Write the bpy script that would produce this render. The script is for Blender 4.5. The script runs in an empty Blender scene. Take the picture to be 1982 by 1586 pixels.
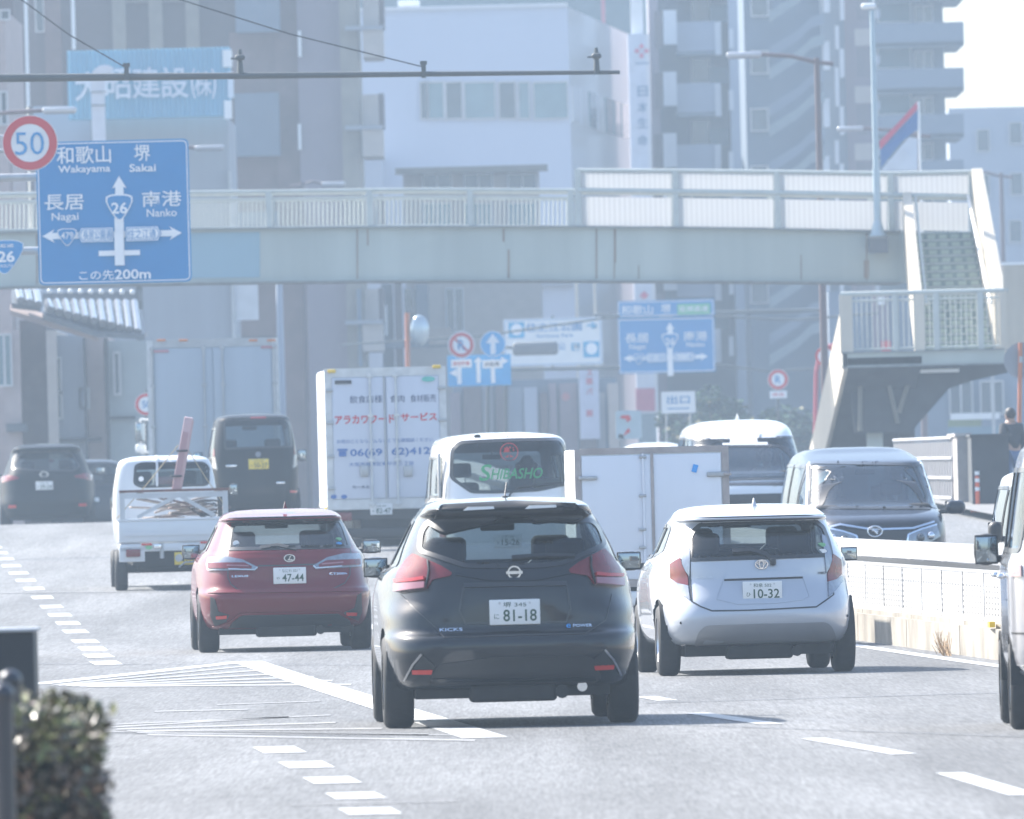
import bpy, bmesh, math, random
from mathutils import Vector, Matrix
from mathutils.bvhtree import BVHTree
from mathutils.geometry import delaunay_2d_cdt
random.seed(7)
PI = math.pi
SC = bpy.context.scene
COL = SC.collection

# ------------------------------------------------------------------ camera
FPX = 27000.0                      # focal length in photo pixels (1982 wide): a long telephoto
CAMH = 1.65
ROLL = math.radians(1.45)
PITCH = math.atan(144 / FPX)
cam_d = bpy.data.cameras.new('camera')
cam = bpy.data.objects.new('camera', cam_d); COL.objects.link(cam)
cam_d.sensor_width = 36.0
cam_d.lens = FPX * 36.0 / 1982.0
cam_d.clip_start = 1.0; cam_d.clip_end = 6000.0
cam.matrix_world = Matrix.Translation((0, 0, CAMH)) @ Matrix.Rotation(PI / 2 + PITCH, 4, 'X') @ Matrix.Rotation(-ROLL, 4, 'Z')
cam_d.dof.use_dof = True
cam_d.dof.focus_distance = 118.0
cam_d.dof.aperture_fstop = 11.0
SC.camera = cam

# ------------------------------------------------------------------ light
SUN_EL, SUN_AZ = math.radians(42), math.radians(-52)     # azimuth from +Y, negative = to the left
EXPOSURE = 1.83
HAZE_D = .0008
w = bpy.data.worlds.new('World'); SC.world = w; w.use_nodes = True
nt = w.node_tree
sky = nt.nodes.new('ShaderNodeTexSky'); sky.sky_type = 'NISHITA'; sky.sun_disc = False
sky.sun_elevation = SUN_EL; sky.sun_rotation = SUN_AZ
sky.air_density = 1.0; sky.dust_density = 2.0; sky.ozone_density = 1.5
bg = nt.nodes['Background']; bg.inputs['Strength'].default_value = 0.11
nt.links.new(sky.outputs['Color'], bg.inputs['Color'])
sl = bpy.data.lights.new('sun', 'SUN'); sl.energy = 4.2; sl.angle = math.radians(0.55); sl.color = (1, 0.95, 0.88)
sun = bpy.data.objects.new('sun', sl); COL.objects.link(sun)
SUNDIR = Vector((math.sin(SUN_AZ) * math.cos(SUN_EL), math.cos(SUN_AZ) * math.cos(SUN_EL), math.sin(SUN_EL)))
sun.rotation_euler = (-SUNDIR).to_track_quat('-Z', 'Y').to_euler()
sun.location = (0, 0, 200)
SC.view_settings.view_transform = 'Standard'; SC.view_settings.look = 'None'
SC.view_settings.exposure = EXPOSURE; SC.view_settings.gamma = 1.0
cy = SC.cycles
cy.max_bounces = 8; cy.diffuse_bounces = 3; cy.glossy_bounces = 4; cy.transparent_max_bounces = 16
cy.volume_bounces = 1; cy.transmission_bounces = 4
cy.sample_clamp_indirect = 6.0; cy.caustics_reflective = False; cy.caustics_refractive = False

# ------------------------------------------------------------------ geometry of the place
GP = [(-500, 0), (0, 0), (120, 0), (145, .02), (160, .10), (184, .37), (208, .78), (225, 1.06), (238, 1.17), (250, 1.15), (275, .92), (310, .5), (360, .18), (450, 0), (3000, 0)]
def ground(d):
    for (a, za), (b, zb) in zip(GP, GP[1:]):
        if a <= d <= b:
            t = (d - a) / (b - a); t = t * t * (3 - 2 * t) if (a in (120, 225, 238, 360)) else t
            return za + (zb - za) * t
    return 0.0
CR, SR = math.cos(ROLL), math.sin(ROLL)
def unroll(u, v):
    du, dv = u - 991, v - 793
    return du * CR - dv * SR, du * SR + dv * CR
def P(u, v, d):
    x, y = unroll(u, v)
    return Vector((x / FPX * d, d, CAMH - (y - 144) / FPX * d))
def PG(u, d, up=0.0):
    """point on the ground at distance d that shows at pixel column u"""
    g = ground(d); y = 144 + FPX / d * (CAMH - g); x = ((u - 991) - y * SR) / CR
    return Vector((x / FPX * d, d, g + up))
def R(u0, v0, u1, v1, d):
    uc, vc = (u0 + u1) / 2, (v0 + v1) / 2
    return P(u0, vc, d).x, P(uc, v1, d).z, P(u1, vc, d).x, P(uc, v0, d).z
HEAD = 0.052                       # the road runs three degrees to the left of the camera's axis

# ------------------------------------------------------------------ materials
MATS = {}
def mat(name, col, rough=.6, metal=0., coat=0., var=.12, scale=3., bump=0., bscale=40., spec=.5, col2=None, emit=None, streak=False):
    if name in MATS: return MATS[name]
    m = bpy.data.materials.new(name); m.use_nodes = True; MATS[name] = m
    t = m.node_tree; b = t.nodes['Principled BSDF']
    b.inputs['Roughness'].default_value = rough; b.inputs['Metallic'].default_value = metal
    b.inputs['Coat Weight'].default_value = coat; b.inputs['Coat Roughness'].default_value = .04
    b.inputs['Specular IOR Level'].default_value = spec
    c = tuple(col) + (1,)
    tc = t.nodes.new('ShaderNodeTexCoord')
    src = tc.outputs['Object']
    if streak:
        mp = t.nodes.new('ShaderNodeMapping'); mp.inputs['Scale'].default_value = (1, 1, .08)
        t.links.new(src, mp.inputs['Vector']); src = mp.outputs['Vector']
    n = t.nodes.new('ShaderNodeTexNoise'); n.inputs['Scale'].default_value = scale; n.inputs['Detail'].default_value = 6
    t.links.new(src, n.inputs['Vector'])
    r = t.nodes.new('ShaderNodeValToRGB'); r.color_ramp.elements[0].position = .35; r.color_ramp.elements[1].position = .68
    lo = tuple(x * (1 - var) for x in col) if col2 is None else tuple(col2)
    r.color_ramp.elements[0].color = lo + (1,); r.color_ramp.elements[1].color = c
    t.links.new(n.outputs['Fac'], r.inputs['Fac']); t.links.new(r.outputs['Color'], b.inputs['Base Color'])
    if bump > 0:
        n2 = t.nodes.new('ShaderNodeTexNoise'); n2.inputs['Scale'].default_value = bscale; n2.inputs['Detail'].default_value = 4
        t.links.new(tc.outputs['Object'], n2.inputs['Vector'])
        bp = t.nodes.new('ShaderNodeBump'); bp.inputs['Strength'].default_value = bump; bp.inputs['Distance'].default_value = .02
        t.links.new(n2.outputs['Fac'], bp.inputs['Height']); t.links.new(bp.outputs['Normal'], b.inputs['Normal'])
    if emit: b.inputs['Emission Color'].default_value = tuple(emit[0]) + (1,); b.inputs['Emission Strength'].default_value = emit[1]
    return m
def glass_mat(name, tint, refl=1.0, rough=.02, ior=1.5):
    if name in MATS: return MATS[name]
    m = bpy.data.materials.new(name); m.use_nodes = True; MATS[name] = m
    t = m.node_tree; t.nodes.clear(); o = t.nodes.new('ShaderNodeOutputMaterial')
    tr = t.nodes.new('ShaderNodeBsdfTransparent'); tr.inputs['Color'].default_value = tuple(tint) + (1,)
    gl = t.nodes.new('ShaderNodeBsdfGlossy'); gl.inputs['Roughness'].default_value = rough
    gl.inputs['Color'].default_value = (refl * .9, refl * .96, refl, 1)
    fr = t.nodes.new('ShaderNodeFresnel'); ge = t.nodes.new('ShaderNodeNewGeometry'); mr = t.nodes.new('ShaderNodeMapRange')
    mr.inputs[3].default_value = ior; mr.inputs[4].default_value = 1 / ior      # a thin pane reflects alike from both sides
    t.links.new(ge.outputs['Backfacing'], mr.inputs[0]); t.links.new(mr.outputs[0], fr.inputs['IOR'])
    n = t.nodes.new('ShaderNodeTexNoise'); n.inputs['Scale'].default_value = 2.0
    tc = t.nodes.new('ShaderNodeTexCoord'); t.links.new(tc.outputs['Object'], n.inputs['Vector'])
    bp = t.nodes.new('ShaderNodeBump'); bp.inputs['Strength'].default_value = .008; bp.inputs['Distance'].default_value = .05
    t.links.new(n.outputs['Fac'], bp.inputs['Height']); t.links.new(bp.outputs['Normal'], gl.inputs['Normal'])
    mx = t.nodes.new('ShaderNodeMixShader')
    t.links.new(fr.outputs[0], mx.inputs[0]); t.links.new(tr.outputs[0], mx.inputs[1]); t.links.new(gl.outputs[0], mx.inputs[2])
    t.links.new(mx.outputs[0], o.inputs['Surface'])
    return m

BLACKPL = mat('black_plastic', (.02, .021, .024), .5, var=.3)
RUBBER = mat('rubber', (.018, .018, .019), .75, var=.3, scale=12, bump=.2)
DARKIN = mat('cabin_cloth', (.02, .021, .025), .9)
UNDER = mat('underbody', (.02, .02, .02), .85, var=.4, scale=8)
CHROME = mat('chrome', (.75, .77, .8), .12, 1., var=.03)
ALLOY = mat('alloy', (.55, .56, .58), .3, 1., var=.05)
WHITEP = mat('plate_white', (.72, .73, .72), .5, var=.05)
YELLOWP = mat('plate_yellow', (.75, .55, .05), .5, var=.05)
GREENT = mat('plate_green', (.03, .08, .05), .6)
BLACKT = mat('ink_black', (.03, .03, .035), .6)
MIRG = mat('mirror_glass', (.32, .36, .38), .05, 1., var=.02)
REDL = mat('lamp_red', (.17, .003, .008), .22, 0, .35, var=.25, scale=20)
CLEARL = mat('lamp_clear', (.26, .29, .34), .15, .3, 1., var=.25, scale=25)
REFL = mat('reflector_red', (.6, .03, .02), .25, 0, 1.)
WINDARK = glass_mat('glass_privacy', (.16, .18, .2))
WINMID = glass_mat('glass_tinted', (.32, .38, .41))
WINCLR = glass_mat('glass_clear', (.78, .84, .84))
SEAL = mat('window_seal', (.012, .012, .014), .35, 0, .4)
SKIN = mat('skin', (.45, .28, .2), .55)
HAIR = mat('hair', (.02, .015, .012), .6)
GALV = mat('galvanised_steel', (.42, .43, .44), .45, .5, var=.2, scale=5)
CONC = mat('concrete', (.42, .4, .36), .85, var=.25, scale=2.5, bump=.4)
WHITEPAINT = mat('white_metal', (.74, .75, .75), .4, 0, .3, var=.06)
WHITETXT = mat('sign_white', (.8, .81, .82), .5, var=.02)
SIGNBLUE = mat('sign_blue', (.0, .20, .47), .42, var=.05)
SIGNRED = mat('sign_red', (.55, .03, .04), .45, var=.05)
SIGNBACK = mat('sign_back', (.28, .29, .31), .5, .4)

# ------------------------------------------------------------------ meshes
class MB:
    def __init__(s): s.v = []; s.f = []; s.m = []; s.s = []; s.mats = []
    def mi(s, m):
        if m not in s.mats: s.mats.append(m)
        return s.mats.index(m)
    def add(s, vs, fs, m, smooth=False):
        b = len(s.v); s.v += [Vector(p) for p in vs]; k = s.mi(m)
        for f in fs: s.f.append([b + i for i in f]); s.m.append(k); s.s.append(smooth)
        return s
    def box(s, x0, y0, z0, x1, y1, z1, m, M=None):
        if x0 > x1: x0, x1 = x1, x0
        if y0 > y1: y0, y1 = y1, y0
        if z0 > z1: z0, z1 = z1, z0
        vs = [Vector((x, y, z)) for z in (z0, z1) for y in (y0, y1) for x in (x0, x1)]
        if M: vs = [M @ p for p in vs]
        return s.add(vs, [(0, 2, 3, 1), (4, 5, 7, 6), (0, 1, 5, 4), (2, 6, 7, 3), (0, 4, 6, 2), (1, 3, 7, 5)], m)
    def cbox(s, c, sz, m, M=None):
        T = Matrix.Translation(Vector(c)); 
        if M: T = T @ M
        return s.box(-sz[0] / 2, -sz[1] / 2, -sz[2] / 2, sz[0] / 2, sz[1] / 2, sz[2] / 2, m, T)
    def rbox(s, c, sz, r, m, seg=3, M=None):
        bm = bmesh.new(); bmesh.ops.create_cube(bm, size=1)
        for q in bm.verts: q.co = Vector((q.co.x * sz[0], q.co.y * sz[1], q.co.z * sz[2]))
        r = min(r, min(sz) * .49)
        bmesh.ops.bevel(bm, geom=bm.edges[:], offset=r, segments=seg, profile=.5, affect='EDGES')
        T = Matrix.Translation(Vector(c)) @ (M or Matrix.Identity(4))
        bm.verts.index_update()
        s.add([T @ q.co for q in bm.verts], [[q.index for q in f.verts] for f in bm.faces], m, True); bm.free(); return s
    def cyl(s, p0, p1, r0, m, r1=None, n=12, caps=True):
        p0, p1 = Vector(p0), Vector(p1); r1 = r0 if r1 is None else r1
        a = (p1 - p0).normalized(); h = Vector((0, 0, 1)) if abs(a.z) < .9 else Vector((1, 0, 0))
        e1 = a.cross(h).normalized(); e2 = a.cross(e1)
        vs = []
        for p, r in ((p0, r0), (p1, r1)):
            for i in range(n):
                t = 2 * PI * i / n; vs.append(p + e1 * math.cos(t) * r + e2 * math.sin(t) * r)
        s.add(vs, [(i, (i + 1) % n, n + (i + 1) % n, n + i) for i in range(n)], m, True)
        if caps: s.add(vs, [list(range(n))[::-1], list(range(n, 2 * n))], m)
        return s
    def tube(s, pts, r, m, n=8):
        pts = [Vector(p) for p in pts]
        for a, b in zip(pts, pts[1:]): s.cyl(a, b, r, m, n=n)
        return s
    def disc(s, c, r, m, ax='y', n=32, t=.004, r_in=0, squash=1.):
        """flat round plate facing -Y, thickness t towards +Y; ring when r_in > 0"""
        c = Vector(c); o = [c + Vector((math.cos(2 * PI * i / n) * r, 0, math.sin(2 * PI * i / n) * r * squash)) for i in range(n)]
        d = Vector((0, t, 0))
        if r_in <= 0:
            s.add(o + [p + d for p in o], [list(range(n)), list(range(2 * n - 1, n - 1, -1))] + [(i, n + i, n + (i + 1) % n, (i + 1) % n) for i in range(n)], m)
        else:
            q = r_in / r; i_ = [c + (p - c) * q for p in o]
            s.add(o + i_ + [p + d for p in o] + [p + d for p in i_],
                  [(i, (i + 1) % n, n + (i + 1) % n, n + i) for i in range(n)] +
                  [(i, 2 * n + i, 2 * n + (i + 1) % n, (i + 1) % n) for i in range(n)] +
                  [(n + i, n + (i + 1) % n, 3 * n + (i + 1) % n, 3 * n + i) for i in range(n)], m)
        return s
    def prism(s, pts, t, m):
        """flat polygon pts (x,z) at y; extruded +Y by t. pts: list of Vector 3D in a plane y=const"""
        n = len(pts); pts = [Vector(p) for p in pts]; d = Vector((0, t, 0))
        return s.add(pts + [p + d for p in pts], [list(range(n)), list(range(2 * n - 1, n - 1, -1))] + [(i, n + i, n + (i + 1) % n, (i + 1) % n) for i in range(n)], m)
    def lathe_x(s, c, prof, m, n=28):
        """prof: (x, r) list around the X axis at c"""
        c = Vector(c); vs = []
        for x, r in prof:
            for i in range(n):
                a = 2 * PI * i / n; vs.append(c + Vector((x, math.cos(a) * r, math.sin(a) * r)))
        fs = [(j * n + i, j * n + (i + 1) % n, (j + 1) * n + (i + 1) % n, (j + 1) * n + i) for j in range(len(prof) - 1) for i in range(n)]
        return s.add(vs, fs, m, True)
    def sphere(s, c, r, m, n=12, sc=(1, 1, 1)):
        c = Vector(c); vs = []; fs = []
        for j in range(n // 2 + 1):
            ph = PI * j / (n // 2)
            for i in range(n):
                a = 2 * PI * i / n; vs.append(c + Vector((math.sin(ph) * math.cos(a) * r * sc[0], math.sin(ph) * math.sin(a) * r * sc[1], math.cos(ph) * r * sc[2])))
        for j in range(n // 2):
            for i in range(n): fs.append((j * n + i, (j + 1) * n + i, (j + 1) * n + (i + 1) % n, j * n + (i + 1) % n))
        return s.add(vs, fs, m, True)
    def text(s, body, c, h, m, t=.004, align='CENTER', w=None, bold=0., ext_y=None):
        """upright text facing -Y; h = cap height, centred on c; w fits it to a width"""
        cu = bpy.data.curves.new('t', 'FONT'); cu.body = body; cu.size = 1.0; cu.offset = bold; cu.resolution_u = 3
        o = bpy.data.objects.new('t', cu); COL.objects.link(o)
        bpy.context.view_layer.update()
        me = bpy.data.meshes.new_from_object(o.evaluated_get(bpy.context.evaluated_depsgraph_get()))
        co = [q.co.copy() for q in me.vertices]; fs = [list(f.vertices) for f in me.polygons]
        bpy.data.objects.remove(o); bpy.data.curves.remove(cu); bpy.data.meshes.remove(me)
        if not co: return s
        x0, x1 = min(p.x for p in co), max(p.x for p in co); y0, y1 = min(p.y for p in co), max(p.y for p in co)
        k = h / (y1 - y0); kx = k if w is None else w / max(x1 - x0, 1e-6)
        c = Vector(c)
        vs = [c + Vector(((p.x - (x0 + x1) / 2) * kx, 0, (p.y - (y0 + y1) / 2) * k)) for p in co]
        return s.add(vs, fs, m)
    def build(s, name, parent=None, world=False, label=None):
        me = bpy.data.meshes.new(name)
        off = parent_loc(parent) if (world and parent) else Vector((0, 0, 0))
        me.from_pydata([tuple(p - off) for p in s.v], [], s.f)
        for m in s.mats: me.materials.append(m)
        me.polygons.foreach_set('material_index', s.m); me.polygons.foreach_set('use_smooth', s.s)
        me.validate(); me.update()
        o = bpy.data.objects.new(name, me); COL.objects.link(o)
        if parent: o.parent = parent
        if label: o['label'] = label
        return o
def parent_loc(p):
    v = Vector((0, 0, 0))
    while p: v += p.location; p = p.parent
    return v
def tag(o, label=None, cat=None, group=None, kind=None):
    if label: o['label'] = label
    if cat: o['category'] = cat
    if group: o['group'] = group
    if kind: o['kind'] = kind
    return o
def thing(name, label, cat, loc=(0, 0, 0), rz=0, group=None):
    o = bpy.data.objects.new(name, None); COL.objects.link(o); o.location = loc; o.rotation_euler = (0, 0, rz)
    o.empty_display_size = .2
    return tag(o, label, cat, group)
def copy_tree(o, parent=None):
    c = o.copy(); COL.objects.link(c); c.parent = parent
    for ch in list(o.children): copy_tree(ch, c)
    return c

def catmull(p0, p1, p2, p3, t):
    return tuple(.5 * ((2 * b) + (-a + c) * t + (2 * a - 5 * b + 4 * c - d) * t * t + (-a + 3 * b - 3 * c + d) * t ** 3) for a, b, c, d in zip(p0, p1, p2, p3))
def rnd(poly, r, seg=4):
    """round the corners of a closed 2D polygon"""
    out = []; n = len(poly)
    for i in range(n):
        a, b, c = Vector(poly[i - 1]), Vector(poly[i]), Vector(poly[(i + 1) % n])
        la, lc = (a - b).length, (c - b).length; q = min(r, la * .45, lc * .45)
        p, s_ = b + (a - b) / la * q, b + (c - b) / lc * q
        for k in range(seg + 1):
            t = k / seg; out.append(tuple(p * (1 - t) ** 2 + b * 2 * t * (1 - t) + s_ * t * t))
    return out
def inside(p, poly):
    x, y = p; c = False; n = len(poly); j = n - 1
    for i in range(n):
        xi, yi = poly[i]; xj, yj = poly[j]
        if (yi > y) != (yj > y) and x < (xj - xi) * (y - yi) / (yj - yi) + xi: c = not c
        j = i
    return c
def near(p, poly):
    best = (1e9, None); n = len(poly); px, py = p
    for i in range(n):
        ax, ay = poly[i]; bx_, by_ = poly[(i + 1) % n]; dx, dy = bx_ - ax, by_ - ay; L = dx * dx + dy * dy
        t = 0 if L == 0 else max(0, min(1, ((px - ax) * dx + (py - ay) * dy) / L))
        qx, qy = ax + dx * t, ay + dy * t; d = math.hypot(px - qx, py - qy)
        if d < best[0]: best = (d, (qx, qy))
    return best
def offset_poly(poly, d):
    """positive d grows a counter-clockwise polygon"""
    n = len(poly); A = sum(poly[i][0] * poly[(i + 1) % n][1] - poly[(i + 1) % n][0] * poly[i][1] for i in range(n))
    sg = 1 if A > 0 else -1; out = []
    for i in range(n):
        a, b, c = Vector(poly[i - 1]), Vector(poly[i]), Vector(poly[(i + 1) % n])
        e1, e2 = (b - a), (c - b)
        if e1.length < 1e-9: e1 = e2
        if e2.length < 1e-9: e2 = e1
        n1 = Vector((e1.y, -e1.x)).normalized(); n2 = Vector((e2.y, -e2.x)).normalized(); m = (n1 + n2)
        m = m.normalized() if m.length > 1e-6 else n1
        out.append(tuple(b + m * d * sg / max(.5, m.dot(n1))))
    return out
def ribbon_poly(pts, w):
    pts = [Vector(p) for p in pts]; L = []; Rr = []
    for i, p in enumerate(pts):
        a = pts[max(0, i - 1)]; b = pts[min(len(pts) - 1, i + 1)]; t = (b - a).normalized(); n = Vector((-t.y, t.x))
        L.append(tuple(p + n * w / 2)); Rr.append(tuple(p - n * w / 2))
    return L + Rr[::-1]
def dense(poly, step, closed=True):
    out = []; n = len(poly)
    for i in range(n if closed else n - 1):
        a, b = Vector(poly[i]), Vector(poly[(i + 1) % n]); k = max(1, int(math.ceil((b - a).length / step)))
        for j in range(k): out.append(tuple(a + (b - a) * j / k))
    if not closed: out.append(tuple(poly[-1]))
    return out
# ------------------------------------------------------------------ cars
ROOT2 = {}
class Car:
    """Body is a stack of horizontal outlines (z, half width, rear y, front y, rear exponent, front exponent)."""
    def __init__(s, name, label, u, d, paint, heading=HEAD, oncoming=False, cat='car', group=None, x=None):
        p = PG(u, d) if x is None else Vector((x, d, ground(d)))
        s.rz = heading + (PI if oncoming else 0)
        s.root = thing(name, label, cat, p, s.rz, group); s.paint = paint
        s.MW = Matrix.Translation(p) @ Matrix.Rotation(s.rz, 4, 'Z'); s.MI = s.MW.inverted()
        s.o = s.MI @ Vector((0, 0, CAMH)); s.i = 0
    def ray(s, u, v):
        a = s.MI @ P(u, v, 100.0); return (a - s.o).normalized()
    def at(s, u, v, y=0.0):
        r = s.ray(u, v); return s.o + r * ((y - s.o.y) / r.y)
    def L(s, u, v):
        r = s.ray(u, v); h = s.bvh.ray_cast(s.o, r)
        if h[0] is None:
            h = s.bvh.find_nearest(s.at(u, v, .3))
        return h[0]
    def LP(s, pts, scale=1., ou=0, ov=0):
        return [(lambda h: (h.x, h.z))(s.L(ou + a / scale, ov + b / scale)) for a, b in pts]
    def shape(s, keys, step=.03, nx=24, ny=26):
        rows = []
        for i in range(len(keys) - 1):
            k0, k1, k2, k3 = keys[max(0, i - 1)], keys[i], keys[i + 1], keys[min(len(keys) - 1, i + 2)]
            L = max(math.hypot(k2[0] - k1[0], k2[1] - k1[1]), math.hypot(k2[2] - k1[2], k2[0] - k1[0]) * .9, math.hypot(k2[3] - k1[3], k2[0] - k1[0]) * .45)
            n = max(1, min(24, int(math.ceil(L / step))))
            for j in range(n): rows.append(catmull(k0, k1, k2, k3, j / n))
        rows.append(keys[-1])
        s.rows = rows; V = []; s.wmax = max(r[1] for r in rows)
        for z, w, yr, yf, nr, nf in rows:
            ym = (yr + yf) / 2; half = []
            def quad(n, y0, sgn):
                pts = []; xs = .86; h = ym - y0 if sgn < 0 else y0 - ym
                for i in range(nx):
                    xf = xs * i / nx; yf_ = (1 - xf ** n) ** (1 / n); pts.append((w * xf, ym + sgn * h * yf_))
                ys = (1 - xs ** n) ** (1 / n)
                for i in range(ny):
                    q = ys * (1 - (i / ny) ** 1.0); xf = (1 - q ** n) ** (1 / n); pts.append((w * xf, ym + sgn * h * q))
                pts.append((w, ym)); return pts
            a = quad(nr, yr, -1); b = quad(nf, yf, 1)
            half = a + b[::-1][1:]            # rear centre ... side ... front centre
            full = half + [(-x, y) for x, y in half[1:-1]][::-1]
            V.append([Vector((x, y, z)) for x, y in full])
        s.V = V; s.nr = len(V); s.nc = len(V[0])
        s.quads = [(j * s.nc + i, j * s.nc + (i + 1) % s.nc, (j + 1) * s.nc + (i + 1) % s.nc, (j + 1) * s.nc + i) for j in range(s.nr - 1) for i in range(s.nc)]
        s.flat = [p for r in V for p in r]
        s.bvh = BVHTree.FromPolygons(s.flat, s.quads)
        s.wins = []; s.holes = []
        s.ym = sum(r[2] + r[3] for r in rows) / 2 / len(rows)
        return s
    def window(s, name, side, poly, gm, seal=.012, r=.05, sealin=.02, ghost=False):
        s.wins.append((name, side, rnd(poly, r) if r else poly, gm, seal, sealin, ghost)); return s
    def reg(s, p, side, ym=None):
        if side == 'rear': return p.y < s.ym
        if side == 'front': return p.y > s.ym
        if side == 'left': return p.x < -.2
        return p.x > .2
    def uv(s, p, side): return (p.x, p.z) if side in ('rear', 'front') else (p.y, p.z)
    def cast(s, q, side):
        a, b = q
        if side == 'rear': o, d = Vector((a, -4, b)), Vector((0, 1, 0))
        elif side == 'front': o, d = Vector((a, 12, b)), Vector((0, -1, 0))
        elif side == 'left': o, d = Vector((-4, a, b)), Vector((1, 0, 0))
        else: o, d = Vector((4, a, b)), Vector((-1, 0, 0))
        h = s.bvh.ray_cast(o, d)
        if h[0] is None:
            m = Vector((a, s.ym - 1.5, b)) if side == 'rear' else Vector((a, s.ym + 1.5, b)) if side == 'front' else Vector((-.9 if side == 'left' else .9, a, b))
            h = s.bvh.find_nearest(m)
        n = h[1]
        if n.dot(d) > 0: n = -n
        return h[0], n
    def finish(s, arches=(), liner=True, two=None):
        """cut the windows and the arches, build body and panes"""
        flat = [p.copy() for p in s.flat]; fw = [None] * len(s.quads); cell = .030
        cuts = list(s.wins)
        for (yc, zc, r) in arches:
            cp = [(yc + r * math.cos(t * 2 * PI / 30), max(.0, zc + r * math.sin(t * 2 * PI / 30))) for t in range(30)]
            for sd in ('left', 'right'): cuts.append((None, sd, cp, None, 0, 0, False))
        for ci, (nm, side, poly, gm, seal, si, ghost) in enumerate(cuts):
            x0, x1 = min(p[0] for p in poly) - cell, max(p[0] for p in poly) + cell; z0, z1 = min(p[1] for p in poly) - cell, max(p[1] for p in poly) + cell
            for i, p in enumerate(flat):
                if not s.reg(p, side): continue
                q = s.uv(p, side)
                if not (x0 < q[0] < x1 and z0 < q[1] < z1): continue
                if nm is None and abs(p.x) < s.wmax * .90: continue
                dd, qq = near(q, poly)
                if dd < cell * .62:
                    h, n = s.cast(qq, side)
                    if (h - p).length < .08: flat[i] = h
            for fi, f in enumerate(s.quads):
                if fw[fi] is not None: continue
                c = (flat[f[0]] + flat[f[1]] + flat[f[2]] + flat[f[3]]) / 4
                if not s.reg(c, side): continue
                if nm is None and abs(c.x) < s.wmax * .90: continue
                q = s.uv(c, side)
                if x0 < q[0] < x1 and z0 < q[1] < z1 and inside(q, poly): fw[fi] = ci
        def sub(idx, mb, m, smooth=True, off=0., flip=False):
            used = {}; vs = []; fs = []
            for fi in idx:
                g = []
                for a in s.quads[fi]:
                    if a not in used: used[a] = len(vs); vs.append(flat[a] + (norm[a] * off if off else Vector((0, 0, 0))))
                    g.append(used[a])
                fs.append(g[::-1] if flip else g)
            mb.add(vs, fs, m, smooth)
        norm = [Vector((0, 0, 0)) for _ in flat]
        for f in s.quads:
            n = (flat[f[2]] - flat[f[0]]).cross(flat[f[3]] - flat[f[1]])
            for a in f: norm[a] += n
        for n in norm: n.normalize()
        body = [i for i, c in enumerate(fw) if c is None]
        mb = MB()
        if two:        # two = (z limit function, material below)
            lo = [i for i in body if two[0](sum((flat[a] for a in s.quads[i]), Vector()) / 4)]; ls = set(lo)
            sub([i for i in body if i not in ls], mb, s.paint); sub(lo, mb, two[1])
        else: sub(body, mb, s.paint)
        if liner:
            zt = s.rows[0][0]
            sub(body, mb, DARKIN, True, -.03, True)
        n = s.nc
        mb.add([flat[i] for i in range(n)], [list(range(n))[::-1]], UNDER); top = [flat[(s.nr - 1) * n + i] for i in range(n)]
        mb.add(top, [list(range(n))], s.paint, True)
        s.body = mb.build('body', s.root)
        for ci, (nm, side, poly, gm, seal, si, ghost) in enumerate(cuts):
            if nm is None or gm is None: continue
            g = MB(); sub([i for i, c in enumerate(fw) if c == ci], g, gm)
            w = g.build(nm, s.root)
            if seal: s.ring(poly, side, seal, si, SEAL, 'seal', parent=w)
        s.norm = norm
    def ring(s, poly, side, out, inn, m, name, off=.006, parent=None):
        pl = dense(poly, .05); a = offset_poly(pl, out); b = offset_poly(pl, -inn); n = len(pl)
        mb = MB(); vo = []; 
        for q in a + b:
            h, nn = s.cast(q, side); vo.append(h + nn * off)
        mb.add(vo, [(i, (i + 1) % n, n + (i + 1) % n, n + i) for i in range(n)], m, True)
        # give it depth
        mb.add([vo[i] for i in range(n)] + [s.cast(a[i], side)[0] - s.cast(a[i], side)[1] * .004 for i in range(n)], [(i, (i + 1) % n, n + (i + 1) % n, n + i) for i in range(n)], m)
        return mb.build(name, parent or s.root)
    def patch(s, poly, m, side='rear', off=.005, step=.035, r=0., mb=None, lift=None, skirt=.02):
        """sheet of material that follows the body inside a projected outline"""
        if r: poly = rnd(poly, r, 3)
        n0 = len(poly)
        A = sum(poly[i][0] * poly[(i + 1) % n0][1] - poly[(i + 1) % n0][0] * poly[i][1] for i in range(n0))
        if A < 0: poly = poly[::-1]
        bd = dense(poly, step)
        # drop near-duplicates
        q = [bd[0]]
        for p in bd[1:]:
            if (Vector(p) - Vector(q[-1])).length > 1e-4: q.append(p)
        bd = q; n = len(bd)
        xs = [p[0] for p in bd]; zs = [p[1] for p in bd]; pts = [Vector(p) for p in bd]
        x = min(xs) + step / 2
        while x < max(xs):
            z = min(zs) + step / 2
            while z < max(zs):
                if inside((x, z), bd) and near((x, z), bd)[0] > step * .4: pts.append(Vector((x, z)))
                z += step
            x += step
        res = delaunay_2d_cdt(pts, [], [list(range(n))], 1, 1e-5)
        own = mb is None
        if own: mb = MB()
        V = []
        for p in res[0]:
            h, nn = s.cast((p.x, p.y), side); o = off if lift is None else lift(p.x, p.y)
            V.append(h + nn * o)
        mb.add(V, [list(f) for f in res[2]], m, True)
        if skirt:
            b = []; 
            for p in bd:
                h, nn = s.cast(p, side); b.append((h + nn * (off if lift is None else lift(p[0], p[1])), h - nn * skirt))
            mb.add([q_[0] for q_ in b] + [q_[1] for q_ in b], [(i, (i + 1) % n, n + (i + 1) % n, n + i) for i in range(n)], m)
        return mb
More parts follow.
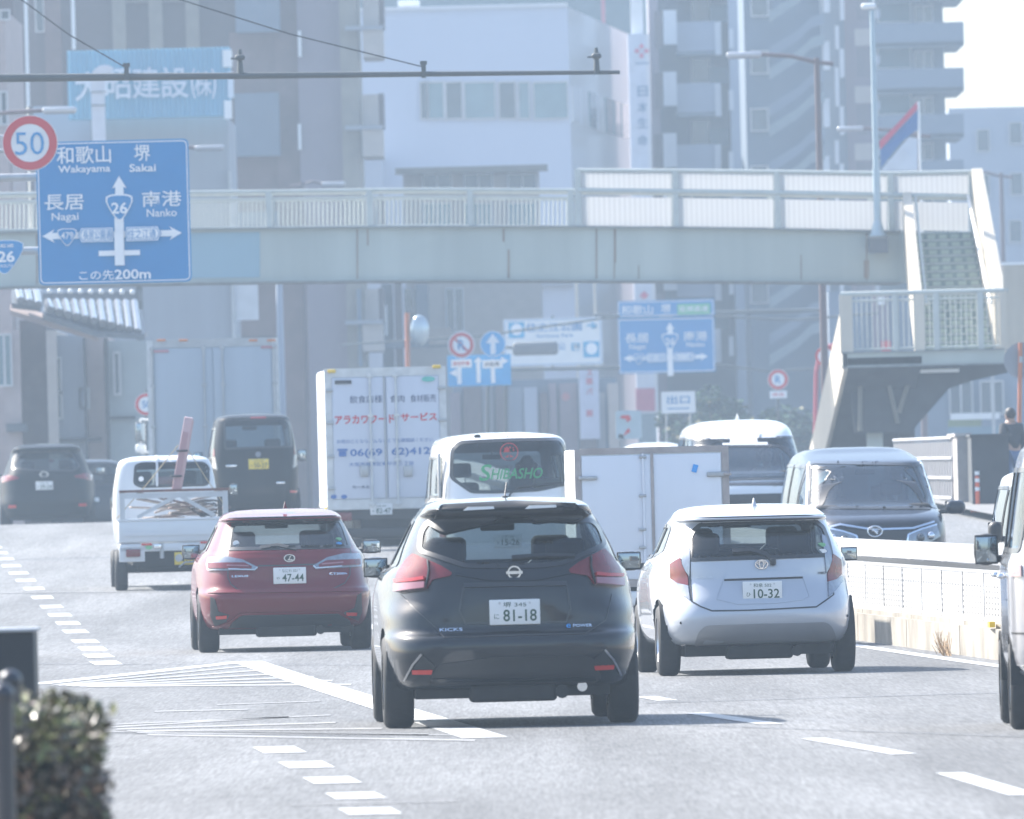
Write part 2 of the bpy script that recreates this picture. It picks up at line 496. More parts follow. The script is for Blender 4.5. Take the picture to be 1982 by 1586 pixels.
    def part(s, name, poly, m, side='rear', mirror=False, label=None, parent=None, **k):
        mb = s.patch(poly, m, side, **k)
        o = mb.build(name, parent or s.root, label=label)
        if mirror:
            mb = s.patch([(-a, b) for a, b in poly], m, side, **k); o2 = mb.build(name, parent or s.root); return o, o2
        return o
    def line(s, name, pts, w, m, side='rear', mirror=False, off=.004, closed=False, parent=None):
        pts = dense(pts, .06, closed)
        if closed: pts.append(pts[0])
        o = s.patch(ribbon_poly(pts, w), m, side, off=off, skirt=.01, step=.05).build(name, parent or s.root)
        if mirror: s.patch(ribbon_poly([(-a, b) for a, b in pts], w), m, side, off=off, skirt=.01, step=.05).build(name, parent or s.root)
        return o
    def wheels(s, ys, track, R=.32, w=.2, rim=ALLOY, y_out=.0):
        tp = [(-w / 2, R * .62), (-w / 2, R * .9), (-w / 2 + .02, R * .985), (-w / 4, R), (w / 4, R), (w / 2 - .02, R * .985), (w / 2, R * .9), (w / 2, R * .62)]
        for y in ys:
            for sx in (-1, 1):
                W = MB().lathe_x((0, 0, 0), tp, RUBBER)
                e = W.build('wheel', s.root); e.location = (sx * (track / 2), y, R)
                q = MB(); q.lathe_x((sx * (w / 2 - .03), 0, 0), [(0, .02), (.0, R * .2), (sx * -.02, R * .3)], rim)
                q.lathe_x((0, 0, 0), [(sx * (w / 2 - .005), R * .64), (sx * (w / 2 - .03), R * .58), (-sx * w / 2, R * .58)], rim)
                for k in range(5):
                    a = 2 * PI * k / 5 + .3; q.cbox((sx * (w / 2 - .035), math.cos(a) * R * .36, math.sin(a) * R * .36), (.02, R * .5, R * .13), rim, Matrix.Rotation(a, 4, 'X'))
                q.lathe_x((0, 0, 0), [(sx * -.03, .0), (sx * -.03, R * .5)], UNDER)
                q.build('rim', e)
        return s
    def arch_liner(s, ys, track, R):
        for y in ys:
            for sx in (-1, 1):
                n = 14; mb = MB(); vs = []
                for xx in (sx * (track / 2 + .08), sx * (track / 2 - .22)):
                    for i in range(n + 1):
                        a = PI * i / n; vs.append(Vector((xx, y + math.cos(a) * R, R * .9 + math.sin(a) * R)))
                mb.add(vs, [(i, i + 1, n + 2 + i, n + 1 + i) for i in range(n)], UNDER, True)
                mb.add([vs[n + 1 + i] for i in range(n + 1)], [list(range(n + 1))], UNDER)
                mb.build('wheel_arch', s.root)
    def chassis(s, w, y0, y1, z0, z1, extra=True):
        mb = MB().box(-w, y0, z0, w, y1, z1, UNDER)
        if extra:
            mb.cyl((-w, y0 + .35, .3), (w, y0 + .35, .3), .05, UNDER); mb.cyl((w * .5, y0 - .12, z0 + .03), (w * .5, y0 + .8, z0 + .05), .045, UNDER)
            mb.rbox((0, y0 + .05, z0 + .03), (w * .9, .3, .12), .03, UNDER)
        mb.build('underbody', s.root)
    def seats(s, y, z=.95, xs=(-.36, .36), w=.46, h=.6, head=True, m=DARKIN):
        for x in xs:
            mb = MB().rbox((x, y, z - h / 2 + .05), (w, .16, h), .06, m).rbox((x, y + .25, z - h + .05), (w, .5, .16), .05, m)
            if head:
                mb.rbox((x, y - .02, z + .2), (.27, .1, .18), .045, m)
                for q in (-.06, .06): mb.cyl((x + q, y, z), (x + q, y - .01, z + .14), .007, CHROME, n=6)
            mb.build('seat', s.root)
    def dash(s, y, z=.9, w=1.3, xw=.36):
        mb = MB().rbox((0, y, z - .12), (w, .4, .28), .08, DARKIN)
        mb.build('dashboard', s.root)
        mb = MB(); n = 20
        pts = [Vector((xw + .185 * math.cos(2 * PI * i / n), y - .32 + .06 * math.sin(2 * PI * i / n), z + .02 + .18 * math.sin(2 * PI * i / n))) for i in range(n + 1)]
        mb.tube(pts, .014, BLACKPL, 6); mb.cyl((xw, y - .33, z), (xw, y, z - .08), .03, BLACKPL); mb.cbox((xw, y - .32, z + .01), (.36, .02, .05), BLACKPL)
        mb.build('steering_wheel', s.root)
    def cabin_mirror(s, y, z):
        MB().rbox((0, y, z), (.24, .03, .065), .02, BLACKPL).cyl((0, y, z), (0, y + .06, z + .07), .01, BLACKPL, n=6).build('cabin_mirror', s.root)
    def mirror(s, u, v, y, wpx, hpx, paint=None, arm=None, xz=None, face='rear', size=None):
        p = s.at(u, v, y) if xz is None else Vector((xz[0], y, xz[1]))
        if size: w, h = size
        else: kk = (s.at(u + wpx, v, y) - s.at(u, v, y)).length; hh = (s.at(u, v + hpx, y) - s.at(u, v, y)).length; w, h = kk, hh
        sy = 1
        e = MB().rbox((0, .07, 0), (w, .16, h), min(w, h) * .46, paint or s.paint, 5)
        o = e.build('side_mirror', s.root); o.location = p
        MB().rbox((0, -.012, 0), (w * .84, .012, h * .8), min(w, h) * .36, MIRG, 4).build('mirror_glass', o)
        MB().rbox((0, -.006, 0), (w * .93, .012, h * .92), min(w, h) * .42, BLACKPL, 4).build('mirror_frame', o)
        sx = -1 if p.x < 0 else 1
        ax = arm if arm is not None else .16
        MB().rbox((-sx * (w / 2 + ax / 2 - .04), .08, -h * .3), (ax, .07, .05), .02, BLACKPL).build('mirror_arm', o)
    def plate(s, c, m=WHITEP, top='堺 345', kana='に', num='81-18', ink=GREENT, w=.33, h=.165, tilt=0., parent=None, back=True):
        c = Vector(c); o = MB().rbox((0, 0, 0), (w, .012, h), .01, m, 2).build('number_plate', s.root); o.location = c; o.rotation_euler.x = tilt
        t = MB().text(top, (.0, -.008, h * .30), h * .2, ink, w=w * .46).text(num, (w * .10, -.008, -h * .13), h * .47, ink, w=w * .66, bold=.012).text(kana, (-w * .36, -.008, -h * .16), h * .2, ink)
        for sx in (-1, 1): t.disc((sx * w * .3, -.0075, h * .36), .008, ALLOY, n=10, t=.001)
        t.build('lettering', o)
        return o
    def badge_text(s, body, c, h, m, w=None, name='badge'):
        """c = (x, z); lies on the body"""
        q, n = s.cast(c, 'rear'); mb = MB().text(body, (q.x, q.y - .01, q.z), h, m, w=w, bold=.01)
        # follow the surface
        for v in mb.v:
            hh = s.bvh.ray_cast(Vector((v.x, -4, v.z)), Vector((0, 1, 0)))
            if hh[0]: v.y = hh[0].y - .008
        return mb.build(name, s.root)
# ------------------------------------------------------------------ ground and road
def sheet(name, xl, xr, ys, up, m, kind='structure', nx=6):
    mb = MB(); vs = []; n = nx
    for y in ys:
        a, b = xl(y), xr(y)
        for i in range(n + 1): vs.append((a + (b - a) * i / n, y, ground(y) + up))
    fs = [(j * (n + 1) + i, j * (n + 1) + i + 1, (j + 1) * (n + 1) + i + 1, (j + 1) * (n + 1) + i) for j in range(len(ys) - 1) for i in range(n)]
    mb.add(vs, fs, m, True); o = mb.build(name)
    if kind: o['kind'] = kind
    return o
YS = [float(x) for x in list(range(-400, -20, 40)) + list(range(-20, 120, 10)) + list(range(120, 380, 4)) + list(range(380, 760, 20)) + [800, 900, 1000, 1100]]
def asphalt(name, base, line=None):
    m = bpy.data.materials.new(name); m.use_nodes = True; t = m.node_tree; b = t.nodes['Principled BSDF']
    tc = t.nodes.new('ShaderNodeTexCoord')
    def noise(sc, mp=(1, 1, 1), det=6):
        q = t.nodes.new('ShaderNodeMapping'); q.inputs['Scale'].default_value = mp; t.links.new(tc.outputs['Object'], q.inputs['Vector'])
        n = t.nodes.new('ShaderNodeTexNoise'); n.inputs['Scale'].default_value = sc; n.inputs['Detail'].default_value = det; t.links.new(q.outputs['Vector'], n.inputs['Vector']); return n
    n1 = noise(48, (1, .022, 1), 3); n2 = noise(.5, (1, .12, 1)); n3 = noise(1.6, (1, .02, 1)); n4 = noise(17, (1, .03, 1), 3)
    def ramp(n, a, b_, lo, hi):
        r = t.nodes.new('ShaderNodeMapRange'); r.inputs[1].default_value = a; r.inputs[2].default_value = b_; r.inputs[3].default_value = lo; r.inputs[4].default_value = hi
        t.links.new(n.outputs['Fac'], r.inputs[0]); return r
    n5 = noise(.9, (1, .05, 1), 2); n6 = noise(3.2, (1, .5, 1), 5)
    rs = [ramp(n5, .38, .62, .80, 1.10), ramp(n6, .25, .42, .72, 1.0), ramp(n1, .3, .7, .74, 1.28), ramp(n2, .35, .65, .82, 1.12), ramp(n3, .35, .65, .9, 1.08), ramp(n4, .3, .7, .85, 1.15)]
    prev = rs[0].outputs[0]
    for r in rs[1:]:
        mu = t.nodes.new('ShaderNodeMath'); mu.operation = 'MULTIPLY'; t.links.new(prev, mu.inputs[0]); t.links.new(r.outputs[0], mu.inputs[1]); prev = mu.outputs[0]
    vm = t.nodes.new('ShaderNodeVectorMath'); vm.operation = 'SCALE'; vm.inputs[0].default_value = base; t.links.new(prev, vm.inputs['Scale'])
    t.links.new(vm.outputs[0], b.inputs['Base Color'])
    b.inputs['Roughness'].default_value = .82; b.inputs['Specular IOR Level'].default_value = .35
    bp = t.nodes.new('ShaderNodeBump'); bp.inputs['Strength'].default_value = .25; bp.inputs['Distance'].default_value = .01
    t.links.new(n1.outputs['Fac'], bp.inputs['Height']); t.links.new(bp.outputs['Normal'], b.inputs['Normal'])
    return m
ASPH = asphalt('asphalt', (.124, .128, .132))
ASPH2 = asphalt('asphalt_old', (.098, .1, .104))
DIRT = mat('city_ground', (.2, .19, .18), .9, var=.3, scale=.2)
def rx(s_, y): return s_ - HEAD * (y - 100)         # world x of the lane offset s at distance y
sheet('ground', lambda y: -260, lambda y: 260, YS, -.02, DIRT, nx=4)
sheet('road', lambda y: rx(-9, y), lambda y: rx(16, y), [y for y in YS if y < 700], 0, ASPH, nx=20)
LINE = mat('road_paint', (.50, .51, .51), .6, var=.3, scale=7, spec=.4, col2=(.27, .275, .28))
WORN = mat('road_paint_worn', (.25, .254, .258), .75, var=.4, scale=6, col2=(.175, .178, .182))
def quad_on_road(mb, pts, m, up=.004):
    """pts: 4 world (x, y) corners, subdivided along y so that it follows the rise"""
    (x0, y0), (x1, y1), (x2, y2), (x3, y3) = pts
    n = max(1, int(abs(y2 - y1) / 4)); vs = []
    for i in range(n + 1):
        t = i / n; a = (x0 + (x3 - x0) * t, y0 + (y3 - y0) * t); b = (x1 + (x2 - x1) * t, y1 + (y2 - y1) * t)
        vs += [(a[0], a[1], ground(a[1]) + up), (b[0], b[1], ground(b[1]) + up)]
    mb.add(vs, [(2 * i, 2 * i + 1, 2 * i + 3, 2 * i + 2) for i in range(n)], m)
def GD(u, v):
    """ground point seen at a pixel"""
    lo, hi = 40.0, 236.0
    for _ in range(50):
        d = (lo + hi) / 2; y = 144 + FPX / d * (CAMH - ground(d))
        if y > unroll(u, v)[1]: lo = d
        else: hi = d
    p = P(u, v, d); return (p.x, d)
def stripe(mb, a, b, w, m=None, up=.004):
    (x0, y0), (x1, y1) = a, b
    quad_on_road(mb, [(x0 - w / 2, y0), (x0 + w / 2, y0), (x1 + w / 2, y1), (x1 - w / 2, y1)], m or LINE, up)
# thick short dashes at the left edge of the running lane
mb = MB()
def dash(u, v, lpx, w=.3):
    x0, y0 = GD(u, v + lpx / 2); x1, y1 = GD(u, v - lpx / 2); x1 = x0 - HEAD * (y1 - y0)
    quad_on_road(mb, [(x0 - w / 2, y0), (x0 + w / 2, y0), (x1 + w / 2, y1), (x1 - w / 2, y1)], LINE)
for u, v in ((553, 1452), (605, 1481), (655, 1511), (700, 1541), (728, 1571), (762, 1603)): dash(u, v, 13, .27)
for k, v in enumerate((1284, 1270, 1256, 1242, 1223, 1207, 1191, 1175, 1157, 1140, 1124, 1110, 1096, 1083, 1071, 1060)):
    dash(212 - (1284 - v) * 1.0, v, 8 - k * .25, .27)
# lane line on the right
for a, b in (((1982, 1540), (1838, 1497)), ((1750, 1461), (1572, 1430)), ((1495, 1403), (1348, 1381)), ((1292, 1357), (1250, 1349))):
    stripe(mb, GD(*a), GD(*b), .16)
for k in range(14):
    y = 118 + k * 9.0; stripe(mb, (rx(1.32, y), y), (rx(1.32, y + 5), y + 5), .15)
# solid line with the hatched island
stripe(mb, GD(940, 1429), GD(478, 1281), .3)
stripe(mb, GD(60, 1326), GD(478, 1281), .28)
# inner edge line by the median
for y0 in range(60, 236, 8): stripe(mb, (rx(5.02, y0), y0), (rx(5.02, y0 + 8), y0 + 8), .16)
for y0 in range(60, 236, 8): stripe(mb, (rx(-6.4, y0) , y0), (rx(-6.4, y0 + 8), y0 + 8), .16)
mb.build('road_marking')['kind'] = 'structure'
mb = MB()
def hatch(u0, v0, u1, v1, w, m=WORN):
    a, b = GD(u0, v0), GD(u1, v1); quad_on_road(mb, [(a[0], a[1] - w / 2), (b[0], b[1] - w / 2), (b[0], b[1] + w / 2), (a[0], a[1] + w / 2)], m, .0035)
for k in range(6): hatch(100 + k * 14, 1327 + k * .5, 500 + k * 36, 1288 + k * 7.5, .95)
for k in range(5): hatch(205 + 20 * k, 1409 + k * 3.5, 560 + 90 * k, 1388 + 11.5 * k, .6)
hatch(200, 1404, 640, 1385, .45); hatch(205, 1417, 900, 1424, .3); hatch(420, 1365, 620, 1358, .4); hatch(300, 1378, 480, 1374, .5)
hatch(560, 1560, 890, 1552, .12); hatch(0, 1148, 230, 1146, .3); 
mb.build('worn_hatching')['kind'] = 'structure'
# tar seams across the lanes
TAR = mat('tar', (.035, .036, .04), .5)
mb = MB()
for (u0, v0, u1, v1) in ((0, 1286, 1300, 1290), (1250, 1362, 1982, 1341), (1250, 1402, 1982, 1428), (0, 1150, 380, 1146), (200, 1420, 760, 1428)):
    a, b = GD(u0, v0), GD(u1, v1); quad_on_road(mb, [(a[0], a[1] - .05), (b[0], b[1] - .05), (b[0], b[1] + .05), (a[0], a[1] + .05)], TAR, .006)
mb.build('tar_seam')['kind'] = 'structure'
# ------------------------------------------------------------------ the three cars in front
def paint(name, col, metal=.35, rough=.32, var=.04, spec=.5, coat=1.0):
    return mat(name, col, rough, metal, coat, var=var, scale=1.2, spec=spec)
# --- black crossover
BLK = paint('paint_black', (.006, .009, .014), 0., .4, spec=.1, coat=.9)
c = Car('suv', 'black crossover with white plate 81-18, nearest vehicle in the middle of the road', 997, 94.7, BLK, heading=.036, group='cars heading away')
c.shape([(.25, .74, .34, 3.9, 6, 4), (.27, .80, .16, 4.1, 7, 4), (.34, .835, .06, 4.2, 7, 4), (.42, .855, .03, 4.25, 7, 4), (.50, .868, .0, 4.28, 7, 4), (.585, .876, .0, 4.29, 6.5, 4), (.625, .876, .03, 4.28, 6.5, 4), (.665, .876, .085, 4.27, 6, 4), (.77, .876, .095, 4.26, 5.5, 4),
         (.86, .874, .10, 4.22, 4.5, 4), (.95, .862, .115, 4.1, 4.2, 3.6), (1.04, .835, .15, 3.75, 4.2, 3.5), (1.075, .80, .17, 3.3, 4.3, 3.5), (1.12, .765, .20, 3.05, 4.5, 4), (1.25, .70, .30, 2.75, 5, 5), (1.38, .632, .40, 2.45, 5, 5),
         (1.435, .60, .43, 2.3, 5, 5), (1.455, .588, .34, 2.25, 6, 5), (1.482, .57, .26, 2.2, 6, 5), (1.498, .56, .30, 2.15, 6, 5), (1.527, .52, .7, 2.1, 6, 5), (1.55, .42, 1.1, 1.9, 5, 5), (1.56, .2, 1.35, 1.75, 4, 4)])
K = lambda pts: c.LP(pts, 3.1717, 680, 930)
gl = K([(425, 320), (470, 250), (1480, 245), (1520, 290), (1560, 395), (1300, 512), (1150, 530), (700, 530), (415, 435)])
c.window('rear_window', 'rear', gl, WINMID, r=.04)
c.window('windscreen', 'front', [(-.66, 1.10), (.66, 1.10), (.56, 1.44), (-.56, 1.44)], WINCLR)
for sd in ('left', 'right'):
    c.window('side_window', sd, [(.75, 1.12), (1.55, 1.08), (1.62, 1.42), (1.1, 1.40)], WINDARK, r=.05)
    c.window('side_window', sd, [(1.68, 1.08), (2.75, 1.06), (2.25, 1.40), (1.72, 1.43)], WINMID, r=.05)
c.finish(arches=[(.78, .32, .37), (3.4, .32, .37)])
c.wheels((.78, 3.40), 1.535, .318, .205); c.arch_liner((.78, 3.40), 1.535, .36); c.chassis(.66, .22, 3.9, .2, .42)
c.seats(2.35, 1.0); c.seats(1.25, .98, xs=(-.42, .42), w=.5, h=.55); c.dash(2.95, .95); c.cabin_mirror(2.5, 1.36)
c.part('tail_lamp', K([(285, 608), (296, 565), (345, 490), (385, 452), (470, 490), (560, 532), (622, 572), (610, 590), (500, 612), (466, 668), (292, 688)]), REDL, r=.012, lift=lambda x, z: .012 + .03 * max(0, (abs(x) - .5)) , mirror=True)
PINK = mat('lamp_pale_red', (.30, .10, .12), .15, 0, 1.)
c.part('lamp_lens', K([(292, 640), (468, 632), (466, 668), (293, 690)]), PINK, off=.045, mirror=True)
c.line('lamp_core', K([(296, 624), (400, 620), (464, 610)]), .022, mat('lamp_red_bright', (.5, .02, .02), .2, 0, .5), off=.047, mirror=True)
c.line('lamp_seam', K([(478, 500), (484, 560), (478, 610), (462, 668)]), .008, SEAL, off=.03, mirror=True)
c.part('plate_recess', K([(690, 660), (1310, 650), (1300, 870), (720, 878)]), BLK, off=-.012, r=.04, skirt=-.004)
c.line('recess_shade_line', K([(690, 646), (1320, 634)]), .03, SEAL, off=.012)  # dark line draws the shade along the top of the plate recess
c.line('recess_shade_outline', K([(690, 650), (665, 800), (700, 880), (1320, 868), (1345, 790), (1320, 640)]), .012, SEAL, off=.006)  # dark outline draws the shade round the plate recess
c.line('tailgate_seam', K([(300, 700), (400, 800), (520, 905), (570, 965), (1440, 940), (1560, 860), (1600, 700)]), .007, SEAL)
c.line('tailgate_crease', K([(640, 575), (860, 610), (1140, 606), (1380, 560)]), .02, BLK, off=.008)
c.line('bumper_trim', K([(432, 1068), (380, 1130), (330, 1228)]), .012, ALLOY, off=.012, mirror=True)
c.part('reflector', K([(378, 1163), (500, 1163), (494, 1190), (380, 1190)]), REFL, off=.012, mirror=True)
c.part('bumper_insert', K([(540, 1130), (880, 1085), (1400, 1070), (1480, 1085), (1540, 1210), (1490, 1245), (480, 1255), (500, 1190)]), BLACKPL, off=.006, r=.03)
c.part('corner_vent', K([(440, 1075), (520, 1140), (500, 1160), (370, 1160), (345, 1225), (330, 1225)]), BLACKPL, off=.008, mirror=True)
c.line('diffuser_lip', K([(500, 1225), (1500, 1215)]), .02, BLK, off=.012)
p = c.at(996.5, 1185, .07)
q, n_ = c.cast((p.x, p.z), 'rear')
c.plate((p.x, q.y - .018, p.z), WHITEP, '堺 345', 'に', '81-18', w=.345, h=.172)
e = K([(1000, 566)])[0]; q, n_ = c.cast(e, 'rear')
MB().disc((q.x, q.y - .022, q.z), .047, CHROME, r_in=.036, t=.012, n=28).build('emblem', c.root)
MB().disc((q.x, q.y - .014, q.z), .038, BLACKPL, t=.01, n=24).cbox((q.x, q.y - .026, q.z), (.112, .008, .02), CHROME).build('emblem_bar', c.root)
c.badge_text('KICKS', K([(612, 916)])[0], .022, CHROME, w=.155)
c.badge_text('POWER', K([(1420, 890)])[0], .02, CHROME, w=.13)
BLUEB = mat('badge_blue', (.02, .3, .75), .3)
c.badge_text('e', K([(1333, 893)])[0], .026, BLUEB, w=.03)
sp = MB()
c.patch(K([(520, 215), (545, 165), (1000, 140), (1400, 158), (1470, 215), (1380, 262), (1220, 250), (1130, 265), (1060, 230), (930, 230), (860, 268), (740, 290), (560, 330), (470, 280)]), BLACKPL, 'rear', .02, mb=sp, r=.03); sp.build('spoiler', c.root)
for a_, b_ in ((686, 878), (1066, 1260)):
    t0_ = 172 if a_ < 900 else 162
    q_ = [c.at(680 + x_ / 3.1717, 930 + v_ / 3.1717, .228) for x_, v_ in ((a_, t0_ + 14), (b_, t0_ + 4), (b_ - 4, t0_ - 12), (a_ + 30, t0_ - 8))]
    MB().prism(q_, .05, WHITEPAINT).build('spoiler_highlight', c.root)  # white bars stand for the bright sky highlights on the spoiler
p = c.L(982, 968); MB().rbox((p.x, p.y + .5, 1.555), (.05, .09, .03), .012, BLACKPL).cyl((p.x, p.y + .5, 1.56), (p.x + .02, p.y + .62, 1.66), .006, BLACKPL, n=6).build('antenna', c.root)
w0 = K([(1370, 468)])[0]; w1 = K([(985, 480)])[0]
c.line('wiper', [w0, ((w0[0] + w1[0]) / 2, w1[1] + .01), w1], .022, BLACKPL, off=.02)
c.mirror(727, 1099, 2.75, 50, 40, arm=.16); c.mirror(1217, 1086, 2.75, 50, 38, arm=.16)
p = c.at(1125, 1328, .3); MB().cyl((p.x, .12, p.z), (p.x, .5, p.z), .035, CHROME).build('tailpipe', c.root)
KICKS = c

# --- dark red hatchback
RED = paint('paint_red', (.13, .002, .009), 0., .4, spec=.1, coat=.7)
c = Car('hatchback', 'dark red hatchback with white plate 47-44, left of the black crossover', 557, 140.6, RED, heading=.05, group='cars heading away')
c.shape([(.22, .74, .34, 3.9, 6, 4), (.25, .80, .16, 4.1, 7, 4), (.34, .85, .06, 4.24, 7, 4), (.46, .87, .01, 4.28, 7, 4), (.55, .88, .0, 4.3, 7, 4), (.60, .882, .02, 4.3, 7, 4), (.645, .882, .07, 4.29, 6, 4), (.72, .88, .10, 4.27, 5.5, 4), (.84, .872, .11, 4.15, 4.5, 3.8), (.93, .85, .13, 3.8, 4.2, 3.5), (.985, .815, .17, 3.4, 4.2, 3.5),
         (1.02, .78, .20, 3.2, 4.2, 3.6), (1.10, .735, .32, 3.0, 4.5, 4), (1.22, .67, .5, 2.7, 5, 5), (1.315, .62, .62, 2.45, 5, 5), (1.325, .615, .54, 2.4, 5, 5), (1.345, .61, .50, 2.35, 6, 5), (1.37, .59, .72, 2.25, 6, 5), (1.40, .55, 1.0, 2.15, 6, 5), (1.425, .45, 1.3, 2.0, 5, 5), (1.437, .25, 1.5, 1.8, 4, 4)])
K = lambda pts: c.LP(pts, 4.5325, 350, 950)
c.window('rear_window', 'rear', K([(415, 518), (440, 340), (470, 290), (700, 268), (1395, 262), (1425, 320), (1485, 495)]), WINMID, r=.02)
c.window('windscreen', 'front', [(-.64, 1.05), (.64, 1.05), (.56, 1.30), (-.56, 1.30)], WINCLR)
for sd in ('left', 'right'):
    c.window('side_window', sd, [(1.0, 1.04), (1.7, 1.0), (1.72, 1.29), (1.25, 1.26)], WINDARK)
    c.window('side_window', sd, [(1.82, 1.0), (2.9, .99), (2.35, 1.27), (1.84, 1.29)], WINMID)
c.finish(arches=[(.86, .31, .36), (3.46, .31, .36)])
c.wheels((.86, 3.46), 1.54, .31, .21); c.arch_liner((.86, 3.46), 1.54, .35); c.chassis(.68, .24, 3.9, .18, .4)
c.seats(2.35, .92); c.seats(1.35, .9, xs=(-.4, .4), w=.5, h=.5); c.dash(3.0, .88); c.cabin_mirror(2.55, 1.27)
c.part('quarter_glass', K([(345, 490), (375, 360), (448, 318), (412, 515)]), mat('bright_glass', (.3, .36, .38), .06, .6), off=.004)
c.part('tail_lamp', K([(236, 640), (250, 590), (400, 583), (545, 608), (675, 672), (655, 700), (245, 706)]), CLEARL, r=.01, lift=lambda x, z: .014 + .03 * max(0, abs(x) - .5), mirror=True)
c.part('lamp_strip', K([(262, 640), (560, 636), (625, 668), (620, 688), (262, 690)]), REDL, off=.035, mirror=True)
c.line('lamp_bar', K([(420, 664), (600, 666)]), .014, PINK, off=.042, mirror=True)
c.line('lamp_chrome', K([(430, 696), (650, 696), (672, 674)]), .012, ALLOY, off=.036, mirror=True)
c.line('tailgate_seam', K([(414, 530), (414, 760), (440, 820), (500, 868), (600, 886), (1340, 860), (1440, 810), (1482, 740), (1490, 510)]), .01, SEAL)
c.line('tailgate_edge', K([(680, 660), (800, 658), (1225, 645), (1245, 655)]), .014, SEAL)
c.line('spoiler_edge', K([(445, 300), (560, 278), (1390, 262)]), .02, BLACKPL, off=.012)
c.part('bumper_vent', K([(262, 930), (300, 950), (330, 1060), (425, 1092), (400, 1150), (300, 1188), (262, 1100)]), BLACKPL, off=.006, mirror=True)
c.part('reflector', K([(312, 1100), (408, 1094), (404, 1118), (318, 1124)]), REFL, off=.016, mirror=True)
c.line('bumper_fold', K([(280, 1195), (360, 1185), (450, 1135), (520, 1080), (1400, 1065), (1480, 1120), (1560, 1150)]), .02, RED, off=.015)
c.part('bumper_insert', K([(520, 1105), (570, 1092), (1380, 1080), (1480, 1140), (1500, 1190), (420, 1200), (460, 1150)]), BLACKPL, off=.008)
c.line('bumper_crease', K([(240, 890), (1660, 865)]), .03, RED, off=.012)
e = K([(955, 745)])[0]; q, n_ = c.cast(e, 'rear'); c.plate((q.x, q.y - .02, q.z), WHITEP, 'なにわ 301', 'や', '47-44')
e = K([(953, 592)])[0]; q, n_ = c.cast(e, 'rear')
MB().disc((q.x, q.y - .02, q.z), .058, CHROME, r_in=.046, t=.012, n=28, squash=.7).build('emblem', c.root)
MB().disc((q.x, q.y - .012, q.z), .046, BLACKPL, t=.006, n=20, squash=.7).prism([(q.x + .012, q.y - .018, q.z + .028), (q.x - .022, q.y - .018, q.z - .024), (q.x + .032, q.y - .018, q.z - .024), (q.x + .03, q.y - .018, q.z - .012), (q.x - .002, q.y - .018, q.z - .012), (q.x + .022, q.y - .018, q.z + .028)], .004, CHROME).build('emblem_mark', c.root)
c.badge_text('LEXUS', K([(520, 750)])[0], .02, CHROME, w=.165)
c.badge_text('CT200h', K([(1380, 727)])[0], .022, CHROME, w=.18)
for (a, b), col in (((485, 465), WHITETXT), ((1385, 465), BLUEB), ((1382, 425), mat('sticker_green', (.2, .5, .25), .5))):
    e = K([(a, b)])[0]; q, n_ = c.cast(e, 'rear'); MB().disc((q.x, q.y - .012, q.z), .033, col, t=.003, n=18, squash=1 if b == 465 and a < 600 else .55).build('sticker', c.root)
e0, e1 = K([(700, 505)])[0], K([(1010, 515)])[0]; c.line('wiper', [e0, ((e0[0] + e1[0]) / 2, e0[1] + .02), e1], .03, BLACKPL, off=.015)
p = c.at(552, 992, 1.0); MB().prism([(p.x - .02, .95, 1.44), (p.x + .02, .95, 1.44), (p.x, .98, 1.51)], .14, RED).build('antenna', c.root)
c.mirror(370, 1069, 2.95, 36, 30, BLACKPL, arm=.14); c.mirror(719, 1058, 2.95, 38, 27, BLACKPL, arm=.14)

# --- silver white compact hatchback
SIL = paint('paint_pearl_silver', (.42, .45, .50), .25, .38)
c = Car('hatchback', 'silver white compact hatchback with plate 10-32, right of the black crossover', 1476, 116.9, SIL, heading=.060, group='cars heading away')
c.shape([(.24, .70, .35, 3.7, 5, 4), (.27, .77, .16, 3.85, 5.5, 4), (.36, .815, .05, 3.94, 5.5, 4), (.48, .838, .0, 3.99, 5, 4), (.60, .846, .02, 4.0, 4.5, 4), (.70, .846, .06, 3.98, 4, 4), (.80, .842, .10, 3.9, 3.8, 3.6), (.90, .825, .12, 3.6, 3.9, 3.5), (.98, .79, .14, 3.2, 4, 3.5),
         (1.03, .755, .17, 3.0, 4.2, 3.6), (1.10, .72, .24, 2.85, 4.5, 4), (1.22, .665, .38, 2.55, 5, 5), (1.29, .64, .44, 2.35, 5, 5), (1.298, .635, .36, 2.32, 6, 5), (1.31, .63, .33, 2.3, 6, 5), (1.335, .615, .42, 2.2, 6, 5), (1.375, .58, .75, 2.1, 6, 5), (1.405, .52, 1.05, 2.0, 5, 5), (1.422, .40, 1.3, 1.9, 5, 5), (1.43, .2, 1.5, 1.8, 4, 4)])
K = lambda pts: c.LP(pts, 3.964, 1200, 940)
c.window('rear_window', 'rear', K([(538, 575), (534, 400), (560, 350), (620, 296), (1495, 266), (1560, 320), (1600, 420), (1625, 538)]), WINMID, r=.02)
c.window('windscreen', 'front', [(-.62, 1.06), (.62, 1.06), (.55, 1.27), (-.55, 1.27)], WINCLR)
for sd in ('left', 'right'):
    c.window('side_window', sd, [(.95, 1.06), (1.6, 1.0), (1.62, 1.27), (1.15, 1.24)], WINDARK)
    c.window('side_window', sd, [(1.72, 1.0), (2.75, .97), (2.2, 1.25), (1.74, 1.27)], WINMID)
c.finish(arches=[(.72, .30, .35), (3.27, .30, .35)])
c.wheels((.72, 3.27), 1.475, .30, .18); c.arch_liner((.72, 3.27), 1.475, .34); c.chassis(.62, .3, 3.7, .16, .34)
c.seats(2.2, .94); c.seats(1.2, .9, xs=(-.38, .38), w=.5, h=.5); c.dash(2.85, .9); c.cabin_mirror(2.4, 1.26)
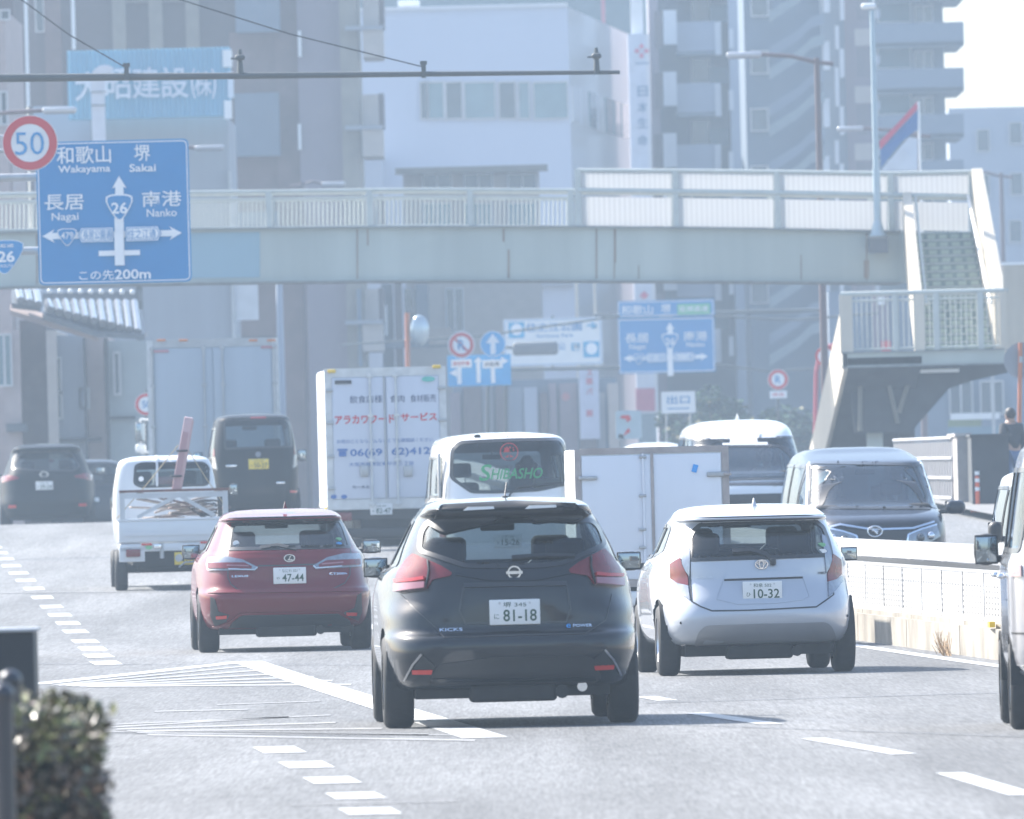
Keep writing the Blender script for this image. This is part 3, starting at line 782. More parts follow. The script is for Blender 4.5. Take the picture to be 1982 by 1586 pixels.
c.part('tail_lamp', K([(392, 605), (430, 580), (468, 556), (484, 610), (526, 700), (530, 768), (450, 752), (398, 715)]), REDL, r=.008, lift=lambda x, z: .012 + .04 * max(0, abs(x) - .6), mirror=True)
c.part('lamp_blade', K([(478, 540), (500, 420), (534, 402), (538, 700), (500, 650), (480, 610)]), CLEARL, off=.01, r=.006, mirror=True)
c.part('lamp_lens', K([(388, 730), (450, 752), (530, 770), (543, 884), (470, 838), (390, 770)]), CLEARL, off=.014, r=.008, mirror=True)
c.line('tailgate_seam', K([(536, 580), (540, 760), (552, 890), (620, 930), (705, 962), (1000, 958), (1505, 932), (1638, 838), (1632, 540)]), .012, SEAL)
c.part('plate_recess', K([(795, 720), (1400, 700), (1450, 852), (1400, 880), (1200, 905), (900, 912), (740, 875)]), SIL, off=-.02, skirt=-.004)
c.part('garnish', K([(828, 672), (1368, 652), (1402, 702), (798, 722)]), SIL, off=.022, r=.008)
c.line('recess_shade_line', K([(800, 728), (1400, 708)]), .012, SEAL, off=.004)  # dark line draws the shade under the garnish
c.part('bumper_insert', K([(560, 1232), (600, 1130), (655, 1075), (1000, 1062), (1580, 1048), (1625, 1080), (1662, 1182), (1400, 1180), (1000, 1196)]), mat('paint_grey', (.3, .31, .33), .4, .3, .6), off=.004, r=.03)
e = K([(1092, 810)])[0]; q, n_ = c.cast(e, 'rear'); c.plate((q.x, q.y - .02, q.z), WHITEP, '和泉 502', 'ひ', '10-32')
e = K([(1085, 605)])[0]; q, n_ = c.cast(e, 'rear')
MB().disc((q.x, q.y - .022, q.z), .056, CHROME, r_in=.046, t=.012, n=28, squash=.72).disc((q.x, q.y - .024, q.z), .022, CHROME, r_in=.015, t=.008, n=20, squash=1.7).disc((q.x, q.y - .025, q.z + .01), .036, CHROME, r_in=.028, t=.008, n=20, squash=.5).build('emblem', c.root)
c.badge_text('AQUA', K([(645, 706)])[0], .02, ALLOY, w=.145); c.badge_text('HYBRID', K([(1548, 671)])[0], .022, BLACKPL, w=.07)
for (a, b), col in (((1552, 503), WHITETXT), ((1545, 455), MATS['sticker_green'])):
    e = K([(a, b)])[0]; q, n_ = c.cast(e, 'rear'); MB().disc((q.x, q.y - .012, q.z), .036, col, t=.003, n=18, squash=.5).build('sticker', c.root)
e = K([(1172, 585), (1120, 535), (1000, 505), (860, 515)]); c.line('wiper', e, .028, BLACKPL, off=.03)
MB().rbox((e[0][0], c.cast(e[0], 'rear')[0].y - .03, e[0][1]), (.05, .05, .06), .015, BLACKPL).build('wiper_pivot', c.root)
p = c.at(1461, 980, 1.1); MB().prism([(p.x - .02, 1.1, 1.40), (p.x + .02, 1.1, 1.40), (p.x, 1.15, 1.48)], .14, SIL).build('antenna', c.root)
c.mirror(1643, 1072, 2.85, 34, 28, arm=.14); c.mirror(0, 0, 2.85, 0, 0, xz=(-.93, .96), size=(.17, .13), arm=.14)
for a, b in ((468, 1055), (1742, 1000)):
    e = K([(a, b)])[0]; q, n_ = c.cast(e, 'rear'); MB().disc((q.x, q.y - .006, q.z), .012, SEAL, t=.004, n=12).build('parking_sensor', c.root)
# ------------------------------------------------------------------ other vehicles
WHITEV = paint('paint_white', (.74, .75, .76), 0., .35)
NAVY = paint('paint_dark_navy', (.008, .014, .028), 0., .4, spec=.1, coat=.6)
GREYW = paint('paint_silver', (.34, .34, .36), .3, .4)
BLUEGLASS = glass_mat('glass_windscreen', (.22, .34, .40), 1.0, ior=2.1)

# --- white delivery van
c = Car('delivery_van', 'white delivery van with green lettering on its rear window, ahead of the black crossover', 986, 170, WHITEV, cat='van', group='cars heading away')
c.shape([(.35, .72, .25, 4.3, 5, 5), (.40, .80, .06, 4.5, 6, 5), (.60, .835, .0, 4.6, 6, 5), (.9, .845, .02, 4.6, 6, 5), (1.2, .845, .05, 4.5, 6, 5), (1.35, .842, .08, 4.2, 6, 5), (1.6, .825, .12, 3.9, 6, 5), (1.85, .795, .18, 3.6, 6, 5),
         (1.94, .775, .24, 3.45, 6, 5), (2.0, .73, .32, 3.3, 5, 5), (2.04, .6, .55, 3.1, 5, 5), (2.07, .3, 1., 2.8, 4, 4)], step=.035)
K = lambda pts: c.LP(pts, 3.67, 580, 680)
c.window('rear_window', 'rear', K([(1078, 900), (1085, 700), (1140, 650), (1500, 632), (1850, 626), (1885, 700), (1902, 940), (1700, 985), (1400, 1000), (1220, 1000)]), WINMID, r=.05, seal=.02)
c.window('windscreen', 'front', [(-.70, 1.25), (.70, 1.25), (.62, 1.86), (-.62, 1.86)], WINCLR)
for sd in ('left', 'right'): c.window('side_window', sd, [(.35, 1.30), (1.9, 1.30), (1.9, 1.78), (.45, 1.78)], WINMID); c.window('side_window', sd, [(2.05, 1.28), (3.6, 1.25), (3.3, 1.78), (2.05, 1.78)], WINMID)
c.finish(arches=[(.95, .31, .36), (3.6, .31, .36)])
c.wheels((.95, 3.6), 1.47, .31, .18); c.chassis(.66, .3, 4., .25, .45)
c.seats(2.9, 1.42, xs=(-.42, .40), h=.7); c.dash(3.6, 1.22, xw=.4); c.cabin_mirror(3.35, 1.78)
MB().rbox((-.05, .55, 1.28), (1.3, .5, .1), .03, DARKIN).build('parcel_load', c.root)
for (a, b, d_) in ((1130, 800, .9), (1650, 800, 2.9)): 
    p = c.at(580 + a / 3.67, 680 + b / 3.67, d_)
hd = MB().sphere((.40, 2.72, 1.66), .115, HAIR, 14, (.85, .95, 1.15)).rbox((.40, 2.75, 1.40), (.44, .24, .34), .11, mat('jacket_dark', (.03, .032, .04), .8)).cyl((.4, 2.74, 1.5), (.4, 2.74, 1.62), .055, SKIN)
hd.sphere((.285, 2.72, 1.65), .03, SKIN, 8).sphere((.515, 2.72, 1.65), .03, SKIN, 8).build('driver', c.root)
MB().rbox((.55, .9, 1.32), (.34, .3, .36), .02, mat('cardboard', (.42, .3, .2), .8)).build('cargo_box', c.root)
GRN = mat('lettering_green', (.02, .34, .12), .5)
q, n_ = c.cast(K([(1510, 870)])[0], 'rear'); mb = MB().text('HIBASHO', (q.x + .06, q.y - .02, q.z), .13, GRN, w=.62, bold=.01).text('S', (q.x - .33, q.y - .02, q.z + .02), .2, GRN, w=.13, bold=.01)
for v in mb.v: v.x += (v.z - q.z) * .22
mb.build('window_lettering', c.root)
q, n_ = c.cast(K([(1450, 822)])[0], 'rear'); MB().text('業務用野菜', (q.x, q.y - .02, q.z), .035, BLACKT, w=.22).build('window_small_lettering', c.root)
q, n_ = c.cast(K([(1487, 716)])[0], 'rear'); MB().disc((q.x, q.y - .025, q.z), .112, SIGNRED, r_in=.102, t=.002).text('柴', (q.x, q.y - .025, q.z), .13, SIGNRED, bold=.03).build('window_crest', c.root)
e = K([(1480, 1050), (1500, 1010), (1560, 968), (1860, 936)]); c.line('wiper', e, .02, BLACKPL, off=.04)
q, n_ = c.cast(K([(1260, 606)])[0], 'rear'); MB().rbox((q.x, q.y - .06, q.z), (.085, .05, .05), .02, BLACKPL).cyl((q.x, q.y - .05, q.z), (q.x + .01, q.y - .02, q.z - .16), .008, BLACKPL, n=6).build('rear_camera', c.root)
q, n_ = c.cast(K([(1478, 606)])[0], 'rear'); MB().disc((q.x, q.y - .01, q.z), .012, BLACKPL, t=.005).build('washer_nozzle', c.root)
for xx in (-.80, .80):
    for k in range(3):
        for sd in (1,):
            y0 = .22 + k * .09; MB().rbox((xx * 1.005, y0, 1.56), (.03, .045, .55), .012, GALV).build('vent', c.root)
c.part('tail_lamp', [(-.80, .8), (-.74, .8), (-.74, 1.2), (-.80, 1.2)], REDL, off=.01, mirror=True)
c.mirror(843, 905, 3.7, 24, 36, BLACKPL, arm=.14); c.mirror(0, 0, 3.7, 0, 0, BLACKPL, xz=(.98, 1.5), size=(.15, .22), arm=.14)
q, n_ = c.cast((0, .75), 'rear'); c.plate((0, q.y - .02, .75), WHITEP, '大阪 400', 'あ', '15-26')

# --- box trucks: a frame helper
def door_bars(mb, x, y, z0, z1, m):
    mb.cyl((x, y - .03, z0), (x, y - .03, z1), .016, m, n=8)
    for z in (z0 + .05, z1 - .05, z0 + (z1 - z0) * .35, z0 + (z1 - z0) * .68): mb.rbox((x, y - .025, z), (.09, .035, .05), .01, m)
def truck_tyres(c, ys, track, R, w, dual=True):
    c.wheels(ys, track, R, w)
# --- food truck
c = Car('box_truck', 'white box truck with red Japanese lettering and telephone number on its rear doors', 747, 207.7, WHITEV, heading=.042, cat='truck', group='cars heading away')
PANEL = mat('truck_panel', (.56, .59, .66), .6, var=.05, streak=True); FRAME = mat('truck_frame', (.62, .63, .62), .5, 0, .2, var=.2, scale=6)
zt = c.at(747, 713, 0).z; zb = c.at(747, 984, 0).z; xl = c.at(632, 850, 0).x; xr = c.at(864, 850, 0).x
W2 = (xr - xl) / 2; xm = (xl + xr) / 2
mb = MB().rbox((xm, 2.25, (zt + zb) / 2), (W2 * 2, 4.5, zt - zb), .05, PANEL)
mb.box(xm - W2 - .012, -.012, zb - .01, xm - W2 + .09, .1, zt + .01, FRAME).box(xm + W2 - .09, -.012, zb - .01, xm + W2 + .012, .1, zt + .01, FRAME).box(xm - W2 + .09, -.014, zt - .12, xm + W2 - .09, .1, zt + .012, FRAME).box(xm - W2 + .09, -.014, zb - .012, xm + W2 - .09, .1, zb + .14, FRAME)
mb.build('cargo_box', c.root)
for sx in (-1, 1): MB().rbox((xm + sx * (W2 - .09) / 2, -.01, (zt + zb) / 2 + .01), ((W2 - .09) - .02, .03, zt - zb - .28), .01, PANEL).build('rear_door', c.root)
for u in (718, 768): x = c.at(u, 850, 0).x; mb = MB(); door_bars(mb, x, -.02, zb + .02, zt - .06, FRAME); mb.build('lock_bar', c.root)
MB().box(c.at(745.5, 850, 0).x - .012, -.035, zb + .14, c.at(745.5, 850, 0).x + .012, -.026, zt - .12, GALV).build('door_gap', c.root)
for u, v in ((705, 912), (790, 912)): p = c.at(u, v, -.05); MB().rbox(p, (.13, .04, .17), .02, GALV).build('door_latch', c.root)
for sx in (-1, 1):
    for f in (.15, .38, .62, .85): MB().rbox((xm + sx * (W2 - .05), -.03, zb + (zt - zb) * f), (.12, .03, .045), .01, GALV).build('hinge', c.root)
NAV = mat('lettering_navy', (.03, .05, .14), .5); REDT = mat('lettering_red', (.62, .03, .05), .5); BLT = mat('lettering_blue', (.03, .13, .4), .5); TEAL = mat('emblem_teal', (.1, .5, .42), .5)
def t_(body, u0, u1, v, hp, m, bold=.0):
    a = c.at(u0, v + (u1 - u0) * SR * .5, -.045); b = c.at(u1, v - (u1 - u0) * SR * .5, -.045); kk = 27000 / 207.7
    return MB().text(body, ((a.x + b.x) / 2, -.032, (a.z + b.z) / 2), hp / kk, m, w=abs(b.x - a.x), bold=bold)
t_('飲食店様', 677, 740, 773, 15, NAV).build('lettering_line', c.root)
t_('食肉', 755, 783, 772, 14, NAV).build('lettering_line', c.root)
t_('食材販売', 794, 844, 771, 15, NAV).build('lettering_line', c.root)
t_('アラカワフード', 648, 764, 812, 17, REDT, .03).build('lettering_line', c.root)
t_('サービス', 776, 846, 807, 16, REDT, .03).build('lettering_line', c.root)
t_('お肉のことならどんなことでも御相談ください', 652, 838, 853, 8, BLT).build('lettering_line', c.root)
t_('06(69', 678, 740, 878, 18, BLT, .02).build('lettering_line', c.root); t_('62)4129', 758, 846, 875, 18, BLT, .02).build('lettering_line', c.root)
t_('大阪市城東区東中浜三丁目', 676, 800, 898, 8, BLT).build('lettering_line', c.root)
t_('荒川食品', 682, 715, 943, 6, NAV).build('lettering_line', c.root)
p = c.at(663, 879, -.045); MB().rbox(p, (.11, .01, .08), .02, BLT).cbox((p.x, p.y, p.z + .06), (.15, .01, .03), BLT).build('telephone_mark', c.root)
p = c.at(664, 740, -.045); MB().rbox(p, (.25, .01, .055), .01, BLACKT).build('maker_badge', c.root)
p = c.at(829, 734, -.045); MB().disc(p, .1, TEAL, squash=.4).build('oval_badge', c.root)
p = c.at(668, 946, -.045)
for u in (646, 666): q = c.at(u, 962, -.03); MB().disc(q, .045, BLT, squash=.7).build('round_mark', c.root)
AMB = mat('lamp_amber', (.75, .5, .02), .3)
for u, v in ((642, 719), (845, 710)): p = c.at(u, v, -.03); MB().rbox(p, (.12, .03, .05), .012, AMB).build('marker_lamp', c.root)
zb2 = zb; g0 = .0
MB().box(xm - W2 * .95, .05, zb - .16, xm + W2 * .95, 4.4, zb - .012, BLACKPL).box(xm - .4, .1, zb - .45, xm + .4, 4.4, zb - .161, UNDER).build('chassis', c.root)
MB().rbox((xm, .1, zb - .36), (W2 * 1.85, .1, .14), .02, BLACKPL).build('rear_bumper', c.root)
for sx in (-1, 1):
    MB().rbox((xm + sx * (W2 - .2), .04, zb - .11), (.3, .06, .13), .015, REDL).build('tail_lamp', c.root)
p = c.at(738, 986, -.01); c.plate((p.x, -.01, p.z), WHITEP, '大阪 800', 'あ', '82-47')
p = c.at(635, 985, .2); MB().sphere((p.x, p.y, p.z), .055, AMB).build('hanging_lamp', c.root)
MB().rbox((xm, 5.4, (zb + zt) / 2 - .2), (W2 * 1.85, 1.7, zt - zb + .25), .12, WHITEV).build('cab', c.root)
c.wheels((.95, 4.9), W2 * 2 - .35, .34, .26)

# --- tall silver box truck far left
c = Car('box_truck', 'tall plain silver box truck behind the kei pickup, its roof just under the footbridge', 412, 256, GREYW, heading=.012, cat='truck', group='cars heading away')
PAN2 = mat('truck_silver_panel', (.36, .41, .46), .7, var=.08, streak=True)
zt = c.at(412, 657, 0).z; zb = .95; xl = c.at(288, 800, 0).x; xr = c.at(540, 790, 0).x; W2 = (xr - xl) / 2; xm = (xl + xr) / 2
mb = MB().rbox((xm, 3.5, (zt + zb) / 2), (2 * W2, 7, zt - zb), .06, PAN2)
mb.box(xm - W2 - .012, -.02, zb, xm - W2 + .1, .1, zt, FRAME).box(xm + W2 - .1, -.02, zb, xm + W2 + .012, .1, zt, FRAME).box(xm - W2 + .1, -.022, zt - .14, xm + W2 - .1, .1, zt + .01, GALV)
mb.build('cargo_box', c.root)
for sx in (-1, 1): MB().rbox((xm + sx * (W2 - .1) / 2, -.01, (zt + zb) / 2), (W2 - .13, .03, zt - zb - .3), .01, PAN2).build('rear_door', c.root)
for u in (396, 432, 296, 533): x = c.at(u, 760, 0).x; mb = MB(); door_bars(mb, x, -.02, zb + .02, zt - .1, GALV); mb.build('lock_bar', c.root)
for u, v in ((312, 680), (520, 672)): p = c.at(u, v, -.04); MB().rbox(p, (.28, .01, .05), .01, mat('faded_red', (.45, .2, .22), .6)).build('badge', c.root)
for u in (312, 355, 490, 525): p = c.at(u, 659, -.03); MB().rbox(p, (.16, .03, .04), .01, mat('lamp_orange', (.6, .18, .04), .4)).build('marker_lamp', c.root)
MB().box(xm - W2 * .9, .05, .5, xm + W2 * .9, 6.9, zb - .01, UNDER).rbox((xm, .1, .5), (W2 * 1.9, .12, .16), .02, BLACKPL).build('chassis', c.root)
for sx in (-1, 1): MB().rbox((xm + sx * (W2 - .3), .04, .78), (.4, .06, .14), .015, REDL).build('tail_lamp', c.root)
MB().rbox((xm, 8.0, 1.7), (2.2, 1.9, 2.2), .15, WHITEV).build('cab', c.root)
c.wheels((1.4, 2.5, 7.6), W2 * 2 - .45, .46, .28)
p = c.at(272, 842, 7.9); MB().tube([(xm - 1.1, 7.9, p.z + .25), (p.x, 7.9, p.z + .3), (p.x, 7.9, p.z - .35), (xm - 1.1, 7.9, p.z - .3)], .02, WHITEPAINT).rbox((p.x, 7.9, p.z + .05), (.2, .08, .38), .04, BLACKPL).rbox((p.x, 7.85, p.z + .05), (.17, .02, .34), .02, MIRG).rbox((p.x, 7.9, p.z - .26), (.2, .1, .16), .04, WHITEPAINT).build('side_mirror', c.root)

# --- black kei wagon
BLK2 = paint('paint_black_dull', (.006, .008, .012), 0., .5, spec=.05, coat=.25)
c = Car('kei_wagon', 'tall black kei wagon with yellow plate, between the kei pickup and the lettered box truck', 497, 229, BLK2, cat='car', group='cars heading away')
c.shape([(.22, .62, .2, 3.2, 5, 5), (.26, .68, .06, 3.3, 6, 5), (.45, .72, .0, 3.39, 6, 5), (.75, .735, .01, 3.39, 6, 5), (.95, .735, .03, 3.3, 6, 5), (1.08, .725, .05, 2.9, 6, 5), (1.2, .71, .07, 2.75, 6, 5), (1.5, .66, .12, 2.5, 6, 5), (1.68, .62, .16, 2.3, 6, 5), (1.76, .585, .2, 2.2, 6, 5), (1.81, .48, .4, 2.0, 5, 5), (1.83, .25, .7, 1.8, 4, 4)], step=.04)
K = lambda pts: c.LP(pts, 6.608, 400, 780)
c.window('rear_window', 'rear', K([(235, 590), (225, 260), (280, 222), (1020, 215), (1060, 270), (1085, 560)]), WINMID, r=.03)
c.window('windscreen', 'front', [(-.62, 1.12), (.62, 1.12), (.56, 1.66), (-.56, 1.66)], WINCLR)
for sd in ('left', 'right'): c.window('side_window', sd, [(.3, 1.12), (1.35, 1.08), (1.35, 1.6), (.4, 1.6)], WINDARK); c.window('side_window', sd, [(1.45, 1.08), (2.6, 1.05), (2.3, 1.58), (1.45, 1.6)], WINMID)
c.finish(arches=[(.55, .29, .33), (2.95, .29, .33)])
c.wheels((.55, 2.95), 1.31, .29, .17); c.chassis(.55, .2, 3., .16, .3); c.seats(2.0, 1.12, h=.6); c.cabin_mirror(2.4, 1.6)
c.part('tail_lamp', K([(1112, 560), (1160, 556), (1172, 650), (1116, 662)]), REDL, off=.012, mirror=True)
c.part('lamp_lens', K([(1112, 668), (1188, 660), (1190, 800), (1096, 838)]), CLEARL, off=.012, mirror=True)
c.part('reflector', K([(1062, 1122), (1156, 1122), (1150, 1148), (1066, 1148)]), REFL, off=.012, mirror=True)
q, n_ = c.cast(K([(665, 783)])[0], 'rear'); c.plate((q.x, q.y - .02, q.z), YELLOWP, 'なにわ 580', 'み', '50-27', ink=BLACKT)
q, n_ = c.cast(K([(658, 660)])[0], 'rear'); MB().disc((q.x, q.y - .02, q.z), .045, mat('badge_grey', (.2, .22, .26), .4), t=.01).build('emblem', c.root)
for a, b, w_ in ((315, 808, .18), (945, 1024, .14)): q, n_ = c.cast(K([(a, b)])[0], 'rear'); MB().rbox((q.x, q.y - .008, q.z), (w_, .012, .035), .005, CHROME).build('badge', c.root)
c.line('high_brake_lamp', K([(560, 195), (760, 190)]), .025, REDL, off=.01)
c.mirror(0, 0, 2.5, 0, 0, xz=(-.86, 1.13), size=(.16, .2)); c.mirror(0, 0, 2.5, 0, 0, xz=(.86, 1.13), size=(.16, .2))

# --- dark station SUV on the crest
c = Car('suv', 'dark navy suv at the far left, half sunk behind the crest of the road', 93, 268, BLK2, heading=.03, group='cars heading away')
c.shape([(.24, .78, .3, 4.2, 6, 4), (.28, .84, .12, 4.5, 6, 4), (.5, .90, .0, 4.6, 6, 4), (.7, .92, .02, 4.6, 5, 4), (.9, .915, .08, 4.5, 5, 4), (1.02, .89, .12, 3.9, 5, 4), (1.1, .84, .16, 3.5, 5, 4), (1.3, .76, .34, 3.0, 5, 5), (1.5, .68, .5, 2.6, 5, 5), (1.55, .66, .4, 2.5, 6, 5), (1.6, .62, .42, 2.4, 6, 5), (1.65, .5, .7, 2.2, 5, 5), (1.67, .25, 1., 2., 4, 4)], step=.04)
K = lambda pts: c.LP(pts, 3.964, 0, 750)
c.window('rear_window', 'rear', K([(95, 625), (100, 545), (140, 500), (530, 490), (570, 540), (610, 610), (560, 640), (330, 640)]), WINMID, r=.03)
c.window('windscreen', 'front', [(-.7, 1.15), (.7, 1.15), (.6, 1.5), (-.6, 1.5)], WINCLR)
for sd in ('left', 'right'): c.window('side_window', sd, [(.9, 1.12), (2.0, 1.08), (2.0, 1.48), (1.2, 1.46)], WINDARK); c.window('side_window', sd, [(2.1, 1.08), (3.2, 1.05), (2.7, 1.44), (2.1, 1.48)], WINMID)
c.finish(); c.wheels((.9, 3.6), 1.6, .35, .22); c.chassis(.7, .3, 4, .2, .4); c.seats(2.4, 1.05)
c.part('tail_lamp', K([(12, 690), (70, 675), (150, 690), (140, 705), (70, 720), (16, 735)]), REDL, off=.012, mirror=True)
q, n_ = c.cast(K([(340, 755)])[0], 'rear'); c.plate((q.x, q.y - .02, q.z), WHITEP, '大阪 330', 'せ', '39-24')
q, n_ = c.cast(K([(338, 668)])[0], 'rear'); MB().disc((q.x, q.y - .02, q.z), .085, CHROME, r_in=.06, t=.01, squash=.7).build('emblem', c.root)
c.line('high_brake_lamp', K([(375, 560), (412, 560)]), .05, REDL, off=-.03)
c.mirror(0, 0, 3.2, 0, 0, xz=(1.03, 1.12), size=(.2, .15)); c.mirror(0, 0, 3.2, 0, 0, xz=(-1.03, 1.12), size=(.2, .15))
c.part('reflector', [(.6, .45), (.74, .45), (.74, .5), (.6, .5)], REFL, off=.012, mirror=True)

# --- low car just beyond it
GRYB = paint('paint_grey_blue', (.025, .03, .04), 0., .4, spec=.1, coat=.3)
c = Car('hatchback', 'dark hatchback mostly hidden behind the navy suv and the kei pickup', 178, 283, GRYB, heading=.02, group='cars heading away')
HATCH = [(.24, .72, .3, 3.6, 6, 4), (.28, .78, .1, 3.8, 6, 4), (.5, .84, .0, 3.9, 6, 4), (.8, .845, .04, 3.9, 5, 4), (.95, .82, .1, 3.4, 5, 4), (1.05, .76, .15, 3.1, 5, 4), (1.3, .66, .35, 2.6, 5, 5), (1.45, .58, .45, 2.3, 5, 5), (1.52, .4, .7, 2., 5, 5), (1.54, .2, 1., 1.8, 4, 4)]
c.shape(HATCH, step=.05)
c.window('rear_window', 'rear', [(-.66, 1.02), (.66, 1.02), (.54, 1.40), (-.54, 1.40)], WINMID)
c.window('windscreen', 'front', [(-.62, 1.08), (.62, 1.08), (.52, 1.40), (-.52, 1.40)], WINCLR)
c.finish(); c.wheels((.7, 3.1), 1.47, .3, .19); c.part('tail_lamp', [(.62, .72), (.8, .72), (.78, 1.0), (.68, 1.0)], REDL, off=.012, mirror=True); c.seats(2.1, .95); c.plate((0, .02, .68), WHITEP, '神戸 500', 'ま', '20-71')

# --- kei pickup with scrap
KW = paint('paint_kei_white', (.60, .62, .64), 0., .45)
c = Car('kei_pickup', 'white kei pickup loaded with scrap timber tied under a metal rack, far left lane', 333, 183.7, KW, heading=.052, cat='truck', group='cars heading away')
Z = lambda u, v, y=0.: c.at(u, v, y)
cy0 = 2.05
cab = [(.45, .60, cy0, 3.2, 7, 5), (.6, .66, cy0, 3.3, 8, 5), (.9, .70, cy0, 3.35, 8, 5), (1.15, .70, cy0 + .01, 3.2, 8, 5), (1.3, .69, cy0 + .02, 3.1, 8, 5), (1.5, .66, cy0 + .04, 3.0, 8, 5), (1.66, .62, cy0 + .07, 2.85, 7, 5), (1.73, .57, cy0 + .12, 2.8, 6, 5), (1.77, .42, cy0 + .25, 2.7, 5, 5), (1.78, .2, cy0 + .35, 2.6, 4, 4)]
c.shape(cab, step=.04, ny=12)
K = lambda pts: [(lambda p: (p.x, p.z))(Z(a / 3.964, 750 + b / 3.964, cy0)) for a, b in pts]
c.window('rear_window', 'rear', K([(1030, 740), (1040, 600), (1090, 585), (1560, 580), (1600, 610), (1600, 735), (1570, 750), (1080, 765)]), WINCLR, r=.04, seal=.015)
c.window('windscreen', 'front', [(-.6, 1.05), (.6, 1.05), (.52, 1.62), (-.52, 1.62)], WINCLR)
for sd in ('left', 'right'): c.window('side_window', sd, [(2.3, 1.1), (3.0, 1.08), (2.8, 1.6), (2.32, 1.6)], WINCLR)
c.finish()
c.seats(2.45, 1.28, xs=(-.3, .3), w=.42, h=.5); c.line('cab_rib', K([(1205, 530), (1205, 760)]), .03, KW, off=.015)
q, n_ = c.cast(K([(1083, 703)])[0], 'rear'); MB().disc((q.x, q.y - .006, q.z), .035, WHITETXT, t=.003).build('sticker', c.root)
zf = Z(225, 1012, 0).z
a = Z(229, 1010, 0); b = Z(445, 1004, 0); xa, xb = a.x + .0, b.x; xm = (xa + xb) / 2
zt = (a.z + b.z) / 2; zl = (Z(229, 1052, 0).z + Z(445, 1046, 0).z) / 2
mb = MB().rbox((xm, .02, (zt + zl) / 2), (xb - xa, .05, zt - zl), .015, KW); mb.cbox((xm, -.012, (zt + zl) / 2 - .03), (xb - xa - .12, .02, .05), KW); mb.rbox((xm, .02, zt + .01), (xb - xa + .02, .07, .035), .01, KW)
mb.build('tailgate', c.root)
for sx in (xa + .02, xb - .02): MB().rbox((sx, 1.02, (zt + zl) / 2), (.04, 1.96, zt - zl), .01, KW).build('bed_side', c.root)
MB().box(xa + .02, .05, zl - .06, xb - .02, 2.0, zl, KW).build('bed_floor', c.root)
zc = (Z(229, 1082, 0).z + Z(445, 1076, 0).z) / 2
mb = MB().rbox((xm, .03, zl - .07), (xb - xa - .02, .06, .1), .012, KW)
for sx in (xa + .17, xb - .17): mb.rbox((sx, .03, (zl + zc) / 2 - .05), (.34, .06, .2), .012, KW)
mb.build('rear_panel', c.root)
for u in (258, 410): 
    p = Z(u, 1071 if u < 300 else 1066, -.02); MB().rbox(p, (.19, .05, .1), .012, REDL).build('tail_lamp', c.root)
for u, v in ((284, 1054), (398, 1050)): p = Z(u, v, -.02); MB().rbox(p, (.14, .02, .03), .005, REFL).build('reflector', c.root)
p = Z(305, 1058, -.02); MB().rbox(p, (.1, .02, .06), .01, CHROME).build('badge', c.root); p = Z(288, 1060, -.02); MB().disc(p, .045, MATS['sticker_green'], squash=.6).build('sticker', c.root)
p = Z(257, 1037, -.012); MB().text('MITSUBISHI', p, .028, ALLOY, w=.22).build('lettering', c.root)
mb = MB().box(-.5, .1, zl - .3, .5, 3.2, zl - .07, UNDER).cyl((.1, .0, .42), (.1, .3, .42), .05, GALV).cyl((-.12, .02, .42), (-.12, .02, .62), .03, GALV).rbox((0, .3, .34), (.9, .3, .12), .03, UNDER).tube([(.1, 0, .3), (.18, 0, .36), (.32, 0, .37)], .012, GALV); mb.build('chassis', c.root)
MB().rbox((-.1, 1.2, .3), (1.2, .14, .14), .05, UNDER).build('axle', c.root)
p = Z(362, 1081, .02); c.plate((p.x, .02, p.z), YELLOWP, '堺 480', 'え', '41-53', ink=BLACKT)
c.wheels((.55, 2.75), 1.30, .27, .165)
c.mirror(221, 975, 2.9, 14, 30, BLACKPL, arm=.1); c.mirror(452, 948, 2.9, 16, 24, BLACKPL, arm=.1)
# rack over the tailgate
RK = mat('rack_paint', (.52, .54, .56), .5, .2, var=.15); RUSTY = mat('rust_bar', (.2, .09, .07), .7, .3, var=.4, scale=12)
za = Z(235, 957, 0).z; zb = Z(442, 947, 0).z; zr = (za + zb) / 2
mb = MB().box(xa + .02, -.02, zt + .03, xa + .09, .05, zr, RK).box(xb - .09, -.02, zt + .03, xb - .02, .05, zr, RK).box(xa + .09, -.018, zr - .08, xb - .09, .045, zr - .01, RK)
def bar(mb, a, b, w, m, t=.04):
    a, b = Vector(a), Vector(b); d = b - a; M = Matrix.Translation((a + b) / 2) @ Matrix.Rotation(-math.atan2(d.z, d.x), 4, 'Y'); return mb.cbox((0, 0, 0), (d.length, t, w), m, M) if False else mb.box(-d.length / 2, -t / 2, -w / 2, d.length / 2, t / 2, w / 2, m, M)
ap = Z(342, 962, 0); bar(mb, (xa + .25, .015, zt + .05), (ap.x - .02, .015, ap.z), .05, RK); bar(mb, (xb - .2, .015, zt + .05), (ap.x + .06, .015, ap.z), .05, RK)
mb.build('rack', c.root); MB().box(xa + .02, -.03, zr + .0, xb - .0, .05, zr + .035, RUSTY).build('rack_bar', c.root)
PKUP = c
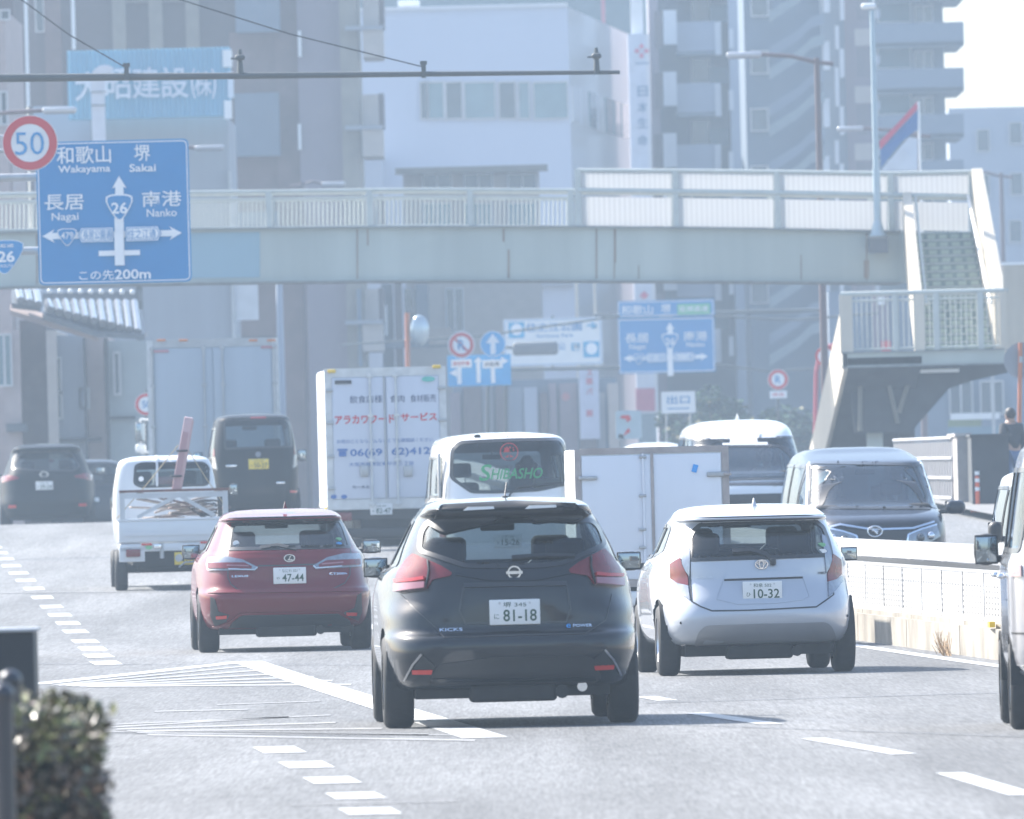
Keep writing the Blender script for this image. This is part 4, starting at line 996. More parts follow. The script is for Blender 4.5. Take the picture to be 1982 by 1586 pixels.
# the load: pieces lie on the bed, each its own thing
WOOD = [mat('weathered_wood', (.27, .24, .22), .8, var=.4, scale=9, bump=.3), mat('pale_wood', (.36, .31, .28), .8, var=.3, scale=9), mat('dark_wood', (.14, .1, .09), .8, var=.4, scale=9)]
PINKP = mat('pink_paint', (.55, .36, .37), .5, .1, .3, var=.12)
def wl(p): return c.MW @ Vector(p)
p0, p1 = Z(341, 948, .05), Z(366, 808, .05)
m_ = MB(); d = (p1 - p0); L = d.length; ang = math.atan2(d.x, d.z)
m_.rbox((0, 0, L / 2), (.115, .1, L), .008, PINKP).box(-.045, -.058, .0, .03, -.051, L * .8, mat('pink_paint_shade', (.42, .24, .25), .55)).box(.052, -.03, .02, .072, .03, L * .97, PINKP)
o = m_.build('painted_post'); o.location = wl(p0); o.rotation_euler = (0.05, ang, 0); tag(o, 'long pink painted post standing tied upright on the kei pickup rack', 'post')
random.seed(4)
for k in range(13):
    L = random.uniform(.45, 1.0); xx = random.uniform(-.12, .42); z = zt + .03 + .021 * k; yy = .35 + random.random() * .9; w_ = random.uniform(.05, .12)
    m_ = MB(); m_.rbox((0, 0, 0), (L, w_, .028), .004, WOOD[random.choice((0, 0, 1, 2))], 1)
    if k % 4 == 0: m_.box(-.02, -.3, -.03, .03, .3, .0, WOOD[0])
    o = m_.build('scrap_plank'); o.location = wl((xx, yy, z)); o.rotation_euler = (random.uniform(-.12, .12), random.uniform(-.20, .20) if k < 9 else random.uniform(-.42, .42), c.rz + random.uniform(-.9, .9))
    tag(o, 'weathered grey brown plank lying in the scrap heap on the kei pickup', 'scrap wood', 'scrap planks heaped on the kei pickup')
m_ = MB()
for k in range(7):
    a0 = random.random() * 6; m_.tube([(.5 + .13 * math.cos(a0 + t_i * .7) * (1 + .15 * k % 3), .3 + .02 * k, zt + .1 + .012 * k + .09 * math.sin(a0 + t_i * .7)) for t_i in range(8)], .007, BLACKPL, 5)
for v in m_.v: v.x += 0
o = m_.build('tangled_wire'); o.location = c.root.location; o.rotation_euler = (0, 0, c.rz); tag(o, 'tangle of black wire in the right corner of the kei pickup bed', 'wire')
ROPE = mat('rope', (.45, .36, .22), .8)
for (u0, v0, u1, v1), lb in (((225, 1005, 345, 862), 'tan rope from the left rear corner of the pickup up to the pink post'), ((362, 868, 440, 985), 'tan rope from the pink post down to the right corner of the pickup')):
    a, b = Z(u0, v0, .0), Z(u1, v1, .0); m_ = MB().tube([a, (a + b) / 2 - Vector((0, 0, .02)), b], .007, ROPE, 6); o = m_.build('rope'); o.location = c.root.location; o.rotation_euler = (0, 0, c.rz); tag(o, lb, 'rope')
a = Z(352, 869, -.02); mb = MB()
for (u, v) in ((352, 873), (341, 922)): p = Z(u, v, .02); mb.rbox(p, (.15, .14, .025), .008, BLACKPL)
o = mb.build('tie_strap'); o.location = c.root.location; o.rotation_euler = (0, 0, c.rz); tag(o, 'dark straps tied round the pink post on the kei pickup', 'strap')

# --- kei reefer truck between the crossover and the silver hatchback
c = Car('kei_truck', 'small white kei box truck with rusty framed rear doors, partly behind the two nearest cars', 1262, 135, WHITEV, heading=.05, cat='truck', group='cars heading away')
PANW = mat('reefer_panel', (.68, .71, .77), .4, 0, .3, var=.05, streak=True); RFR = mat('aluminium_dull', (.40, .36, .35), .5, .5, var=.25, scale=6)
a, b = c.at(1116, 990, 0), c.at(1411, 980, 0); xl, xr = a.x, b.x; zt = (c.at(1116, 872, 0).z + c.at(1411, 863, 0).z) / 2; zb = .62; xm = (xl + xr) / 2; W2 = (xr - xl) / 2
mb = MB().rbox((xm, 1.0, (zt + zb) / 2), (2 * W2, 2.0, zt - zb), .02, WHITEPAINT)
mb.box(xl - .008, -.012, zb, xl + .05, .05, zt, RFR).box(xr - .06, -.012, zb, xr + .008, .05, zt, RFR).box(xl + .05, -.014, zt - .05, xr - .06, .05, zt + .01, RFR).box(xl + .05, -.014, zb - .01, xr - .06, .05, zb + .06, RFR).build('cargo_box', c.root)
xs_ = c.at(1264, 1000, 0).x
MB().rbox(((xl + .05 + xs_) / 2, -.006, (zt + zb) / 2), (xs_ - xl - .07, .03, zt - zb - .13), .006, PANW).build('rear_door', c.root)
MB().rbox(((xr - .06 + xs_) / 2, -.006, (zt + zb) / 2), (xr - .08 - xs_, .03, zt - zb - .13), .006, PANW).build('rear_door', c.root)
mb = MB().box(xs_ - .014, -.03, zb + .05, xs_ + .014, -.022, zt - .05, RFR); mb.cyl((c.at(1244, 900, 0).x, -.035, zb + .05), (c.at(1244, 900, 0).x, -.035, zt - .05), .012, PANW)
for v in (885, 960, 1025, 1060): p = c.at(1244, v, -.035); mb.rbox((p.x, -.035, p.z), (.07, .03, .03), .008, GALV)
mb.build('lock_bar', c.root)
for v in (918, 1100): p = c.at(1392, v, -.03); MB().rbox((p.x - .02, -.035, p.z), (.2, .03, .05), .012, GALV).rbox((p.x + .08, -.05, p.z), (.07, .04, .035), .01, RFR).build('hinge', c.root)
for v in (926,): p = c.at(1134, v, -.03); MB().rbox((p.x + .02, -.035, p.z), (.18, .03, .04), .012, GALV).build('hinge', c.root)
p = c.at(1345, 907, -.03); MB().cbox((p.x, -.028, p.z), (.05, .006, .075), BLUEB, Matrix.Rotation(.3, 4, 'Y')).build('sticker', c.root)
MB().rbox((xm, 2.6, 1.15), (1.38, 1.1, 1.2), .12, WHITEV).build('cab', c.root)
MB().box(-.5 + xm, .05, .35, .5 + xm, 3., zb - .01, UNDER).build('chassis', c.root)
MB().rbox((xm, .03, .50), (1.38, .08, .14), .02, WHITEPAINT).build('rear_bumper', c.root)
for sx in (-1, 1): MB().rbox((xm + sx * .55, .0, .52), (.2, .05, .09), .01, REDL).build('tail_lamp', c.root)
c.wheels((.55, 2.45), 1.28, .27, .165)
p = c.at(1104, 930, 2.6)

# --- dark minivan, oncoming
L_ = 4.6
c = Car('minivan', 'dark minivan coming towards the camera beyond the median barrier', 1634, 163 + L_, NAVY, heading=.078, oncoming=True, cat='car', group='cars coming towards the camera')
c.shape([(.22, .74, .2, 4.3, 6, 5), (.28, .80, .05, 4.5, 6, 5), (.45, .84, .0, 4.58, 6, 5), (.65, .848, .0, 4.6, 6, 5), (.78, .848, .02, 4.58, 6, 5), (.92, .845, .04, 4.5, 6, 4.6), (1.0, .84, .05, 4.25, 6, 4.5), (1.06, .83, .06, 3.85, 6, 4.5), (1.12, .82, .07, 3.65, 6, 4.6), (1.3, .79, .1, 3.4, 6, 5), (1.55, .735, .15, 3.08, 6, 5), (1.60, .715, .18, 2.98, 6, 6), (1.63, .70, .2, 2.85, 6, 6), (1.68, .67, .25, 2.5, 6, 5), (1.73, .62, .35, 2.1, 5, 5), (1.78, .5, .6, 1.8, 5, 5), (1.80, .25, .9, 1.6, 4, 4)], step=.035)
K = lambda pts: c.LP(pts, 2.708, 1250, 780)
c.window('windscreen', 'front', K([(848, 540), (856, 318), (880, 312), (1395, 322), (1415, 352), (1470, 480), (1482, 548), (1300, 556), (900, 552)]), BLUEGLASS, r=.02)
c.window('rear_window', 'rear', [(-.66, 1.1), (.66, 1.1), (.58, 1.62), (-.58, 1.62)], WINDARK)
for sd in ('left', 'right'):
    c.window('side_window', sd, [(.35, 1.12), (1.6, 1.1), (1.6, 1.6), (.45, 1.6)], WINDARK); c.window('side_window', sd, [(1.7, 1.1), (2.7, 1.08), (2.7, 1.58), (1.7, 1.6)], WINDARK); c.window('side_window', sd, [(2.8, 1.08), (3.6, 1.06), (3.1, 1.55), (2.8, 1.58)], WINMID)
c.finish(arches=[(.8, .31, .35), (3.65, .31, .35)])
c.wheels((.8, 3.65), 1.48, .31, .2); c.chassis(.65, .3, 4.1, .18, .4, extra=False)
c.seats(2.3, 1.1, h=.6); c.seats(1.2, 1.05, h=.6); c.cabin_mirror(2.75, 1.50)
LGT = mat('cloth_beige', (.4, .36, .3), .8); SHIRT = mat('shirt_grey', (.1, .11, .13), .8)
MB().rbox((0, 3.45, 1.02), (1.4, .5, .2), .08, DARKIN).build('dashboard', c.root)
c.line('bonnet_edge', K([(905, 548), (1100, 555), (1490, 556)]), .02, SEAL, 'front', off=.01)
c.line('chrome_strip', K([(965, 652), (1020, 640), (1165, 662), (1235, 664), (1400, 658), (1510, 625)]), .022, CHROME, 'front', off=.014)
c.part('grille', K([(985, 660), (1165, 672), (1235, 674), (1390, 668), (1370, 735), (1010, 712)]), BLACKPL, 'front', off=.008)
q, n_ = c.cast(K([(1200, 674)])[0], 'front')
# emblem faces forward (+Y in the car's frame)
mb = MB(); n = 28
for r_o, sq in ((.085, .72),):
    for k in range(n):
        a0, a1 = 2 * PI * k / n, 2 * PI * (k + 1) / n; mb.cyl((q.x + r_o * math.cos(a0), q.y + .03, q.z + r_o * sq * math.sin(a0)), (q.x + r_o * math.cos(a1), q.y + .03, q.z + r_o * sq * math.sin(a1)), .011, CHROME, n=6)
mb.cyl((q.x - .03, q.y + .03, q.z - .03), (q.x + .03, q.y + .03, q.z + .03), .014, CHROME, n=6).cyl((q.x - .04, q.y + .03, q.z + .0), (q.x + .04, q.y + .03, q.z + .01), .01, CHROME, n=6)
mb.build('emblem', c.root)
hl = K([(1370, 690), (1430, 665), (1520, 640), (1540, 700), (1480, 735), (1362, 745)])
hh = c.part('headlamp', hl, CLEARL, 'front', off=.012, mirror=True)
HLD = mat('lamp_inner_dark', (.08, .085, .09), .15, .5, 1.)
for (a, b) in ((1440, 706), (1492, 696)):
    q, n_ = c.cast(K([(a, b)])[0], 'front')
    for sx in (1, -1): MB().sphere((q.x * sx, q.y + .02, q.z), .05, HLD if a < 1450 else CHROME, 12).build('lamp_bulb', hh[0 if sx == 1 else 1])
c.line('lamp_chrome', K([(1366, 745), (1376, 692), (1440, 665), (1520, 640)]), .02, CHROME, 'front', off=.02, mirror=True)
c.line('pillar_chrome', K([(846, 540), (852, 330), (860, 312)]), .018, CHROME, 'front', off=.012, mirror=True)
def occ(x, y, z, hair=HAIR, cloth=SHIRT, par=None):
    mb = MB().sphere((x, y, z), .105, SKIN, 16, (.82, .95, 1.15)).sphere((x, y - .02, z + .035), .112, hair, 14, (.86, .95, 1.02)).cyl((x, y, z - .2), (x, y, z - .06), .055, SKIN)
    mb.rbox((x, y - .02, z - .36), (.46, .24, .4), .11, cloth)
    for sx in (-1, 1):
        mb.cyl((x + sx * .2, y, z - .24), (x + sx * .24, y + .18, z - .46), .05, cloth, .042).cyl((x + sx * .24, y + .18, z - .46), (x + sx * .14, y + .42, z - .40), .04, cloth, .032).sphere((x + sx * .14, y + .44, z - .39), .042, SKIN, 8)
        mb.sphere((x + sx * .035, y + .098, z + .0), .012, HAIR, 6)
    mb.sphere((x, y + .11, z - .02), .02, SKIN, 6).cbox((x, y + .098, z - .06), (.05, .01, .01), mat('lips', (.35, .12, .1), .6))
    return mb.build('driver', par)
occ(.38, 2.55, 1.36, par=c.root)
c.mirror(0, 0, 3.55, 0, 0, xz=(-.97, 1.06), size=(.24, .16), arm=.12); c.mirror(0, 0, 3.55, 0, 0, xz=(.97, 1.06), size=(.24, .16), arm=.12)
for o in [q for q in c.root.children if q.name.startswith('side_mirror')]: o.rotation_euler.z = PI if False else 0

# --- white minivan behind it
c = Car('minivan', 'white minivan with a large windscreen, behind the dark minivan in the oncoming lane', 1414, 193 + 4.8, WHITEV, heading=.052, oncoming=True, cat='car', group='cars coming towards the camera')
c.shape([(.22, .76, .2, 4.5, 6, 5), (.3, .82, .05, 4.7, 6, 5), (.65, .86, .0, 4.8, 6, 5), (.95, .86, .03, 4.7, 6, 4.6), (1.05, .85, .05, 4.3, 6, 4.5), (1.12, .84, .07, 3.9, 6, 4.6), (1.35, .80, .1, 3.6, 6, 5), (1.6, .75, .15, 3.25, 6, 5), (1.7, .72, .2, 3.1, 6, 5), (1.78, .66, .3, 2.9, 5, 5), (1.84, .5, .5, 2.7, 5, 5), (1.86, .25, .8, 2.4, 4, 4)], step=.04)
K = lambda pts: c.LP(pts, 2.708, 1250, 780)
c.window('windscreen', 'front', K([(240, 430), (252, 228), (700, 226), (745, 240), (770, 300), (790, 430)]), BLUEGLASS, r=.02)
c.window('rear_window', 'rear', [(-.66, 1.1), (.66, 1.1), (.58, 1.62), (-.58, 1.62)], WINDARK)
for sd in ('left', 'right'): c.window('side_window', sd, [(.35, 1.12), (2.0, 1.1), (2.0, 1.62), (.45, 1.62)], WINDARK); c.window('side_window', sd, [(2.1, 1.1), (3.7, 1.08), (3.3, 1.6), (2.1, 1.62)], WINMID)
c.finish(); c.wheels((.8, 3.75), 1.5, .32, .2); c.seats(2.4, 1.15, h=.6); c.cabin_mirror(3.0, 1.55)
MB().rbox((0, 3.65, 1.04), (1.4, .5, .2), .08, DARKIN).build('dashboard', c.root)
occ(-.36, 2.65, 1.36, cloth=LGT, par=c.root)
c.line('bonnet_edge', [(-.8, 1.0), (0, 1.03), (.8, 1.0)], .012, SEAL, 'front', off=.006)
c.part('grille', [(-.6, .62), (.6, .62), (.62, .82), (-.62, .82)], BLACKPL, 'front', off=.008); c.part('headlamp', [(.5, .8), (.8, .82), (.82, .95), (.55, .9)], CLEARL, 'front', off=.012, mirror=True)
MB().prism([(-.03, 0, 0), (.03, 0, 0), (0, 0, .1)], .16, WHITEV).build('antenna', c.root).location = (0, 2.0, 1.85)
c.mirror(0, 0, 3.7, 0, 0, xz=(-1.0, 1.12), size=(.24, .18)); c.mirror(0, 0, 3.7, 0, 0, xz=(1.0, 1.12), size=(.24, .18))
# --- white car roof beyond it
c = Car('hatchback', 'white car in the oncoming lane, only its roof showing above the kei box truck', 1258, 280, WHITEV, heading=.05, oncoming=True, cat='car', group='cars coming towards the camera')
c.shape([(a, b, d0, e + .0, f, g) for a, b, d0, e, f, g in HATCH], step=.05)
c.window('rear_window', 'rear', [(-.66, 1.02), (.66, 1.02), (.54, 1.40), (-.54, 1.40)], WINMID); c.window('windscreen', 'front', [(-.64, 1.06), (.64, 1.06), (.52, 1.42), (-.52, 1.42)], BLUEGLASS)
c.finish(); c.wheels((.7, 3.1), 1.47, .3, .19); c.part('headlamp', [(.5, .68), (.78, .72), (.74, .82), (.5, .78)], CLEARL, 'front', off=.01, mirror=True)

# --- silver kei van at the right edge
c = Car('kei_van', 'silver kei van cut off by the right edge, its left mirror sticking out', 2186, 88.5, GREYW, heading=-.008, cat='van', group='cars heading away')
c.shape([(.32, .64, .2, 3.1, 6, 5), (.36, .70, .05, 3.25, 7, 5), (.5, .73, .0, 3.38, 8, 5), (.8, .737, .0, 3.39, 8, 5), (1.0, .737, .02, 3.35, 8, 5), (1.08, .725, .04, 3.25, 8, 5), (1.12, .71, .05, 3.2, 8, 5), (1.3, .685, .07, 3.1, 7, 5), (1.6, .64, .10, 2.9, 7, 5), (1.74, .61, .13, 2.75, 6, 5), (1.80, .575, .18, 2.6, 6, 5), (1.86, .45, .35, 2.4, 5, 5), (1.88, .25, .6, 2.1, 4, 4)], step=.03)
c.window('rear_window', 'rear', [(-.585, 1.16), (.585, 1.16), (.54, 1.68), (-.54, 1.68)], WINDARK, r=.06)
c.window('windscreen', 'front', [(-.6, 1.1), (.6, 1.1), (.54, 1.68), (-.54, 1.68)], WINCLR)
for sd in ('left', 'right'): c.window('side_window', sd, [(.22, 1.14), (1.05, 1.14), (1.05, 1.66), (.27, 1.66)], WINDARK); c.window('side_window', sd, [(1.15, 1.14), (1.95, 1.14), (1.95, 1.66), (1.15, 1.66)], WINDARK); c.window('side_window', sd, [(2.05, 1.12), (2.95, 1.08), (2.75, 1.62), (2.05, 1.65)], WINMID)
c.finish(arches=[(.62, .29, .33), (2.9, .29, .33)])
c.wheels((.62, 2.9), 1.31, .285, .165); c.arch_liner((.62, 2.9), 1.31, .32); c.chassis(.55, .25, 3., .2, .4); c.seats(2.1, 1.2, h=.6); c.seats(1.1, 1.15, h=.6)
c.part('tail_lamp', [(-.71, .98), (-.65, .98), (-.65, 1.05), (-.71, 1.05)], mat('lamp_faded', (.4, .28, .28), .4), off=.012, mirror=True)
c.line('bumper_seam', [(-.72, .62), (0, .60), (.72, .62)], .012, SEAL); c.line('lower_trim', [(-.7, .40), (0, .39), (.7, .40)], .03, CHROME, off=.01)
for yy in (.9, 2.2): 
    q, n_ = c.cast((yy, .98), 'left'); MB().rbox((q.x - .03, yy, .98), (.05, .18, .035), .015, CHROME).build('door_handle', c.root)
q, n_ = c.cast((.0, .92), 'rear'); c.plate((0, q.y - .02, .92), YELLOWP, '大阪 480', 'り', '36-05', ink=BLACKT)
c.mirror(1909, 1064, 2.75, 48, 62, BLACKPL, arm=.12); c.mirror(0, 0, 2.75, 0, 0, BLACKPL, xz=(.9, 1.2), size=(.16, .2), arm=.1)

# --- small white van, oncoming, right edge
c = Car('kei_van', 'white kei van coming towards the camera at the right edge behind the barrier', 2062, 128, WHITEV, heading=.045, oncoming=True, cat='van', group='cars coming towards the camera')
c.shape([(.26, .66, .15, 3.2, 6, 5), (.32, .71, .03, 3.3, 6, 5), (.5, .735, .0, 3.39, 6, 5), (.85, .737, .01, 3.38, 6, 5), (.98, .73, .03, 3.25, 6, 5), (1.04, .72, .04, 3.1, 6, 5), (1.3, .675, .08, 2.9, 6, 5), (1.52, .62, .12, 2.7, 6, 5), (1.6, .58, .18, 2.6, 6, 5), (1.65, .45, .35, 2.4, 5, 5), (1.67, .25, .6, 2.1, 4, 4)], step=.04)
c.window('windscreen', 'front', [(-.62, 1.05), (.62, 1.05), (.54, 1.5), (-.54, 1.5)], BLUEGLASS, r=.04)
for sd in ('left', 'right'): c.window('side_window', sd, [(1.9, 1.02), (2.75, 1.0), (2.55, 1.46), (1.9, 1.5)], WINMID); c.window('side_window', sd, [(.4, 1.02), (1.8, 1.02), (1.8, 1.5), (.5, 1.5)], WINDARK)
c.finish(); c.wheels((.6, 2.85), 1.3, .28, .165); c.seats(1.9, 1.05, h=.5)
c.part('headlamp', [(.45, .68), (.7, .7), (.7, .86), (.5, .84)], CLEARL, 'front', off=.012, mirror=True); c.part('grille', [(-.4, .55), (.4, .55), (.4, .64), (-.4, .64)], BLACKPL, 'front', off=.008)
c.mirror(0, 0, 2.75, 0, 0, BLACKPL, xz=(.84, 1.1), size=(.13, .2), arm=.1); c.mirror(0, 0, 2.75, 0, 0, BLACKPL, xz=(-.84, 1.1), size=(.13, .2), arm=.1)
MB().tube([(0, 2.2, 1.66), (-.04, 2.2, 1.72), (.04, 2.2, 1.74), (.05, 2.2, 1.66)], .006, CHROME, 6).build('roof_loop', c.root)
# ------------------------------------------------------------------ signs
def rr(cx, cz, w, h, r, y, n=4):
    p = rnd([(cx - w / 2, cz - h / 2), (cx + w / 2, cz - h / 2), (cx + w / 2, cz + h / 2), (cx - w / 2, cz + h / 2)], r, n); return [Vector((a, y, b)) for a, b in p]
class Sign:
    def __init__(s, name, label, cat, d, u, v, group=None):
        s.d = d; s.k = FPX / d; p = P(u, v, d); s.c = p; s.root = thing(name, label, cat, p, 0, group); s.n = 0
    def p(s, u, v, lift=0.): q = P(u, v, s.d) - s.c; return Vector((q.x, -lift, q.z))
    def poly(s, pts, m, name, lift=.006, t=.004, dn=0):
        return MB().prism([s.p(u, v, lift) for u, v in pts], t, m).build(name, s.root)
    def plate(s, u0, v0, u1, v1, m, name='panel', r=.06, t=.03, lift=0., par=None):
        """upright rectangle whose centre sits on the pixel box centre"""
        c = s.p((u0 + u1) / 2, (v0 + v1) / 2, lift); w, h = (u1 - u0) / s.k, (v1 - v0) / s.k
        return MB().prism(rr(c.x, c.z, w, h, r, c.y) if r else [Vector((c.x + a * w / 2, c.y, c.z + b * h / 2)) for a, b in ((-1, -1), (1, -1), (1, 1), (-1, 1))], t, m).build(name, s.root)
    def frame(s, u0, v0, u1, v1, wpx, m, lift=.006, r=.06, name='border'):
        c = s.p((u0 + u1) / 2, (v0 + v1) / 2, lift); w, h = (u1 - u0) / s.k, (v1 - v0) / s.k; e = wpx / s.k
        a = rr(c.x, c.z, w, h, r, c.y, 6); b = rr(c.x, c.z, w - 2 * e, h - 2 * e, max(.005, r - e), c.y, 6); n = len(a)
        return MB().add(a + b, [(i, (i + 1) % n, n + (i + 1) % n, n + i) for i in range(n)], m).build(name, s.root)
    def txt(s, body, u, v, hpx, m, wpx=None, lift=.008, bold=.008, name='lettering'):
        lift = max(lift, .018 + s.n * .0022)
        return MB().text(body, s.p(u, v, lift), hpx / s.k, m, w=None if wpx is None else wpx / s.k, bold=bold).build(name, s.root)
    def lbox(s, u, v, wpx, hpx, m, lift=.007, name='mark'):
        s.n += 1; lift += s.n * .0012; c = s.p(u, v, lift); w, h = wpx / s.k, hpx / s.k
        return MB().prism([c + Vector((a * w / 2, 0, b * h / 2)) for a, b in ((-1, -1), (1, -1), (1, 1), (-1, 1))], .003, m).build(name, s.root)
    def pts(s, lst, u, v, m, lift=.007, name='mark', t=.003):
        """polygon given in pixels around (u, v), x right, y up"""
        s.n += 1; lift += s.n * .0022; c = s.p(u, v, lift); return MB().prism([c + Vector((a / s.k, 0, b / s.k)) for a, b in lst], min(t, .001), m).build(name, s.root)
    def ring(s, u, v, r, r_in, m, lift=.008, name='ring', sq=1.):
        return MB().disc(s.p(u, v, lift), r / s.k, m, r_in=r_in / s.k, t=.004, n=48, squash=sq).build(name, s.root)
    def disc(s, u, v, r, m, lift=.0, name='panel', t=.02): return MB().disc(s.p(u, v, lift), r / s.k, m, n=48, t=t).build(name, s.root)
def shield(w, h):
    o = []
    for i in range(9): t = i / 8; o.append((-w / 2 + w * t, h * .5 - h * .0 - (abs(t - .5) * 2) ** 4 * h * .10))
    o += [(w * .5, h * .22), (w * .40, 0), (w * .22, -h * .30), (w * .08, -h * .47), (0, -h * .5), (-w * .08, -h * .47), (-w * .22, -h * .30), (-w * .40, 0), (-w * .5, h * .22)]
    return o
def arrow_h(sg, l=24, hw=13, tw=6):
    return [(0, 0), (-sg * l, hw), (-sg * l * .8, tw), (-sg * l * .8, -tw), (-sg * l, -hw)]
SW = WHITETXT
LN = [0]
def guide(s, f, cx, cy, top=True, small=False):
    """the crossing diagram and place names; f = size, (cx, cy) = pixel of the crossing"""
    U = lambda a: cx + a * f; V = lambda b, a=0: cy + b * f - a * f * SR
    def T(body, a, b, h, w): s.txt(body, U(a), V(b, a), h * f, SW, w * f)
    T('長居', -107, -65, 30, 76); T('Nagai', -105, -35, 19, 52); T('南港', 82, -67, 30, 76); T('Nanko', 82, -40, 15, 58)
    s.pts([(-9 * f, -60 * f), (9 * f, -60 * f), (9 * f, 32 * f), (-9 * f, 32 * f)], U(0), V(0), SW, name='road_bar')
    s.pts([(a * f, b * f) for a, b in arrow_h(-1)], U(-149), V(0, -149), SW, lift=.009, name='arrow'); s.pts([(a * f, b * f) for a, b in arrow_h(1)], U(121), V(0, 121), SW, lift=.009, name='arrow')
    s.lbox(U(-14), V(0, -14), 232 * f, 12 * f, SW, name='road_bar')
    s.pts([(0, 27 * f), (14 * f, 3 * f), (8 * f, 6 * f), (8 * f, -14 * f), (-8 * f, -14 * f), (-8 * f, 6 * f), (-14 * f, 3 * f)], U(0), V(-86), SW, name='arrow')
    for k, (q, m, l) in enumerate(((1, SW, .010), (.88, SIGNBLUE, .0115))): s.pts([(a * q * f, b * q * f) for a, b in shield(52, 52)], U(0), V(-52), m, l, name='route_shield')
    s.txt('26', U(0), V(-51), 22 * f, SW, 31 * f, lift=.013, bold=.02)
    for k, (q, m, l) in enumerate(((1, SW, .010), (.9, SIGNBLUE, .0115))): s.pts([(a * q * f, b * q * f) for a, b in shield(37, 34)], U(-101), V(3, -101), m, l, name='route_shield')
    s.txt('479', U(-101), V(0, -101), 14 * f, SW, 24 * f, lift=.013, bold=.01)
    for body, a, w, sg in (('長居公園通', -43, 60, -1), ('住之江通', 44, 60, 1)):
        for q, m, l in ((0, SIGNBLUE, .010), (1.6, SW, .0115), (3.2, SIGNBLUE, .0125), (4.6, SW, .0135)):
            hw, hh = (w / 2 + 2 - q) * f, (15 - q) * f
            pl = [(-hw, hh), (hw, hh), (hw, -hh), (-hw, -hh)]
            pl = [(-hw, hh), (hw, hh), (hw + 5 * f, 0), (hw, -hh), (-hw, -hh)] if sg > 0 else [(-hw, hh), (hw, hh), (hw, -hh), (-hw, -hh), (-hw - 5 * f, 0)]
            s.pts(pl, U(a), V(0, a), m, l, name='street_plate', t=.001)
        s.txt(body, U(a), V(0, a), 18 * f, SIGNBLUE, (w - 6) * f, lift=.0145, bold=.004)

# big guide sign on the left
s = Sign('guide_sign', 'big blue road guide sign for Wakayama and Sakai, this way 200 m, at the left', 'road sign', 208, 220, 410)
s.plate(72, 272, 368, 549, SIGNBLUE, r=.09, t=.05); s.frame(75, 275, 365, 546, 2.0, SW, r=.08)
s.txt('和歌山', 162, 300, 34, SW, 105); s.txt('堺', 275, 296, 32, SW, 31); s.txt('Wakayama', 163, 329, 18, SW, 101, bold=.015); s.txt('Sakai', 276, 325, 15, SW, 51, bold=.015)
guide(s, 1.0, 231, 454)
s.lbox(231, 490, 80, 10, SW, name='road_bar'); s.pts([(-9, 38), (9, 38), (9, -26), (-9, -26)], 231, 488, SW, name='road_bar')
s.txt('この先', 187, 533, 19, SW, 67); s.txt('200m', 257, 531, 19, SW, 70, bold=.02)
mb = MB(); 
for z in (-.55, .55): mb.cyl((-8, .16, z), (1.0, .16, z), .06, GALV)
mb.build('support_arm', s.root)
s = Sign('speed_sign', 'round red rimmed 50 speed limit sign overlapping the big blue sign', 'road sign', 199, 58, 277)
s.disc(58, 277, 54, WHITEPAINT); s.ring(58, 277, 52.5, 37, SIGNRED); s.txt('50', 57, 278, 44, mat('sign_cyan_blue', (.03, .26, .55), .45), 56, bold=-.004)
MB().cyl((-1.5, .06, .1), (0, .06, .1), .03, GALV).cyl((-1.5, .06, -.1), (0, .06, -.1), .03, GALV).build('support_arm', s.root)
s = Sign('route_sign', 'blue route 26 shield sign cut by the left edge of the photo', 'road sign', 203, 8, 498)
s.pts(shield(76, 66), 8, 498, SW, 0, name='panel', t=.02); s.pts([(a * .96, b * .96) for a, b in shield(76, 66)], 8, 498, mat('shield_blue', (.02, .25, .55), .45), .006, name='shield')
s.txt('26', 12, 497, 22, SW, 33, bold=.03); s.txt('ROUTE', 13, 515, 6, SW, 24); s.txt('国道', 12, 476, 7, SW, 30)
# mast arm with stays
p0, p1 = P(-60, 152, 182), P(1200, 140, 182)
r = thing('mast_arm', 'long dark tapering mast arm reaching in from the top left', 'mast arm', p0)
q = p1 - p0; n = 12; mb = MB(); DPOLE = mat('dark_pole', (.09, .10, .10), .5, .3)
for i in range(n): mb.cyl(q * (i / n), q * ((i + 1) / n), .056 - .03 * i / n, DPOLE, .056 - .03 * (i + 1) / n, caps=(i in (0, n - 1)))
mb.build('arm', r)
for u, v in ((245, 141), (820, 137)):
    c_ = P(u, v, 182) - p0; MB().cbox(c_, (.06, .15, .19), DPOLE).cbox(c_ + Vector((0, 0, .1)), (.09, .1, .05), DPOLE).build('clamp', r)
for (u0, v0, u1, v1) in ((245, 132, 20, -16), (820, 130, 300, -16)):
    a, b = P(u0, v0, 182) - p0, P(u1, v1, 182) - p0; m_ = (a + b) / 2 - Vector((0, 0, .06)); MB().tube([a, m_, b], .009, BLACKPL, 6).build('stay_wire', r)
for u in (465, 1155):
    c_ = P(u, 131 if u > 1000 else 134, 182) - p0; mb = MB().cyl(c_ - Vector((0, 0, .09)), c_ + Vector((0, 0, .14)), .045, DPOLE, .03).rbox(c_ + Vector((0, 0, .15)), (.13, .16, .07), .03, DPOLE).cyl(c_ + Vector((0, 0, .19)), c_ + Vector((0, 0, .26)), .03, DPOLE, .02).cyl(c_ + Vector((-.12, 0, .14)), c_ + Vector((.06, 0, .14)), .012, DPOLE); mb.build('camera', r)

